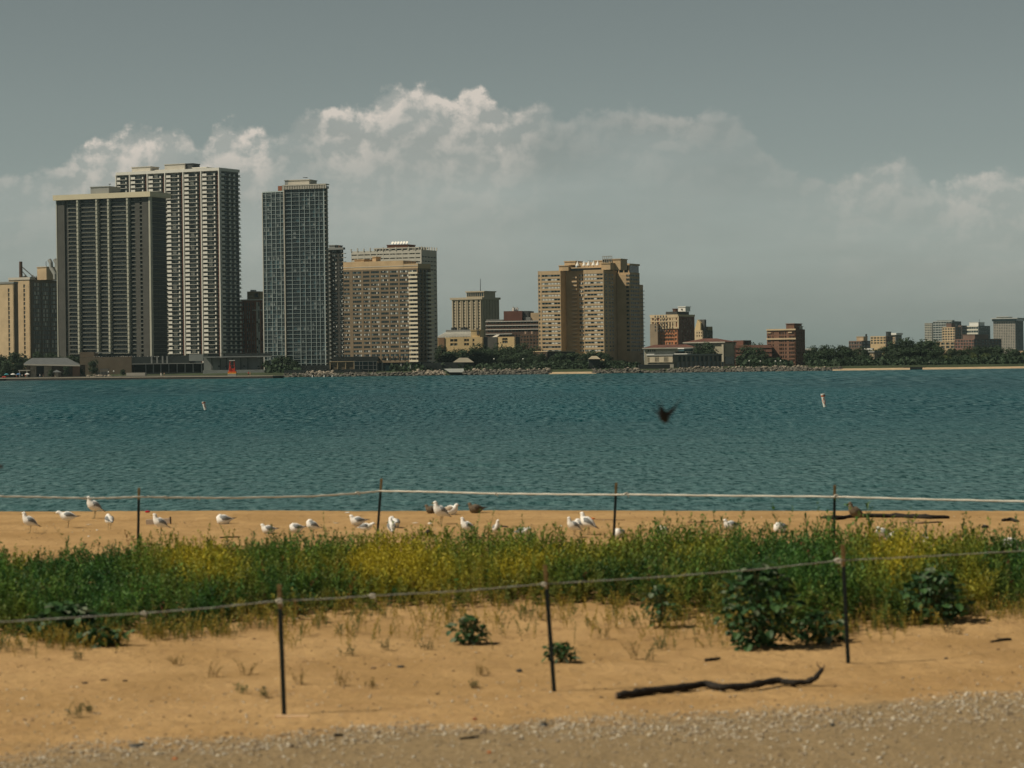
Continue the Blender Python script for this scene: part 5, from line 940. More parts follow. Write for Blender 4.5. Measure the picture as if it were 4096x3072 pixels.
# ---- people, parasols, lamps
skin = mat('skin', (.42, .26, .18), .6, .1, 3)
def person(px, py, D, z, pose, shirt, trousers, label):
    p = at(px, py, D); e = thing('person', label, 'person', (p.x, D, z), rnd.uniform(-.6, .6))
    st = {'a': .12, 'b': .22, 'c': .05}[pose]; vs_ = [(0, 0, .92), (.09, 0, .88), (.10, -st, .48), (.10, -st * .4 - .02, .05), (.10, -st * .4 - .16, .03), (-.09, 0, .88), (-.10, st, .48), (-.10, st + .06, .05), (-.10, st - .08, .03),
           (0, 0, 1.15), (0, 0, 1.38), (0, 0, 1.50), (0, -.02, 1.62), (0, -.02, 1.72), (.18, 0, 1.38), (.25, 0, 1.12), (.24, -.12, .90), (-.18, 0, 1.38), (-.25, 0, 1.12), (-.24, -.06, .88)]
    ed = [(0, 1), (1, 2), (2, 3), (3, 4), (0, 5), (5, 6), (6, 7), (7, 8), (0, 9), (9, 10), (10, 11), (11, 12), (12, 13), (10, 14), (14, 15), (15, 16), (10, 17), (17, 18), (18, 19)]
    rd = [.14, .10, .06, .04, .035, .10, .06, .04, .035, .14, .15, .055, .10, .08, .06, .042, .03, .06, .042, .03]
    me = bpy.data.meshes.new('body'); me.from_pydata(vs_, ed, []); me.materials.append(skin); o = link('body', me, e); md = o.modifiers.new('skin', 'SKIN')
    for i_, r_ in enumerate(rd): me.skin_vertices[0].data[i_].radius = (r_, r_ * .8)
    me.skin_vertices[0].data[0].use_root = True; o.modifiers.new('sub', 'SUBSURF').levels = 1; o.modifiers['sub'].render_levels = 1
    MB().tube([(0, 0, .90), (0, 0, 1.15), (0, 0, 1.44)], [.17, .18, .17], shirt, 10, flat=1).build('shirt', e); MB().tube([(.1, -.02, .92), (.10, -st, .45)], [.125, .09], trousers, 8).tube([(-.1, .02, .92), (-.10, st, .45)], [.125, .09], trousers, 8).build('shorts', e)
    MB().tube([(0, .01, 1.66), (0, .02, 1.80)], [.105, .05], mat('hair', (.03, .02, .015)), 8).build('hair', e)
cl = {n: mat('cloth_' + n, c, .8, .1, 3) for n, c in dict(white=(.7, .7, .68), red=(.5, .04, .03), blue=(.06, .16, .35), black=(.02, .02, .025), teal=(.05, .25, .3), tan=(.4, .3, .2)).items()}
for a in [(34, 1505, 1176, .8, 'a', 'black', 'black', 'person in black between the blue parasol and the red bags'), (66, 1505, 1177, .8, 'b', 'tan', 'red', 'person in tan shirt and red shorts left of the middle blue shade'), (89, 1505, 1176, .8, 'a', 'white', 'black', 'person in a white shirt under the open shelter'), (102, 1505, 1175, .8, 'c', 'red', 'tan', 'person in a red shirt next to the white parasol'), (160, 1506, 1172, .8, 'a', 'white', 'blue', 'person in white walking in front of the dark boathouse door'),
          (174, 1506, 1171, .8, 'c', 'black', 'tan', 'person in black by the right jamb of the boathouse'), (644, 1500, 1110, .99, 'b', 'white', 'white', 'person all in white strolling on the pier'), (657, 1500, 1109, .99, 'a', 'tan', 'black', 'person in tan beside the one in white on the pier'), (994, 1500, 1066, .99, 'b', 'red', 'black', 'person in red standing right of the beacon'), (1001, 1500, 1065, .99, 'c', 'tan', 'tan', 'person in tan farthest out on the pier')]:
    D_ = a[2]
    if a[3] > .9: x_ = at(a[0], a[1], 1100).x; t_ = (x_ - pa.x) / (pb.x - pa.x); D_ = pa.y + (pb.y - pa.y) * t_ + 3.5
    person(a[0], a[1], D_, a[3], a[4], cl[a[5]], cl[a[6]], a[7])
for px, c_, lab_ in ((26, 'teal', 'teal beach parasol, leftmost on the left shore'), (52, 'white', 'pale tilted parasol second on the left shore'), (74, 'blue', 'deep blue shade tent third on the left shore'), (109, 'white', 'white parasol beside the open shelter')):
    p = at(px, 1500, 1174); e = thing('parasol', lab_, 'parasol', (p.x, 1174, .8)); MB().tube([(0, 0, 0), (0, 0, 2.1)], .04, alu, 5).build('pole', e); MB().tube([(0, 0, 1.55), (0, 0, 1.8), (0, 0, 2.1)], [1.15, .75, .05], cl[c_], 10).build('canopy', e)
for px, lab_ in ((13, 'red beach bag, the left one of the pair at the left edge'), (21, 'red beach bag, the right one of the pair at the left edge')):
    p = at(px, 1510, 1173); e = thing('beach_bag', lab_, 'bag', (p.x, 1173, .8)); MB().tube([(-.45, 0, .3), (-.2, 0, .42), (.2, 0, .42), (.45, 0, .3)], [.2, .38, .38, .2], cl['red'], 8).build('bag_body', e); MB().tube([(-.2, 0, .7), (0, 0, 1.0), (.2, 0, .7)], .04, cl['red'], 5).build('handle', e)
def lamp(px, yt, D, label, zb_=1.9):
    p = at(px, yt, D); h = p.z - zb_; e = thing('street_lamp', label, 'street lamp', (p.x, D, zb_), 0, 'street lamps along the far shore'); MB().tube([(0, 0, 0), (0, 0, h)], [.12, .07], metal_dk, 6).build('post', e); MB().tube([(0, 0, h - .05), (0, 0, h + .25), (0, 0, h + .5)], [.2, .34, .1], mat('lamp_glass', (.75, .75, .7), .3), 8).build('globe', e)
for a in ((1976, 1438, 1135, 'street lamp in the tree belt below the tan office tower'), (2092, 1438, 1138, 'street lamp in the tree belt below the maroon block'), (2997, 1446, 1135, 'street lamp, leftmost on the lawn before the banded red building'), (3042, 1447, 1135, 'street lamp, second on the lawn before the banded red building'), (3102, 1447, 1135, 'street lamp, left of the pair at the foot of the russet block'), (3122, 1446, 1135, 'street lamp, right of the pair at the foot of the russet block'),
          (434, 1490, 1180, 'short lamp in front of the podium wall, the left of two', .9), (455, 1487, 1180, 'short lamp in front of the podium wall, the right of two', .9)): lamp(*a)

# ---- rocks and far beaches
rockm = mat('riprap_stone', (.25, .22, .175), .9, .5, .35); rockd = mat('wet_riprap_stone', (.10, .095, .08), .8, .6, .35)
def rocks(name, segs, label, rockm=rockm):
    r = np.random.RandomState(4); Vs, Fs = [], []; ico = np.array([(0, 0, 1), (.89, 0, .45), (.28, .85, .45), (-.72, .53, .45), (-.72, -.53, .45), (.28, -.85, .45), (.72, .53, -.45), (-.28, .85, -.45), (-.89, 0, -.45), (-.28, -.85, -.45), (.72, -.53, -.45), (0, 0, -1)])
    fi = np.array([(0, 1, 2), (0, 2, 3), (0, 3, 4), (0, 4, 5), (0, 5, 1), (1, 6, 2), (2, 7, 3), (3, 8, 4), (4, 9, 5), (5, 10, 1), (2, 6, 7), (3, 7, 8), (4, 8, 9), (5, 9, 10), (1, 10, 6), (11, 7, 6), (11, 8, 7), (11, 9, 8), (11, 10, 9), (11, 6, 10)]); k = 0
    for (p0, p1, n, ztop, y0) in segs:
        for j in range(n):
            t_ = r.rand(); s_ = .25 + .55 * r.rand() ** 1.5; px = p0 + (p1 - p0) * r.rand(); D = y0 + 7 * t_; x = pxy(px, 1480)[0] * D; z = -.1 + (ztop + .1) * t_ + .15 * r.normal()
            v = ico * (1 + .28 * r.normal(size=(12, 1))) * np.array([1.3, 1, .7]) * s_; a = r.rand() * 6.28; c_, s__ = math.cos(a), math.sin(a); v = np.stack([v[:, 0] * c_ - v[:, 1] * s__ + x, v[:, 0] * s__ + v[:, 1] * c_ + D, v[:, 2] + z], 1)
            Vs.append(v); Fs.append(fi + 12 * k); k += 1
    o = link(name, npmesh(name, np.concatenate(Vs), np.concatenate(Fs), [rockm])); tag(o, label, kind='stuff')
rocks('riprap_rocks', [(1225, 1335, 120, 2.2, 1120), (1650, 1780, 150, 2.0, 1118), (1870, 2200, 170, 2.3, 1121), (2930, 3230, 260, 2.0, 1119), (3200, 3300, 60, 1.3, 1120), (350, 450, 110, 1.6, 1165), (2490, 2560, 50, 1.8, 1120), (2700, 2930, 70, 2.0, 1121)], 'pale sunlit broken rocks lining parts of the far shore')
rocks('dark_riprap_rocks', [(1130, 1700, 560, 1.4, 1116), (1855, 2200, 420, 1.6, 1115), (2370, 2560, 260, 1.5, 1116), (2550, 2700, 110, 1.0, 1118), (2670, 3230, 760, 1.3, 1114), (3200, 3370, 150, 1.1, 1117), (2190, 2380, 40, .8, 1122)], 'dark weathered rocks at the far waterline', rockd)
sandf = mat('far_sand', (.42, .32, .20), .95, .2, .3)
mb = MB()
for p0, p1 in ((2190, 2385), (3330, 3640), (3690, 4200)):
    n = 14
    for k in range(n):
        a, c_ = p0 + (p1 - p0) * k / n, p0 + (p1 - p0) * (k + 1) / n; z_ = 1.25; yy = lambda q: 1112 + 2 * math.sin(q * .02); xx_ = lambda q, D: pxy(q, 1480)[0] * D
        mb.poly([(xx_(a, yy(a)), yy(a), -.3), (xx_(c_, yy(c_)), yy(c_), -.3), (xx_(c_, 1122), 1122, .75), (xx_(a, 1122), 1122, .75), (xx_(a, 1128), 1128, .8), (xx_(c_, 1128), 1128, .8)], [(0, 1, 2, 3), (3, 2, 5, 4)], sandf)
o = mb.build('far_beach'); tag(o, 'thin strips of pale sand on the far shore', kind='structure')

# low undergrowth that closes the foot of the woods
r_ = np.random.RandomState(8); P = []
for p0, p1, n in ((-60, 130, 700), (150, 330, 300), (1060, 1200, 500), (1680, 2560, 3600), (2960, 3170, 900), (3225, 4200, 4200), (1560, 1700, 300)):
    px = r_.uniform(p0, p1, n); D = r_.uniform(1139, 1160, n) if p0 > 400 else r_.uniform(1186, 1200, n); hh_ = r_.rand(n) ** 1.4 * (1.6 + 2.6 * fbm(px / 22, px * 0, 3)) 
    u = (px - 2048) / F; P.append(np.stack([u * D, D, 1.7 + hh_], 1))
P = np.concatenate(P); n = len(P); Nn = r_.normal(size=(n, 3)) + [0, -.4, .6]; Nn /= np.linalg.norm(Nn, axis=1)[:, None]; a = np.cross(Nn, r_.normal(size=(n, 3))); a /= np.linalg.norm(a, axis=1)[:, None]; b_ = np.cross(Nn, a); s1 = .35 + .5 * r_.rand(n, 1)
V = np.stack([P - a * s1, P - b_ * s1, P + a * s1, P + b_ * s1], 1).reshape(-1, 3); C = np.repeat(np.stack([.6 + .7 * r_.rand(n)] * 3 + [np.ones(n)], 1), 4, 0)
o = link('undergrowth', npmesh('undergrowth', V, np.arange(4 * n).reshape(-1, 4), [leafm], colors=C)); tag(o, 'dark bushes closing the foot of the far woods', kind='stuff')

# ================================================================== THE BEACH
# ---- weeds: one dense belt nobody could count
wr = np.random.RandomState(21)
weedm = mat('weed_leaves', (1, 1, 1), 0.6, 0.12, 30, trans=0.30, attr='tint', spec=0.25)
def pxcol(x, y): return 2048 + F * x / y
fr_px = np.array([-600, 0, 300, 700, 1000, 1300, 1700, 2100, 2500, 2800, 3200, 3600, 4096, 4700]); fr_D = np.array([32.4, 32.2, 32.0, 32.7, 33.7, 34.7, 35.3, 35.3, 34.8, 33.0, 31.5, 32.6, 34.0, 34])
bk_D = np.array([42.5, 42.5, 42.5, 43.2, 43.5, 43.5, 43.5, 43.5, 43.0, 42.5, 42.3, 41.0, 40.0, 40])
ht = np.array([.42, .44, .44, .48, .48, .47, .47, .50, .58, .66, .70, .66, .60, .58])
YELP = [(760, 2230, 130, 60, 1.0), (900, 2290, 80, 40, .6), (1600, 2230, 130, 75, 1.0), (1480, 2260, 120, 60, .8), (2020, 2260, 150, 60, .75), (1180, 2260, 60, 40, .5), (3560, 2230, 90, 70, 1.1), (3890, 2330, 60, 80, .7), (2750, 2210, 120, 40, .5), (60, 2230, 60, 30, .5), (3750, 2200, 120, 40, .5), (2350, 2200, 140, 50, .5), (1750, 2330, 90, 50, .7)]
def weed_plants():
    P = []
    for _ in range(90000):
        px = wr.uniform(-500, 4600); y = wr.uniform(31.2, 44); f_ = np.interp(px, fr_px, fr_D); b_ = np.interp(px, fr_px, bk_D); n_ = fbm(np.array(px / 90.), np.array(y * .9), 3)
        f_ += (n_ - .5) * 2.0; b_ += (fbm(np.array(px / 60. + 9), np.array(y * .5), 3) - .5) * 1.6
        if y < f_ or y > b_: continue
        edge = min(y - f_, 1.2) / 1.2; back = min(b_ - y, 1.5) / 1.5
        if wr.rand() > .50 + .5 * edge: continue
        x = (px - 2048) / F * y; P.append((x, y, px, edge, back, float(n_)))
        if len(P) >= 10500: break
    return P
WP = weed_plants()
def leaves(base, hgt, nlv, L_, Wd, tintc, lean, spread, out, V, C):
    """lanceolate leaves up a stem, written into V, C"""
    n = nlv; t_ = (np.arange(n) + wr.rand(n)) / n; t_ = .12 + .88 * t_; az_ = np.arange(n) * 2.4 + wr.rand() * 6.3; p = base + np.stack([lean[0] * t_ ** 2 * hgt, lean[1] * t_ ** 2 * hgt, t_ * hgt], 1)
    up = spread[0] + (spread[1] - spread[0]) * t_ + wr.normal(size=n) * .18; d_ = np.stack([np.cos(az_) * np.cos(up), np.sin(az_) * np.cos(up), np.sin(up)], 1)
    s_ = np.stack([-np.sin(az_), np.cos(az_), np.zeros(n)], 1) + wr.normal(size=(n, 3)) * .25; ll = (L_ * (.6 + .6 * wr.rand(n)) * (1.15 - .55 * t_))[:, None]; ww = (Wd * (.7 + .6 * wr.rand(n)))[:, None]
    mid = p + d_ * ll * .45 + np.array([0, 0, 1]) * ll * .05; tip = p + d_ * ll - np.array([0, 0, 1]) * ll * .16
    V.append(np.stack([p, mid + s_ * ww, tip, mid - s_ * ww], 1).reshape(-1, 3)); c = tintc[None] * (.72 + .5 * wr.rand(n, 1)) * (.75 + .45 * t_[:, None]); C.append(np.repeat(np.concatenate([c, np.ones((n, 1))], 1), 4, 0))
    # the stem, as two crossed slivers
    for a in (0.6, 2.2):
        o_ = np.array([math.cos(a), math.sin(a), 0]) * .0028; e0 = base; e1 = base + np.array([lean[0] * hgt, lean[1] * hgt, hgt]); m_ = base + np.array([lean[0] * .25 * hgt, lean[1] * .25 * hgt, hgt * .5])
        V.append(np.array([e0 - o_, e0 + o_, m_ + o_, m_ - o_, m_ - o_, m_ + o_, e1 + o_ * .4, e1 - o_ * .4])); c = np.append(tintc * .9, 1); C.append(np.tile(c, (8, 1)))
GRN = np.array([.028, .098, .028]); GR2 = np.array([.090, .195, .036]); YEL = np.array([.40, .34, .028]); DRY = np.array([.36, .26, .10]); RUS = np.array([.13, .05, .025])
V, C = [], []
for (x, y, px, edge, back, nz) in WP:
    hb = float(np.interp(px, fr_px, ht)); cl_ = float(fbm(np.array(x * 1.5 + 31), np.array(y * 1.1), 3)); h = hb * (.45 + .55 * wr.rand()) * (.52 + .48 * edge) * max(.45, .1 + 1.8 * cl_)
    if wr.rand() < .05: h *= 1.35
    z = hz1(x, y); pyv = HY - (px - 2048) * math.tan(ROLL) + F * (CZ - z - h * .7) / y
    yv = sum(a * math.exp(-((px - cx) / (sx * 1.3)) ** 2 - ((pyv - cy) / (sy * 1.2)) ** 2) for cx, cy, sx, sy, a in YELP); yv = yv * (.55 + .9 * wr.rand()) + .10 * (nz > .56); yv *= .35 + 1.1 * float(fbm(np.array(x * 2.3), np.array(y * 1.4 + 50), 2))
    g = GRN + (GR2 - GRN) * min(1, max(0, (cl_ - .35) * 2 + .5 * wr.rand() - .2)); g = g * (.55 + .75 * wr.rand())
    if wr.rand() < .008: g = RUS
    fr = (1 - edge) * (1.0 if 900 < px < 3000 else .45)
    c = g + (YEL - g) * min(1, max(0, yv)); c = c + (np.array([.30, .25, .05]) - c) * min(.85, max(0, fr * (.2 + .9 * wr.rand())))
    if wr.rand() < .13 and yv < .4: leaves(np.array([x, y, z - .01]), h * .9, int(20 + 10 * wr.rand()), .075, .026, g * .75, wr.normal(size=2) * .3, (-.3, .6), None, V, C); continue
    leaves(np.array([x, y, z - .01]), h, int(22 + 14 * wr.rand()), .095 if hb < .5 else .12, .0095 + .006 * wr.rand(), c, wr.normal(size=2) * .26, (.0, 1.05), None, V, C)
# thin dry stems that straggle out of the front of the belt
for _ in range(2300):
    px = wr.uniform(-200, 4300); f_ = np.interp(px, fr_px, fr_D); w_ = 3.6 if 1000 < px < 2900 else 1.3; y = f_ - abs(wr.normal()) * w_ * .5
    if fbm(np.array(px / 70.), np.array(y * 1.2), 2) < .44 or y < 30: continue
    x = (px - 2048) / F * y; c = np.array([.34, .26, .05]) if wr.rand() < .6 else np.array([.10, .14, .03]); leaves(np.array([x, y, hz1(x, y)]), (.08 + .20 * wr.rand()), int(10 + 10 * wr.rand()), .055, .006, c, wr.normal(size=2) * .35, (.3, 1.1), None, V, C)
V = np.concatenate(V); C = np.concatenate(C)
o = link('beach_weeds', npmesh('beach_weeds', V, np.arange(len(V)).reshape(-1, 4), [weedm], colors=C)); tag(o, 'dense belt of green and yellow weeds across the beach', kind='stuff')

# ---- plants one can point at
def leaf_mesh(name, m, kind):
    if kind == 'long': vs_ = [(0, 0, 0), (.35, .085, .07), (.35, -.085, .07), (.38, 0, .02), (.75, .06, .05), (.75, -.06, .05), (.78, 0, .0), (1, 0, -.12)]; fs = [(0, 3, 1), (0, 2, 3), (1, 3, 6, 4), (3, 2, 5, 6), (4, 6, 7), (6, 5, 7)]
    else: vs_ = [(0, 0, 0), (-.06, .3, .03), (.3, .46, .05), (.72, .32, .02), (1, 0, -.12), (.72, -.32, .02), (.3, -.46, .05), (-.06, -.3, .03), (.45, 0, -.06)]; fs = [(0, 8, 2, 1), (8, 4, 3, 2), (0, 7, 6, 8), (8, 6, 5, 4)]
    return MB().poly(vs_, fs, m).mesh(name)
lm = [mat('broad_leaf_dark', (.032, .082, .028), .55, .2, 20, trans=.2), mat('broad_leaf_green', (.055, .125, .038), .55, .2, 20, trans=.25), mat('broad_leaf_pale', (.15, .19, .12), .7, .15, 20, trans=.2), mat('long_leaf_green', (.05, .12, .03), .55, .2, 20, trans=.3), mat('long_leaf_bright', (.08, .16, .035), .55, .2, 20, trans=.3)]
BL = [leaf_mesh('leaf', lm[0], 'b'), leaf_mesh('leaf', lm[0], 'b'), leaf_mesh('leaf', lm[1], 'b'), leaf_mesh('leaf', lm[1], 'b'), leaf_mesh('leaf', lm[2], 'b')]; LL = [leaf_mesh('leaf', lm[3], 'long'), leaf_mesh('leaf', lm[4], 'long')]
stem_m = mat('green_stem', (.09, .10, .04), .7, .2, 10)
def bush(px, py, w, h, n, ls, label, lset=BL, seed=0, z_lo=.1, D=None):
    g = gpt(px, py); r = random.Random(seed); e = thing('broad_leaved_plant' if lset is BL else 'tall_weed', label, 'plant', g); W_, H_ = w * g.y / F, h * g.y / F; mb = MB(); tips = []
    for k in range(13):
        a = k * .9 + r.random(); q = (math.cos(a) * W_ * .33 * r.uniform(.4, 1), math.sin(a) * W_ * .3, H_ * r.uniform(.55, .95)); mb.tube([(0, 0, -.02), (q[0] * .4, q[1] * .4, q[2] * .55), q], [.010, .008, .004], stem_m, 5); tips.append(q)
    mb.build('stem', e)
    for k in range(n):
        a = r.uniform(0, 6.28); rr_ = math.sqrt(r.random()); z = z_lo + (1 - z_lo) * r.random(); prof = (.75 + .45 * math.sin(min(1, z * 1.1) * 3.0)) * (1 if z < .7 else 1 - (z - .7) * 1.7); p = Vector((math.cos(a) * rr_ * W_ * .5 * prof, math.sin(a) * rr_ * W_ * .42 * prof, z * H_))
        o = link('leaf', r.choice(lset), e, p); s_ = ls * r.uniform(.6, 1.15); o.scale = (s_, s_, s_); o.rotation_euler = (r.uniform(-.5, .5), r.uniform(-.7, .9), a + r.uniform(-.6, .6))
    return e
BUSHES = [(3035, 2592, 300, 340, 290, .105, 'big broad-leaved bush standing on the sand left of the right hand near post', 3, .03),
          (3270, 2572, 200, 130, 100, .085, 'low bushy plant tucked behind the foot of the right hand near post', 4, .1),
          (3730, 2490, 260, 210, 150, .115, 'dark broad-leaved bush at the weed edge right of the right hand near post', 5, .1),
          (1880, 2580, 150, 110, 80, .075, 'small round leafy plant alone on the sand left of the middle near post', 6, .1),
          (2245, 2650, 130, 80, 50, .07, 'low grey green plant at the right of the middle near post', 7, .1),
          (280, 2555, 260, 140, 90, .14, 'dark leafy plant with one pale big leaf at the lower left weed edge', 8, .1),
          (410, 2585, 170, 70, 50, .11, 'flat dark plant spilling onto the sand at lower left', 9, .1),
          (2640, 2510, 110, 170, 80, .07, 'narrow upright bush at the weed front between the middle and right near posts', 10, .1)]
def fill_leaves(e, w, h, n, ls, seed, py, px, z_lo=.1):
    g = gpt(px, py); W_, H_ = w * g.y / F, h * g.y / F; q = np.random.RandomState(seed + 50); nn = int(n * 2.2); a = q.rand(nn) * 6.28; rr_ = np.sqrt(q.rand(nn)) * .85; z = z_lo + (.92 - z_lo) * q.rand(nn); pf = (.75 + .45 * np.sin(np.minimum(1, z * 1.1) * 3)) * np.where(z < .7, 1, 1 - (z - .7) * 1.7)
    P = np.stack([np.cos(a) * rr_ * W_ * .5 * pf, np.sin(a) * rr_ * W_ * .42 * pf, z * H_], 1); Nn = q.normal(size=(nn, 3)) + [0, -.5, .8]; Nn /= np.linalg.norm(Nn, axis=1)[:, None]; u = np.cross(Nn, q.normal(size=(nn, 3))); u /= np.linalg.norm(u, axis=1)[:, None]; w2 = np.cross(Nn, u); s1 = ls * .40 * (.6 + .5 * q.rand(nn, 1))
    V = np.stack([P - u * s1, P - w2 * s1 * .8, P + u * s1, P + w2 * s1 * .8], 1).reshape(-1, 3); o = link('inner_leaves', npmesh('inner_leaves', V, np.arange(4 * nn).reshape(-1, 4), [lm[0]]), e); o['kind'] = 'stuff'
for (px, py, w, h, n, ls, lab_, sd, zl) in BUSHES: fill_leaves(bush(px, py, w, h, n, ls, lab_, seed=sd, z_lo=zl), w, h, n, ls, sd, py, px, zl)
def tall(px, ytop, D, n, label, seed, spread=1.0):
    r = random.Random(seed); x = pxy(px, ytop)[0] * D; z0 = hz1(x, D); zt_ = at(px, ytop, D).z; H_ = zt_ - z0; e = thing('tall_weed', label, 'plant', (x, D, z0)); ln = r.uniform(-.1, .12); MB().tube([(0, 0, 0), (ln * H_ * .3, 0, H_ * .5), (ln * H_, 0, H_ * .92)], [.006, .005, .002], stem_m, 5).build('stem', e)
    for k in range(n):
        t_ = .35 + .62 * k / n; a = k * 2.4 + r.uniform(-.4, .4); o = link('leaf', r.choice(LL), e, (ln * H_ * t_ * t_, 0, H_ * t_)); s_ = r.uniform(.11, .17) * spread * (1.2 - .5 * t_); o.scale = (s_, s_ * 1.15, s_); o.rotation_euler = (0, -r.uniform(.7, 1.25), a)
for a in [(3485, 2010, 40.6, 22, 'tallest long-leaved weed, its spray reaching over the lake line right of the brown gull', 1, 1.35), (2868, 2062, 41.5, 18, 'long-leaved weed just left of the gull half hidden before the big bush', 2, 1.1), (3232, 2060, 41.2, 16, 'rounded dark weed top left of the rightmost far post', 3, 1.1), (3860, 2100, 39.6, 24, 'spiky weed tuft on bare sand between the two right edge gulls', 4, 1.2), (3700, 2095, 40.4, 18, 'spiky weed in front of the long dark driftwood', 5, 1.1), (1008, 2118, 43.3, 14, 'tall dark weed top below the resting gull left of centre', 6, 1.0),
          (1655, 2130, 43.6, 14, 'slim weed rising left of the dark lump on the sand', 7, 1.0), (1795, 2122, 43.4, 16, 'weed crown under the standing gull at centre', 8, 1.0), (2128, 2130, 43.0, 10, 'single long blade weed right of the leaning gull', 9, 1.25), (2560, 2105, 42.2, 16, 'weed spray between two white gull heads right of the third far post', 10, 1.0), (1510, 2120, 43.9, 10, 'weed hugging the foot of the second far post', 11, .9), (560, 2150, 43.0, 14, 'weed at the foot of the leftmost far post', 12, 1.0),
          (4060, 2120, 38.6, 20, 'feathery weed at the right edge in front of the resting gull', 13, 1.2), (3990, 2180, 38.2, 14, 'thin weed left of the right edge resting gull', 14, 1.0), (260, 2150, 42.8, 12, 'weed top under the bent gull at the left', 15, .9)]: tall(*a)
# small weeds scattered on the sand
small = [(15, 2610, 'tall thin tuft at the left edge of the sand', .20, 0), (318, 2640, 'tiny dark sprig left of the dark debris line', .10, 2), (700, 2660, 'faint dry sprig in the left sand', .12, 1), (850, 2712, 'dry tuft above the green clump left of the near left post', .17, 1), (985, 2700, 'thin pale tuft close left of the near left post', .18, 1), (1200, 2740, 'pale tuft close right of the near left post', .20, 1), (962, 2775, 'dark green clump left of the near left post', .10, 0), (1060, 2790, 'grey green sprig right of the dark green clump', .10, 2), (290, 2875, 'sprawling sprig low in the left foreground', .13, 2), (345, 2852, 'little dark sprig beside the sprawling one', .09, 2),
         (1400, 2625, 'small tuft in bare sand right of the near left post', .13, 2), (1540, 2600, 'upright sprig left of the small round plant', .12, 2), (1355, 2545, 'bushy tuft at the weed edge right of the near left post', .16, 0), (1370, 2745, 'tan tuft with a white pebble beneath', .15, 1), (1480, 2755, 'tan spreading tuft right of the pebble tuft', .13, 1), (1930, 2705, 'dry yellow curl of grass left of the middle near post', .16, 1), (1890, 2755, 'small olive sprig below the yellow curl', .08, 2), (1705, 2600, 'thin sprig left of the small round leafy plant', .12, 2),
         (2530, 2640, 'yellow green stalk tallest right of the middle near post', .20, 1), (2600, 2650, 'olive stalk beside the narrow upright bush', .22, 2), (2420, 2560, 'yellow tuft between the middle near post and the narrow bush', .20, 1), (2640, 2600, 'dark drooping sprig below the narrow upright bush', .14, 0), (3790, 2530, 'grass tuft under the dark bush on the right', .12, 2), (3850, 2540, 'pale grass tuft right of the one under the dark bush', .12, 1), (3420, 2510, 'dry tuft just right of the right near post', .10, 1)]
for k, (px, py, lab_, h, c) in enumerate(small):
    g = gpt(px, py); V, C = [], []; base_ = [GRN, DRY * .8, np.array([.11, .12, .05])][c]
    for j in range(6): leaves(np.array([wr.normal() * .035, wr.normal() * .03, 0]), h * (.5 + .6 * wr.rand()), 12, .05, .0055, base_, wr.normal(size=2) * .5, (.2, 1.0), None, V, C)
    V = np.concatenate(V); me = npmesh('small_weed', V, np.arange(len(V)).reshape(-1, 4), [weedm], colors=np.concatenate(C)); o = link('small_weed', me, None, g); tag(o, lab_, 'weed', 'small weeds scattered on the sand')

# ---- gravel, twigs and pebbles
OCT = np.array([(1, 0, 0), (0, 1, 0), (-1, 0, 0), (0, -1, 0), (0, 0, .7), (0, 0, -.6)]); OF = np.array([(0, 1, 4), (1, 2, 4), (2, 3, 4), (3, 0, 4), (1, 0, 5), (2, 1, 5), (3, 2, 5), (0, 3, 5)])
def pebbles(name, n, fn, size, cols, label, rough=.8):
    r = np.random.RandomState(len(name)); P = []
    while len(P) < n:
        p = fn(r)
        if p is not None: P.append(p)
    P = np.array(P); z = hz(P[:, 0], P[:, 1]); s_ = size[0] + (size[1] - size[0]) * r.rand(n) ** 2.4; v = OCT[None] * (1 + .3 * r.normal(size=(n, 6, 1))) * s_[:, None, None] * np.array([1.15, 1, .75]); a = r.rand(n) * 6.28; c_, s__ = np.cos(a)[:, None], np.sin(a)[:, None]
    v = np.stack([v[..., 0] * c_ - v[..., 1] * s__, v[..., 0] * s__ + v[..., 1] * c_, v[..., 2]], -1) + np.stack([P[:, 0], P[:, 1], z + s_ * .2], 1)[:, None]
    f = (OF[None] + 6 * np.arange(n)[:, None, None]).reshape(-1, 3); ci = np.array(cols)[r.randint(0, len(cols), n)] * (.8 + .4 * r.rand(n, 1)); C = np.repeat(np.concatenate([ci, np.ones((n, 1))], 1), 6, 0)
    o = link(name, npmesh(name, v.reshape(-1, 3), f, [mat('pebble_stone', (1, 1, 1), rough, .15, 40, attr='tint')], colors=C)); tag(o, label, kind='stuff')
def gz(r):
    y = r.uniform(20.5, 27.5); x = r.uniform(-.25, .25) * y; ed = 24.6 + .34 * x - y + (float(fbm(np.array(x * .9), np.array(y * .9), 3)) - .5) * 2.4
    if ed < 0 and r.rand() > .05: return None
    if ed > 1.5 and r.rand() < .80: return None
    return (x, y)
pebbles('gravel', 19000, gz, (.003, .021), [(.62, .55, .43), (.50, .42, .30), (.38, .31, .22), (.22, .17, .12), (.68, .62, .52), (.45, .36, .25)], 'loose gravel and shell bits of the strip nearest the camera')
def sz(r): y = r.uniform(23, 58); x = r.uniform(-.22, .22) * y; return (x, y) if r.rand() < .3 + .7 * (float(fbm(np.array(x * .6), np.array(y * .3), 3)) > .55) else None
pebbles('beach_litter', 6500, sz, (.004, .019), [(.16, .10, .06), (.24, .16, .09), (.10, .07, .045), (.66, .58, .46)], 'bits of bark, shell and stone strewn over the sand')
woodm = mat('driftwood', (.022, .019, .016), .9, .5, 25, bump=.6); woodl = mat('dry_wood', (.22, .15, .09), .9, .3, 20)
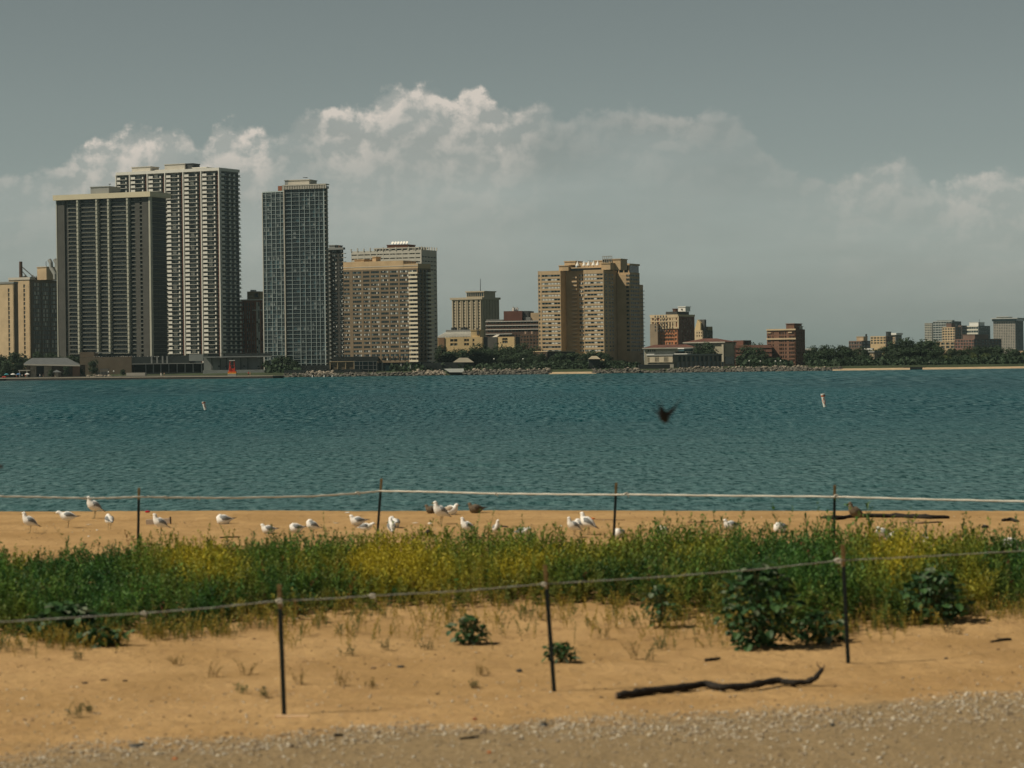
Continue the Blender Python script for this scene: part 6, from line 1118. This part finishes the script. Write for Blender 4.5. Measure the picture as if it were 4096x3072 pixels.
def stick(pts, r, label, name='driftwood_stick', m=woodm, cat='driftwood', lift=.6):
    W = []
    for i_, (px, py) in enumerate(pts): g = gpt(px, py); rr_ = r if not hasattr(r, '__len__') else r[i_]; W.append(Vector((g.x, g.y, g.z + rr_ * lift)))
    o0 = W[0].copy(); mb = MB(); W2, R2 = [], []; rr0 = random.Random(len(label))
    for i_ in range(len(W) - 1):
        for k in range(4):
            t_ = k / 4; p = W[i_].lerp(W[i_ + 1], t_) - o0; a = r if not hasattr(r, '__len__') else r[i_] + (r[i_ + 1] - r[i_]) * t_; W2.append(p + Vector((0, rr0.uniform(-.3, .3) * a, rr0.uniform(-.15, .3) * a))); R2.append(a * rr0.uniform(.82, 1.15))
    W2.append(W[-1] - o0); R2.append((r if not hasattr(r, '__len__') else r[-1]) * .8); mb.tube(W2, R2, m, 8); o = mb.build(name, None, True, o0); return tag(o, label, cat)
# the big bent branch in the foreground, its tip standing up
P_ = [(2465, 2796), (2530, 2790), (2600, 2780), (2735, 2772), (2823, 2758), (2890, 2769), (3006, 2762), (3114, 2746), (3175, 2751), (3229, 2744)]
W = [gpt(a, c_) for a, c_ in P_]; e = thing('driftwood_branch', 'long dark bent branch lying on the sand with its forked tip raised', 'driftwood', W[0]); arch = [.035, .035, .04, .045, .05, .04, .045, .055, .045, .04]
W3 = [Vector((w_.x, w_.y, w_.z + a)) - W[0] for w_, a in zip(W, arch)]; D_ = W[-1].y; tipp = [at(3258, 2716, D_) - W[0], at(3292, 2672, D_ + .02) - W[0]]; pts = []; rad = []
allp = W3 + tipp; rb_ = [.031, .035, .036, .038, .038, .034, .036, .032, .033, .031, .028, .024]; r0 = random.Random(4)
for i_ in range(len(allp) - 1):
    for k in range(4): t_ = k / 4; pts.append(allp[i_].lerp(allp[i_ + 1], t_) + Vector((0, r0.uniform(-.006, .006), r0.uniform(-.005, .007)))); rad.append((rb_[i_] + (rb_[i_ + 1] - rb_[i_]) * t_) * r0.uniform(.85, 1.18))
pts.append(allp[-1]); rad.append(.014); MB().tube(pts, rad, woodm, 10).build('branch', e, True)
MB().tube([tipp[1] + Vector((-.01, 0, -.03)), tipp[1] + Vector((-.055, 0, .035)), tipp[1] + Vector((-.06, 0, .065))], [.012, .008, .003], woodl, 6).build('twig', e); MB().tube([tipp[1], tipp[1] + Vector((.02, 0, .04))], [.013, .004], woodl, 6).build('twig', e)
MB().tube([pts[0] + Vector((-.003, 0, 0)), pts[0] + Vector((-.008, -.002, 0))], [.029, .024], woodl, 10).build('cut_end', e)
stick([(2820, 2648), (2850, 2645), (2878, 2640)], .018, 'short dark stick on the sand above the big bent branch'); stick([(3962, 2572), (4000, 2566), (4042, 2563)], [.012, .018, .02], 'short brown stick on the sand at the right edge'); stick([(1338, 2948), (1372, 2944)], .014, 'dark twig on the gravel below the near left post'); stick([(1840, 2960), (1915, 2953)], .012, 'dark twig in the gravel left of the bottom centre')
stick([(3292, 2074), (3345, 2080), (3400, 2072), (3470, 2070), (3560, 2071), (3650, 2073), (3720, 2076), (3795, 2075)], [.03, .05, .04, .05, .05, .055, .05, .04], 'long dark driftwood log behind the standing brown gull', 'driftwood_log')
stick([(3610, 2092), (3680, 2096), (3770, 2090)], [.015, .03, .012], 'thinner pale brown driftwood below the long dark log', m=woodl); stick([(4010, 2086), (4045, 2084), (4075, 2088)], [.03, .04, .02], 'dark driftwood piece near the right edge of the far sand'); stick([(2750, 2090), (2830, 2090), (2870, 2086)], .012, 'thin dark stick left of the half hidden gull', m=woodl); stick([(2375, 2079), (2500, 2081)], .008, 'very thin straight twig right of the orange scrap', m=woodl); stick([(880, 2153), (960, 2149)], .012, 'thin twig just above the weeds below the resting gull'); stick([(2000, 2108), (2030, 2110)], .018, 'little dark stick right of the leftmost sitting bird of the middle group')
def lump(px, py, s_, label, m, name='stone', cat='stone', sc_=(1.2, 1, .7)):
    g = gpt(px, py); bm = bmesh.new(); bmesh.ops.create_icosphere(bm, subdivisions=2, radius=s_); r = random.Random(px)
    for v in bm.verts: v.co = Vector((v.co.x * sc_[0], v.co.y * sc_[1], v.co.z * sc_[2])) * r.uniform(.82, 1.15)
    me = bpy.data.meshes.new(name); bm.to_mesh(me); bm.free(); me.materials.append(m); return tag(link(name, me, None, (g.x, g.y, g.z + s_ * sc_[2] * .55)), label, cat)
lump(2077, 2690, .028, 'round dark stone on the sand left of the middle near post', metal_dk); lump(1712, 2142, .075, 'dark pointed clod on the sand left of the standing gull', woodm, 'seaweed_clump', 'seaweed', (1, .8, .9)); lump(3940, 2112, .06, 'dark tangled clump on the far sand near the right edge', woodm, 'seaweed_clump', 'seaweed'); lump(1602, 2672, .03, 'dark grey stone on the sand below the upright sprig', metal_dk, sc_=(1.6, 1, .6)); lump(1494, 2676, .022, 'brown stone left of the dark grey one', woodl, sc_=(1.5, 1, .6)); lump(1900, 2880, .018, 'small rusty red stone at the gravel edge', mat('red_stone', (.30, .10, .05))); lump(1958, 3015, .018, 'small orange stone deep in the gravel', mat('orange_stone', (.45, .15, .05))); lump(700, 3040, .02, 'orange stone in the gravel at bottom left', mat('orange_stone', (.45, .15, .05))); lump(3784, 2637, .018, 'small dark stone on the right sand', metal_dk); lump(2175, 2905, .03, 'dark stone at the gravel edge below the near middle post', metal_dk); lump(545, 2990, .04, 'flat dark stone in the gravel at bottom left', metal_dk, sc_=(1.6, 1, .4)); lump(340, 2735, .025, 'dark bit of bark in the left sand', woodm, 'bark_piece', 'bark', (1.6, 1, .4)); lump(415, 2722, .02, 'second bit of bark right of the first in the left sand', woodm, 'bark_piece', 'bark', (2, 1, .4)); lump(500, 2728, .02, 'third bit of bark in the line in the left sand', woodm, 'bark_piece', 'bark', (1.5, 1, .5)); lump(3330, 2905, .02, 'dark stone under the right gravel band', metal_dk)
lump(590, 2050, .05, 'red plastic cup lying at the crest right of the leftmost far post', mat('red_plastic', (.6, .02, .04), .35, .05, 5), 'plastic_cup', 'litter', (1.1, .7, .6)); lump(2370, 2078, .05, 'crumpled orange scrap behind the pair of gulls', mat('orange_scrap', (.5, .14, .03), .7, .3, 8), 'crumpled_scrap', 'litter', (1.2, .8, .5)); lump(1719, 2097, .035, 'white crumpled paper left of the standing centre gull', white_m, 'paper_scrap', 'litter', (1.2, 1, .6)); lump(1660, 2093, .03, 'flat white scrap left of the crumpled paper', white_m, 'paper_scrap', 'litter', (2.2, 1, .2)); lump(1390, 2052, .03, 'small white scrap right on the sand crest', white_m, 'paper_scrap', 'litter', (2, 1, .4)); lump(1345, 2094, .03, 'flat pale scrap between gulls left of the second far post', conc, 'paper_scrap', 'litter', (2, 1, .2)); lump(388, 2122, .02, 'tiny white shell left of the stooping gull', white_m, 'shell', 'shell'); lump(355, 2148, .02, 'tiny white shell nearest the weeds at left', white_m, 'shell', 'shell'); lump(2243, 2106, .02, 'tiny white shell left of the gull pair', white_m, 'shell', 'shell'); lump(355, 2098, .03, 'flat pale scrap under the big left gull', conc, 'paper_scrap', 'litter', (2.4, 1, .2))
g = gpt(632, 2097); mb = MB(); mb.box(-.24, .24, -.04, .04, 0, .10, mat('weathered_white_board', (.66, .56, .46), .8, .12, 6)); mb.box(.24, .27, -.045, .06, -.03, .13, woodm); o = mb.build('plank', None, False, g); o.rotation_euler = (0, -.05, .15); tag(o, 'pale plank with a dark end behind the gull by the left far post', 'plank')
g = gpt(1165, 2868); o = MB().box(-.14, .16, -.05, .05, -.005, .012, mat('plywood', (.62, .42, .24), .8, .12, 10)).build('board', None, False, g); o.rotation_euler = (0, 0, -.12); tag(o, 'thin pale board on the sand at the foot of the near left post', 'board')

# ---- rope fences
steel = mat('green_black_post_paint', (.012, .02, .02), .45, .2, 12); rust = mat('rusty_post_top', (.20, .135, .055), .8, .3, 20, bump=.4); ropem = mat('white_rope', (.66, .63, .55), .85, .15, 60, bump=.5); roped = mat('weathered_rope', (.34, .35, .32), .85, .2, 60, bump=.5)
def sweep(mb, A, B_, prof, m):
    k = len(mb.v); i_ = mb.mi(m); n = len(prof)
    for q in (A, B_): mb.v += [(q[0] + x, q[1] + y, q[2]) for x, y in prof]
    for j in range(n): mb.f.append((k + j, k + (j + 1) % n, k + n + (j + 1) % n, k + n + j)); mb.m.append(i_)
    mb.f += [tuple(k + j for j in range(n))[::-1], tuple(k + n + j for j in range(n))]; mb.m += [i_, i_]
TP = [(-.021, -.004), (.021, -.004), (.021, .004), (.004, .004), (.004, .030), (-.004, .030), (-.004, .004), (-.021, .004)]
def tpost(B_, T_, par, tipf=.82):
    B_ = Vector(B_); T_ = Vector(T_); J = B_.lerp(T_, tipf); lo = B_ - (T_ - B_) * .12; mb = MB(); sweep(mb, lo, J, TP, steel)
    for k in range(18): q = B_.lerp(J, (k + .5) / 18); mb.box(q.x - .007, q.x + .007, q.y - .011, q.y - .003, q.z - .009, q.z + .009, steel)
    o = mb.build('post', par); mb = MB(); sweep(mb, J, T_, TP, rust)
    for k in range(4): q = J.lerp(T_, (k + .5) / 4.3); mb.box(q.x - .007, q.x + .007, q.y - .011, q.y - .003, q.z - .009, q.z + .009, rust)
    mb.build('post_top', o)
def knot(par, p, s_, m, seed):
    r = random.Random(seed); mb = MB(); P2 = []
    for k in range(22): a = k * 1.35; P2.append(p + Vector((s_ * 1.1 * math.cos(a) + s_ * .05 * k - s_ * .5, s_ * .8 * math.sin(a * 1.3) , s_ * .9 * math.sin(a)))) 
    mb.tube(P2, s_ * .30, m, 6); mb.tube([p, p + Vector((s_ * 1.2, 0, -s_ * .8)), p + Vector((s_ * 1.5, 0, -s_ * 2.4))], s_ * .26, m, 6); mb.build('knot', par, True)
def rope(par, pts, rad, m, sag=0.0):
    mb = MB(); Q_ = []
    for i_ in range(len(pts) - 1):
        for k in range(14): t_ = k / 14; p = pts[i_].lerp(pts[i_ + 1], t_); Q_.append(Vector((p.x, p.y, p.z + .0016 * math.sin(k * 2.1 + i_))))
    Q_.append(pts[-1]); n = 6; k0 = 0; i_ = mb.mi(m)
    for j, p in enumerate(Q_):
        for q in range(n): a = 2 * math.pi * q / n + j * .35; r_ = rad * (1.12 if q % 2 else .88); mb.v.append((p.x, p.y + math.cos(a) * r_, p.z + math.sin(a) * r_))
    for j in range(len(Q_) - 1):
        for q in range(n): mb.f.append((j * n + q, j * n + (q + 1) % n, (j + 1) * n + (q + 1) % n, (j + 1) * n + q)); mb.m.append(i_)
    mb.build('rope', par, True)
e = thing('rope_fence', 'nearer rope fence of three dark steel posts crossing the sand', 'fence')
NP = [((1117, 2338), (1137, 2862)), ((2180, 2260), (2217, 2768)), ((3370, 2178), (3393, 2655))]; ND = []
for t_, b_ in NP: B_ = gpt(*b_); T_ = at(*t_, B_.y); tpost(B_, T_, e, .815); ND.append(B_.y)
def dn(px, xs_=(-700, 1117, 2180, 3370, 4700), ds=(23.5, ND[0], ND[1], ND[2], 31.2)): return float(np.interp(px, xs_, ds))
RP = [(-420, 2520), (0, 2488), (285, 2471), (570, 2453), (850, 2431), (1114, 2403), (1300, 2396), (1490, 2383), (1850, 2364), (2173, 2336), (2450, 2320), (2700, 2304), (3050, 2276), (3355, 2242), (3700, 2226), (4096, 2203), (4500, 2185)]
rope(e, [at(a, c_, dn(a) - .02) for a, c_ in RP], .0058, roped)
for k, (a, c_, s_) in enumerate(((575, 2453, .016), (1117, 2404, .020), (1490, 2384, .020), (2175, 2337, .018), (3352, 2243, .026))): knot(e, at(a, c_, dn(a) - .03), s_, ropem, k)
e = thing('rope_fence', 'farther white rope fence of four steel posts along the lake crest', 'fence')
FPp = [((556, 1951), 552, 2180, 44.7), ((1526, 1914), 1508, 2160, 47.1), ((2465, 1931), 2455, 2150, 44.5), ((3339, 1940), 3336, 2160, 42.7)]
for (t_, bx, by, D_) in FPp:
    T_ = at(*t_, D_); q = at(bx, by, D_); sl = (T_.x - q.x) / (T_.z - q.z); z0 = hz1(q.x, D_); tpost((T_.x - sl * (T_.z - z0), D_, z0), T_, e, .835)
def df(px, xs_=(-900, 556, 1526, 2465, 3339, 4700), ds=(42.5, 44.7, 47.1, 44.5, 42.7, 40)): return float(np.interp(px, xs_, ds))
RP = [(-420, 1972), (0, 1985), (180, 1989), (360, 1993), (460, 1991), (556, 1987), (700, 1990), (900, 1992), (1250, 1985), (1430, 1973), (1522, 1964), (1720, 1967), (1960, 1974), (2200, 1977), (2455, 1979), (2520, 1978), (2900, 1983), (3337, 1987), (3650, 1996), (4096, 2006), (4500, 2010)]
rope(e, [at(a, c_, df(a) - .03) for a, c_ in RP], .0145, ropem)
for k, (a, c_, s_) in enumerate(((340, 1993, .022), (660, 1989, .020), (792, 1991, .020), (1430, 1971, .024), (1985, 1976, .020), (2506, 1976, .024), (3345, 1984, .024))): knot(e, at(a, c_, df(a) - .03), s_, ropem, k + 10)

# ================================================================== BIRDS AND BUOYS
wht_f = mat('white_feathers', (.86, .85, .82), .85, .05, 30); gry_f = mat('grey_wing_feathers', (.20, .215, .225), .85, .12, 40); blk_f = mat('black_wing_tips', (.015, .016, .018), .7, .2, 20); bill_m = mat('yellow_bill', (.55, .38, .06), .5, .1, 20); leg_m = mat('greenish_legs', (.22, .20, .11), .7, .1, 20); brn_f = mat('mottled_brown_feathers', (.145, .115, .08), .9, .55, 45); brn_w = mat('brown_wing_feathers', (.085, .068, .05), .9, .5, 40); dk_bill = mat('dark_bill', (.03, .025, .02), .5, .1, 20)
tanb = mat('pale_mottled_feathers', (.42, .34, .26), .9, .4, 45)
def loft(mb, rings, m, n=14):
    k = len(mb.v); i_ = mb.mi(m)
    for j, (c, t_, ry, rz_) in enumerate(rings):
        t_ = t_.normalized(); s_ = Vector((0, 1, 0)); u_ = s_.cross(t_).normalized()
        for q in range(n): a = 2 * math.pi * q / n; mb.v.append(tuple(c + s_ * math.cos(a) * ry + u_ * math.sin(a) * rz_))
    for j in range(len(rings) - 1):
        for q in range(n): mb.f.append((k + j * n + q, k + j * n + (q + 1) % n, k + (j + 1) * n + (q + 1) % n, k + (j + 1) * n + q)); mb.m.append(i_)
    mb.f += [tuple(k + q for q in range(n))[::-1], tuple(k + (len(rings) - 1) * n + q for q in range(n))]; mb.m += [i_, i_]
# body outlines (x towards the tail is +, z up, half width, half height), feet at the origin, facing -x
POSES = {
 'stand': [(.235, .168, .020, .006), (.18, .180, .034, .014), (.12, .196, .052, .040), (.05, .208, .068, .062), (-.02, .215, .074, .072), (-.075, .240, .064, .066), (-.108, .280, .044, .044), (-.118, .318, .033, .033), (-.122, .348, .032, .032), (-.138, .366, .029, .027), (-.158, .362, .018, .016), (-.170, .358, .008, .008)],
 'bent': [(.235, .215, .020, .006), (.18, .212, .034, .014), (.12, .210, .052, .040), (.05, .208, .068, .062), (-.02, .205, .074, .070), (-.08, .205, .060, .060), (-.120, .222, .040, .040), (-.150, .245, .030, .030), (-.178, .262, .029, .029), (-.200, .262, .027, .025), (-.220, .255, .016, .014), (-.232, .250, .008, .008)],
 'preen': [(.22, .190, .020, .006), (.17, .195, .034, .014), (.11, .204, .052, .040), (.04, .212, .070, .066), (-.03, .222, .076, .076), (-.082, .250, .062, .060), (-.098, .286, .044, .040), (-.078, .312, .036, .034), (-.045, .316, .032, .030), (-.015, .300, .026, .024), (.005, .288, .014, .012)],
 'sit': [(.235, .100, .020, .006), (.18, .098, .034, .014), (.12, .090, .056, .040), (.05, .080, .074, .066), (-.02, .080, .080, .074), (-.080, .098, .068, .066), (-.112, .132, .044, .042), (-.122, .160, .034, .033), (-.134, .180, .033, .031), (-.155, .182, .026, .023), (-.172, .178, .010, .010)],
 'tuck': [(.225, .105, .020, .006), (.17, .100, .034, .014), (.11, .092, .056, .040), (.04, .080, .076, .068), (-.03, .082, .082, .078), (-.085, .100, .068, .068), (-.100, .130, .052, .046), (-.078, .152, .040, .036), (-.045, .156, .030, .026), (-.02, .146, .014, .012)],
 'tall': [(.20, .130, .020, .006), (.15, .150, .034, .016), (.10, .176, .052, .042), (.045, .204, .066, .062), (-.010, .232, .070, .070), (-.050, .275, .058, .056), (-.068, .320, .040, .038), (-.076, .358, .032, .032), (-.082, .386, .032, .032), (-.100, .400, .028, .026), (-.120, .396, .016, .015), (-.132, .392, .008, .008)]}
GM = {}
def gull_meshes(pose, kind):
    if (pose, kind) in GM: return GM[(pose, kind)]
    fw, gw, tw = {'adult': (wht_f, gry_f, blk_f), 'brown': (brn_f, brn_w, blk_f), 'pale': (wht_f, tanb, brn_w)}[kind]; P = [(Vector((x, 0, z)), a, b_) for x, z, a, b_ in POSES[pose]]; rings = []
    tl = {'stand': .26, 'bent': .10, 'preen': .14, 'tall': .10}.get(pose, .06); lift = .012 if pose not in ('sit', 'tuck') else .0
    P = [(Vector((c.x * (.80 if c.x > .05 else 1), 0, c.z)), a * 1.34, b_ * (1.36 if j_ < 6 else 1.22)) for j_, (c, a, b_) in enumerate(P)]
    P = [(Vector((.02 + (c.x - .02) * math.cos(tl) - (c.z - .2) * -math.sin(tl) * (1 if c.z < .26 else .3), 0, .2 + lift + (c.z - .2) - (c.x - .02) * math.sin(tl) * (1 if c.x > -.09 else .0) - (.0 if c.x > -.09 else -.02))), a, b_) for c, a, b_ in P] if pose not in ('sit', 'tuck') else P
    for j, (c, a, b_) in enumerate(P): t_ = P[min(j + 1, len(P) - 1)][0] - P[max(j - 1, 0)][0]; rings.append((c, t_, a, b_))
    mb = MB(); loft(mb, rings, fw); body = mb.mesh('body', True); mb = MB()
    r_ = rings; w_, t__ = [], []
    for s_ in (-1, 1):
        mw = MB(); i0 = 5 if pose != 'tall' else 5; R = []
        for j in (5, 4, 3, 2, 1): c, t_, a, b_ = r_[j]; R.append((c + Vector((0, s_ * a * .60, b_ * .30)), t_, a * (.26 if j == 5 else .48), b_ * (.35 if j == 5 else .60)))
        loft(mw, R, gw, 10); w_.append(mw.mesh('wing', True)); c, t_, a, b_ = r_[1]; c0, _, a0, b0 = r_[0]; d_ = (c0 - c).normalized(); mt = MB(); loft(mt, [(c + Vector((0, s_ * .018, .004)), t_, .016, .014), (c0 + Vector((0, s_ * .014, .008)), t_, .013, .009), (c0 + d_ * .055 + Vector((0, s_ * .008, .010)), t_, .003, .003)], tw, 8); t__.append(mt.mesh('wing_tip', True))
    c, t_, a, b_ = r_[-1]; d_ = t_.normalized(); mbl = MB(); bm_ = bill_m if kind == 'adult' else dk_bill; mbl.tube([c - d_ * .004, c + d_ * .026 + Vector((0, 0, -.001)), c + d_ * .042 + Vector((0, 0, -.006))], [.0085, .0065, .002], bm_, 6); mbl.box(c.x + d_.x * .027 - .004, c.x + d_.x * .027 + .004, -.0075, .0075, c.z + d_.z * .027 - .008, c.z + d_.z * .027 + .006, dk_bill); bill = mbl.mesh('bill')
    h = r_[-4]; hc = r_[-3][0]; eyes = []
    for s_ in (-1, 1): me_ = MB(); q = Vector((hc.x, s_ * r_[-3][2] * .86, hc.z + .008)); me_.tube([q - Vector((0, s_ * .004, 0)), q + Vector((0, s_ * .0035, 0))], [.006, .004], dk_bill, 6); eyes.append(me_.mesh('eye'))
    legs = []
    if pose not in ('sit', 'tuck'):
        for s_ in (-1, 1):
            ml = MB(); ml.tube([(.02, s_ * .028, .17), (.012, s_ * .028, .085), (.0, s_ * .028, .008)], [.009, .0052, .0048], leg_m, 6); ml.poly([(.012, s_ * .028, .006), (-.045, s_ * .028 - .024, .003), (-.055, s_ * .028, .004), (-.045, s_ * .028 + .024, .003), (.012, s_ * .028, .0), (-.045, s_ * .028 - .024, -.001), (-.055, s_ * .028, -.001), (-.045, s_ * .028 + .024, -.001)], [(0, 1, 2), (0, 2, 3), (6, 5, 4), (7, 6, 4), (0, 4, 5, 1), (1, 5, 6, 2), (2, 6, 7, 3), (3, 7, 4, 0)], leg_m); legs.append(ml.mesh('leg'))
    GM[(pose, kind)] = (body, w_, t__, bill, eyes, legs); return GM[(pose, kind)]
def gull(px, py, pose, face, label, s_=1.0, kind='adult', tilt=0):
    g = gpt(px, py); body, w_, t__, bill, eyes, legs = gull_meshes(pose, kind); e = thing('gull', label, 'gull', (g.x, g.y, g.z), math.radians(face), 'gulls resting on the beach'); e.scale = (s_,) * 3; e.rotation_euler[1] = math.radians(tilt)
    link('body', body, e); link('bill', bill, e)
    for k in range(2): o = link('wing', w_[k], e); link('wing_tip', t__[k], o); link('eye', eyes[k], e)
    for l_ in legs: link('leg', l_, e)
# facing: 0 = left, 180 = right, 90 = towards the camera, -90 = away
for a in [(120, 2133, 'stand', 12, 'leftmost gull, standing and facing left at the edge of the picture', .98), (272, 2111, 'bent', 5, 'gull stooping with its neck stretched left, second from the left', 1.05), (378, 2074, 'stand', 25, 'big gull standing at the crest whose head overlaps the white rope', 1.12), (438, 2120, 'preen', -60, 'gull seen from behind, preening, left of the leftmost far post', .84), (642, 2138, 'stand', 15, 'gull facing left in front of the pale plank', .96), (898, 2097, 'tuck', 8, 'lone gull sitting in open sand right of the leftmost far post', 1.08),
          (1075, 2134, 'sit', 5, 'sitting gull just above the weeds, the left of three in a row', .88), (1188, 2129, 'tuck', 5, 'sitting gull in the middle of the row of three above the weeds', .92), (1252, 2147, 'preen', 10, 'gull hunched facing left at the right end of the row of three', .86), (1432, 2101, 'sit', 10, 'sitting gull behind the one that faces right, left of the second far post', 1.0), (1462, 2147, 'bent', 172, 'gull facing right close left of the second far post', .82), (1576, 2112, 'sit', -70, 'rear gull of the two standing one behind the other right of the second far post', 1.08),
          (1566, 2150, 'tall', -75, 'front gull of the two one behind the other, back turned', .82), (1764, 2097, 'stand', 30, 'tallest gull, standing upright at centre with head up', 1.10), (1872, 2152, 'stand', 10, 'gull standing on thin legs facing left right of the tallest one', .90), (1986, 2150, 'tall', 120, 'gull facing the camera, alone right of the thin legged one', .72), (2088, 2166, 'bent', 150, 'white gull leaning to the right at the weed edge', .80), (2296, 2150, 'stand', 25, 'left gull of the close trio by the third far post', .88), (2322, 2140, 'preen', 10, 'middle gull of the close trio by the third far post', .80),
          (2352, 2140, 'stand', -25, 'right gull of the close trio, grey wing to the right', 1.0), (2478, 2150, 'tuck', 60, 'gull half hidden in weeds right of the third far post', .90), (2650, 2140, 'sit', 80, 'gull of which only the white head shows above the weeds', .9), (2925, 2118, 'sit', 20, 'sitting gull behind weeds above the big broad-leaved bush', .95), (3122, 2130, 'tuck', 50, 'gull with tucked head left of the rightmost far post', 1.0), (3532, 2150, 'sit', 40, 'gull hidden in weeds below the long driftwood log', .95), (3566, 2168, 'sit', 100, 'second hidden gull right of the one below the driftwood log', .9),
          (3712, 2190, 'sit', 70, 'gull deep in the weeds between the driftwood and right edge', .9), (4050, 2200, 'tuck', 8, 'grey backed gull sitting on bare sand at the right edge', 1.1)]: gull(*a)
gull(1905, 2052, 'sit', 8, 'dark brown young gull sitting on the crest right of centre', 1.05, 'brown'); gull(1800, 2058, 'sit', 165, 'white headed mottled gull sitting behind the tallest gull facing right', 1.1, 'pale'); gull(1728, 2053, 'sit', 10, 'mottled brown gull mostly hidden behind the tallest gull', .9, 'brown'); gull(3424, 2100, 'stand', 18, 'dark brown young gull standing right of the rightmost far post', 1.05, 'brown')

# a dark swallow crossing close to the camera, and one leaving at the left edge
swm = mat('dark_swallow_feathers', (.012, .014, .018), .6, .3, 40)
def swallow(px, py, D, label, s_=1.0, rz=0, rx=0):
    e = thing('swallow', label, 'bird', at(px, py, D), rz); e.rotation_euler[0] = rx; e.scale = (s_,) * 3; mb = MB(); R = [(.075, 0, .004, .002), (.05, 0, .012, .006), (.02, 0, .020, .016), (-.012, 0, .024, .022), (-.036, .002, .020, .020), (-.052, .004, .015, .015), (-.064, .003, .006, .005), (-.070, .002, .002, .002)]
    loft(mb, [(Vector((x, 0, z)), Vector((-1, 0, 0)), a * 1.35, b_ * 1.35) for x, z, a, b_ in R], swm, 10); mb.build('body', e, True)
    for s__, dz, ln_ in ((-1, -.15, .35), (1, .55, 1.0)):
        P0 = [(-.03, 0), (.015, 0), (.025, .05), (.05, .10), (.085, .15), (.05, .11), (.0, .06), (-.03, .02)]; vs_ = []
        for th_ in (.0025, -.0025): vs_ += [(x, s__ * (y * .8 * ln_ + .012), y * dz + th_ + .006) for x, y in P0]
        n = len(P0); fs = [tuple(range(n)), tuple(range(2 * n - 1, n - 1, -1))] + [(j, n + j, n + (j + 1) % n, (j + 1) % n) for j in range(n)]; MB().poly(vs_, fs, swm).build('wing', e)
    for s__ in (-1, 1): MB().poly([(.055, 0, .003), (.055, s__ * .010, .003), (.125, s__ * .022, .002), (.055, 0, -.002), (.055, s__ * .010, -.002), (.125, s__ * .022, -.002)], [(0, 1, 2), (5, 4, 3), (0, 3, 4, 1), (1, 4, 5, 2), (2, 5, 3, 0)], swm).build('tail_feather', e)
swallow(2654, 1661, 17, 'dark swallow flying low over the water right of centre', 1.0, math.radians(-115), 0)
bpy.data.objects['swallow'].rotation_euler[1] = math.radians(-48)
swallow(2, 1866, 22, 'dark bird cut off by the left edge above the white rope', .55, math.radians(120), .3)

# buoys on the lake
buoyw = mat('buoy_white', (.72, .72, .66), .5, .12, 3); buoyo = mat('buoy_orange', (.60, .13, .03), .5, .15, 3)
def buoy(px, py, D, h, r, lean, label, mark):
    x = pxy(px, py)[0] * D; e = thing('buoy', label, 'buoy', (x, D, 0)); e.rotation_euler = (0, -math.radians(lean), 0)
    MB().tube([(0, 0, -.5), (0, 0, h * .80)], [r * .86, r], buoyw, 20).build('float', e, False); MB().tube([(0, 0, h * .78), (0, 0, h * .90)], [r * 1.05, r * 1.12], buoyo, 20).build('orange_band', e); MB().tube([(0, 0, h * .90), (0, 0, h)], [r * 1.14, r * 1.14], buoyw, 20).build('cap', e)
    mb = MB(); c = Vector((mark[0] * r, -r * 1.0, h * .46)); w_, hh_, t_ = r * .75, h * .26, r * .16; q = [Vector((0, 0, hh_)), Vector((-w_, 0, 0)), Vector((0, 0, -hh_)), Vector((w_, 0, 0))]
    for k in range(4):
        a, b_ = q[k], q[(k + 1) % 4]; P4 = []
        for v in (a, b_, b_ * .72, a * .72):
            xx_ = c.x + v.x; yy_ = -math.sqrt(max(.0, (r * 1.02) ** 2 - min(abs(xx_), r) ** 2)) - .012; P4.append((max(-r, min(r, xx_)), yy_, c.z + v.z))
        mb.poly(P4 + [(p[0], p[1] + .03, p[2]) for p in P4], BOXF, buoyo)
    mb.build('diamond_mark', e)
buoy(822, 1637, 322, 1.02, .19, 13, 'white buoy with orange band and diamond, leaning, in the left water', (.45, 0)); buoy(3300, 1627, 292, 1.42, .21, 9, 'taller white buoy with orange band in the right water', (-.15, 0))
for px, lab_ in ((1250, 'small white marker buoy in front of the pale rocks, left of three'), (1297, 'small white marker buoy in front of the pale rocks, middle of three'), (1329, 'small white marker buoy in front of the pale rocks, right of three')):
    x = pxy(px, 1508)[0] * 1090; o = MB().tube([(0, 0, -.3), (0, 0, .25), (0, 0, .8), (0, 0, .95)], [.28, .26, .12, .05], buoyw, 8).build('marker_buoy', None, False, (x, 1090, 0)); tag(o, lab_, 'buoy', 'marker buoys off the rocks')
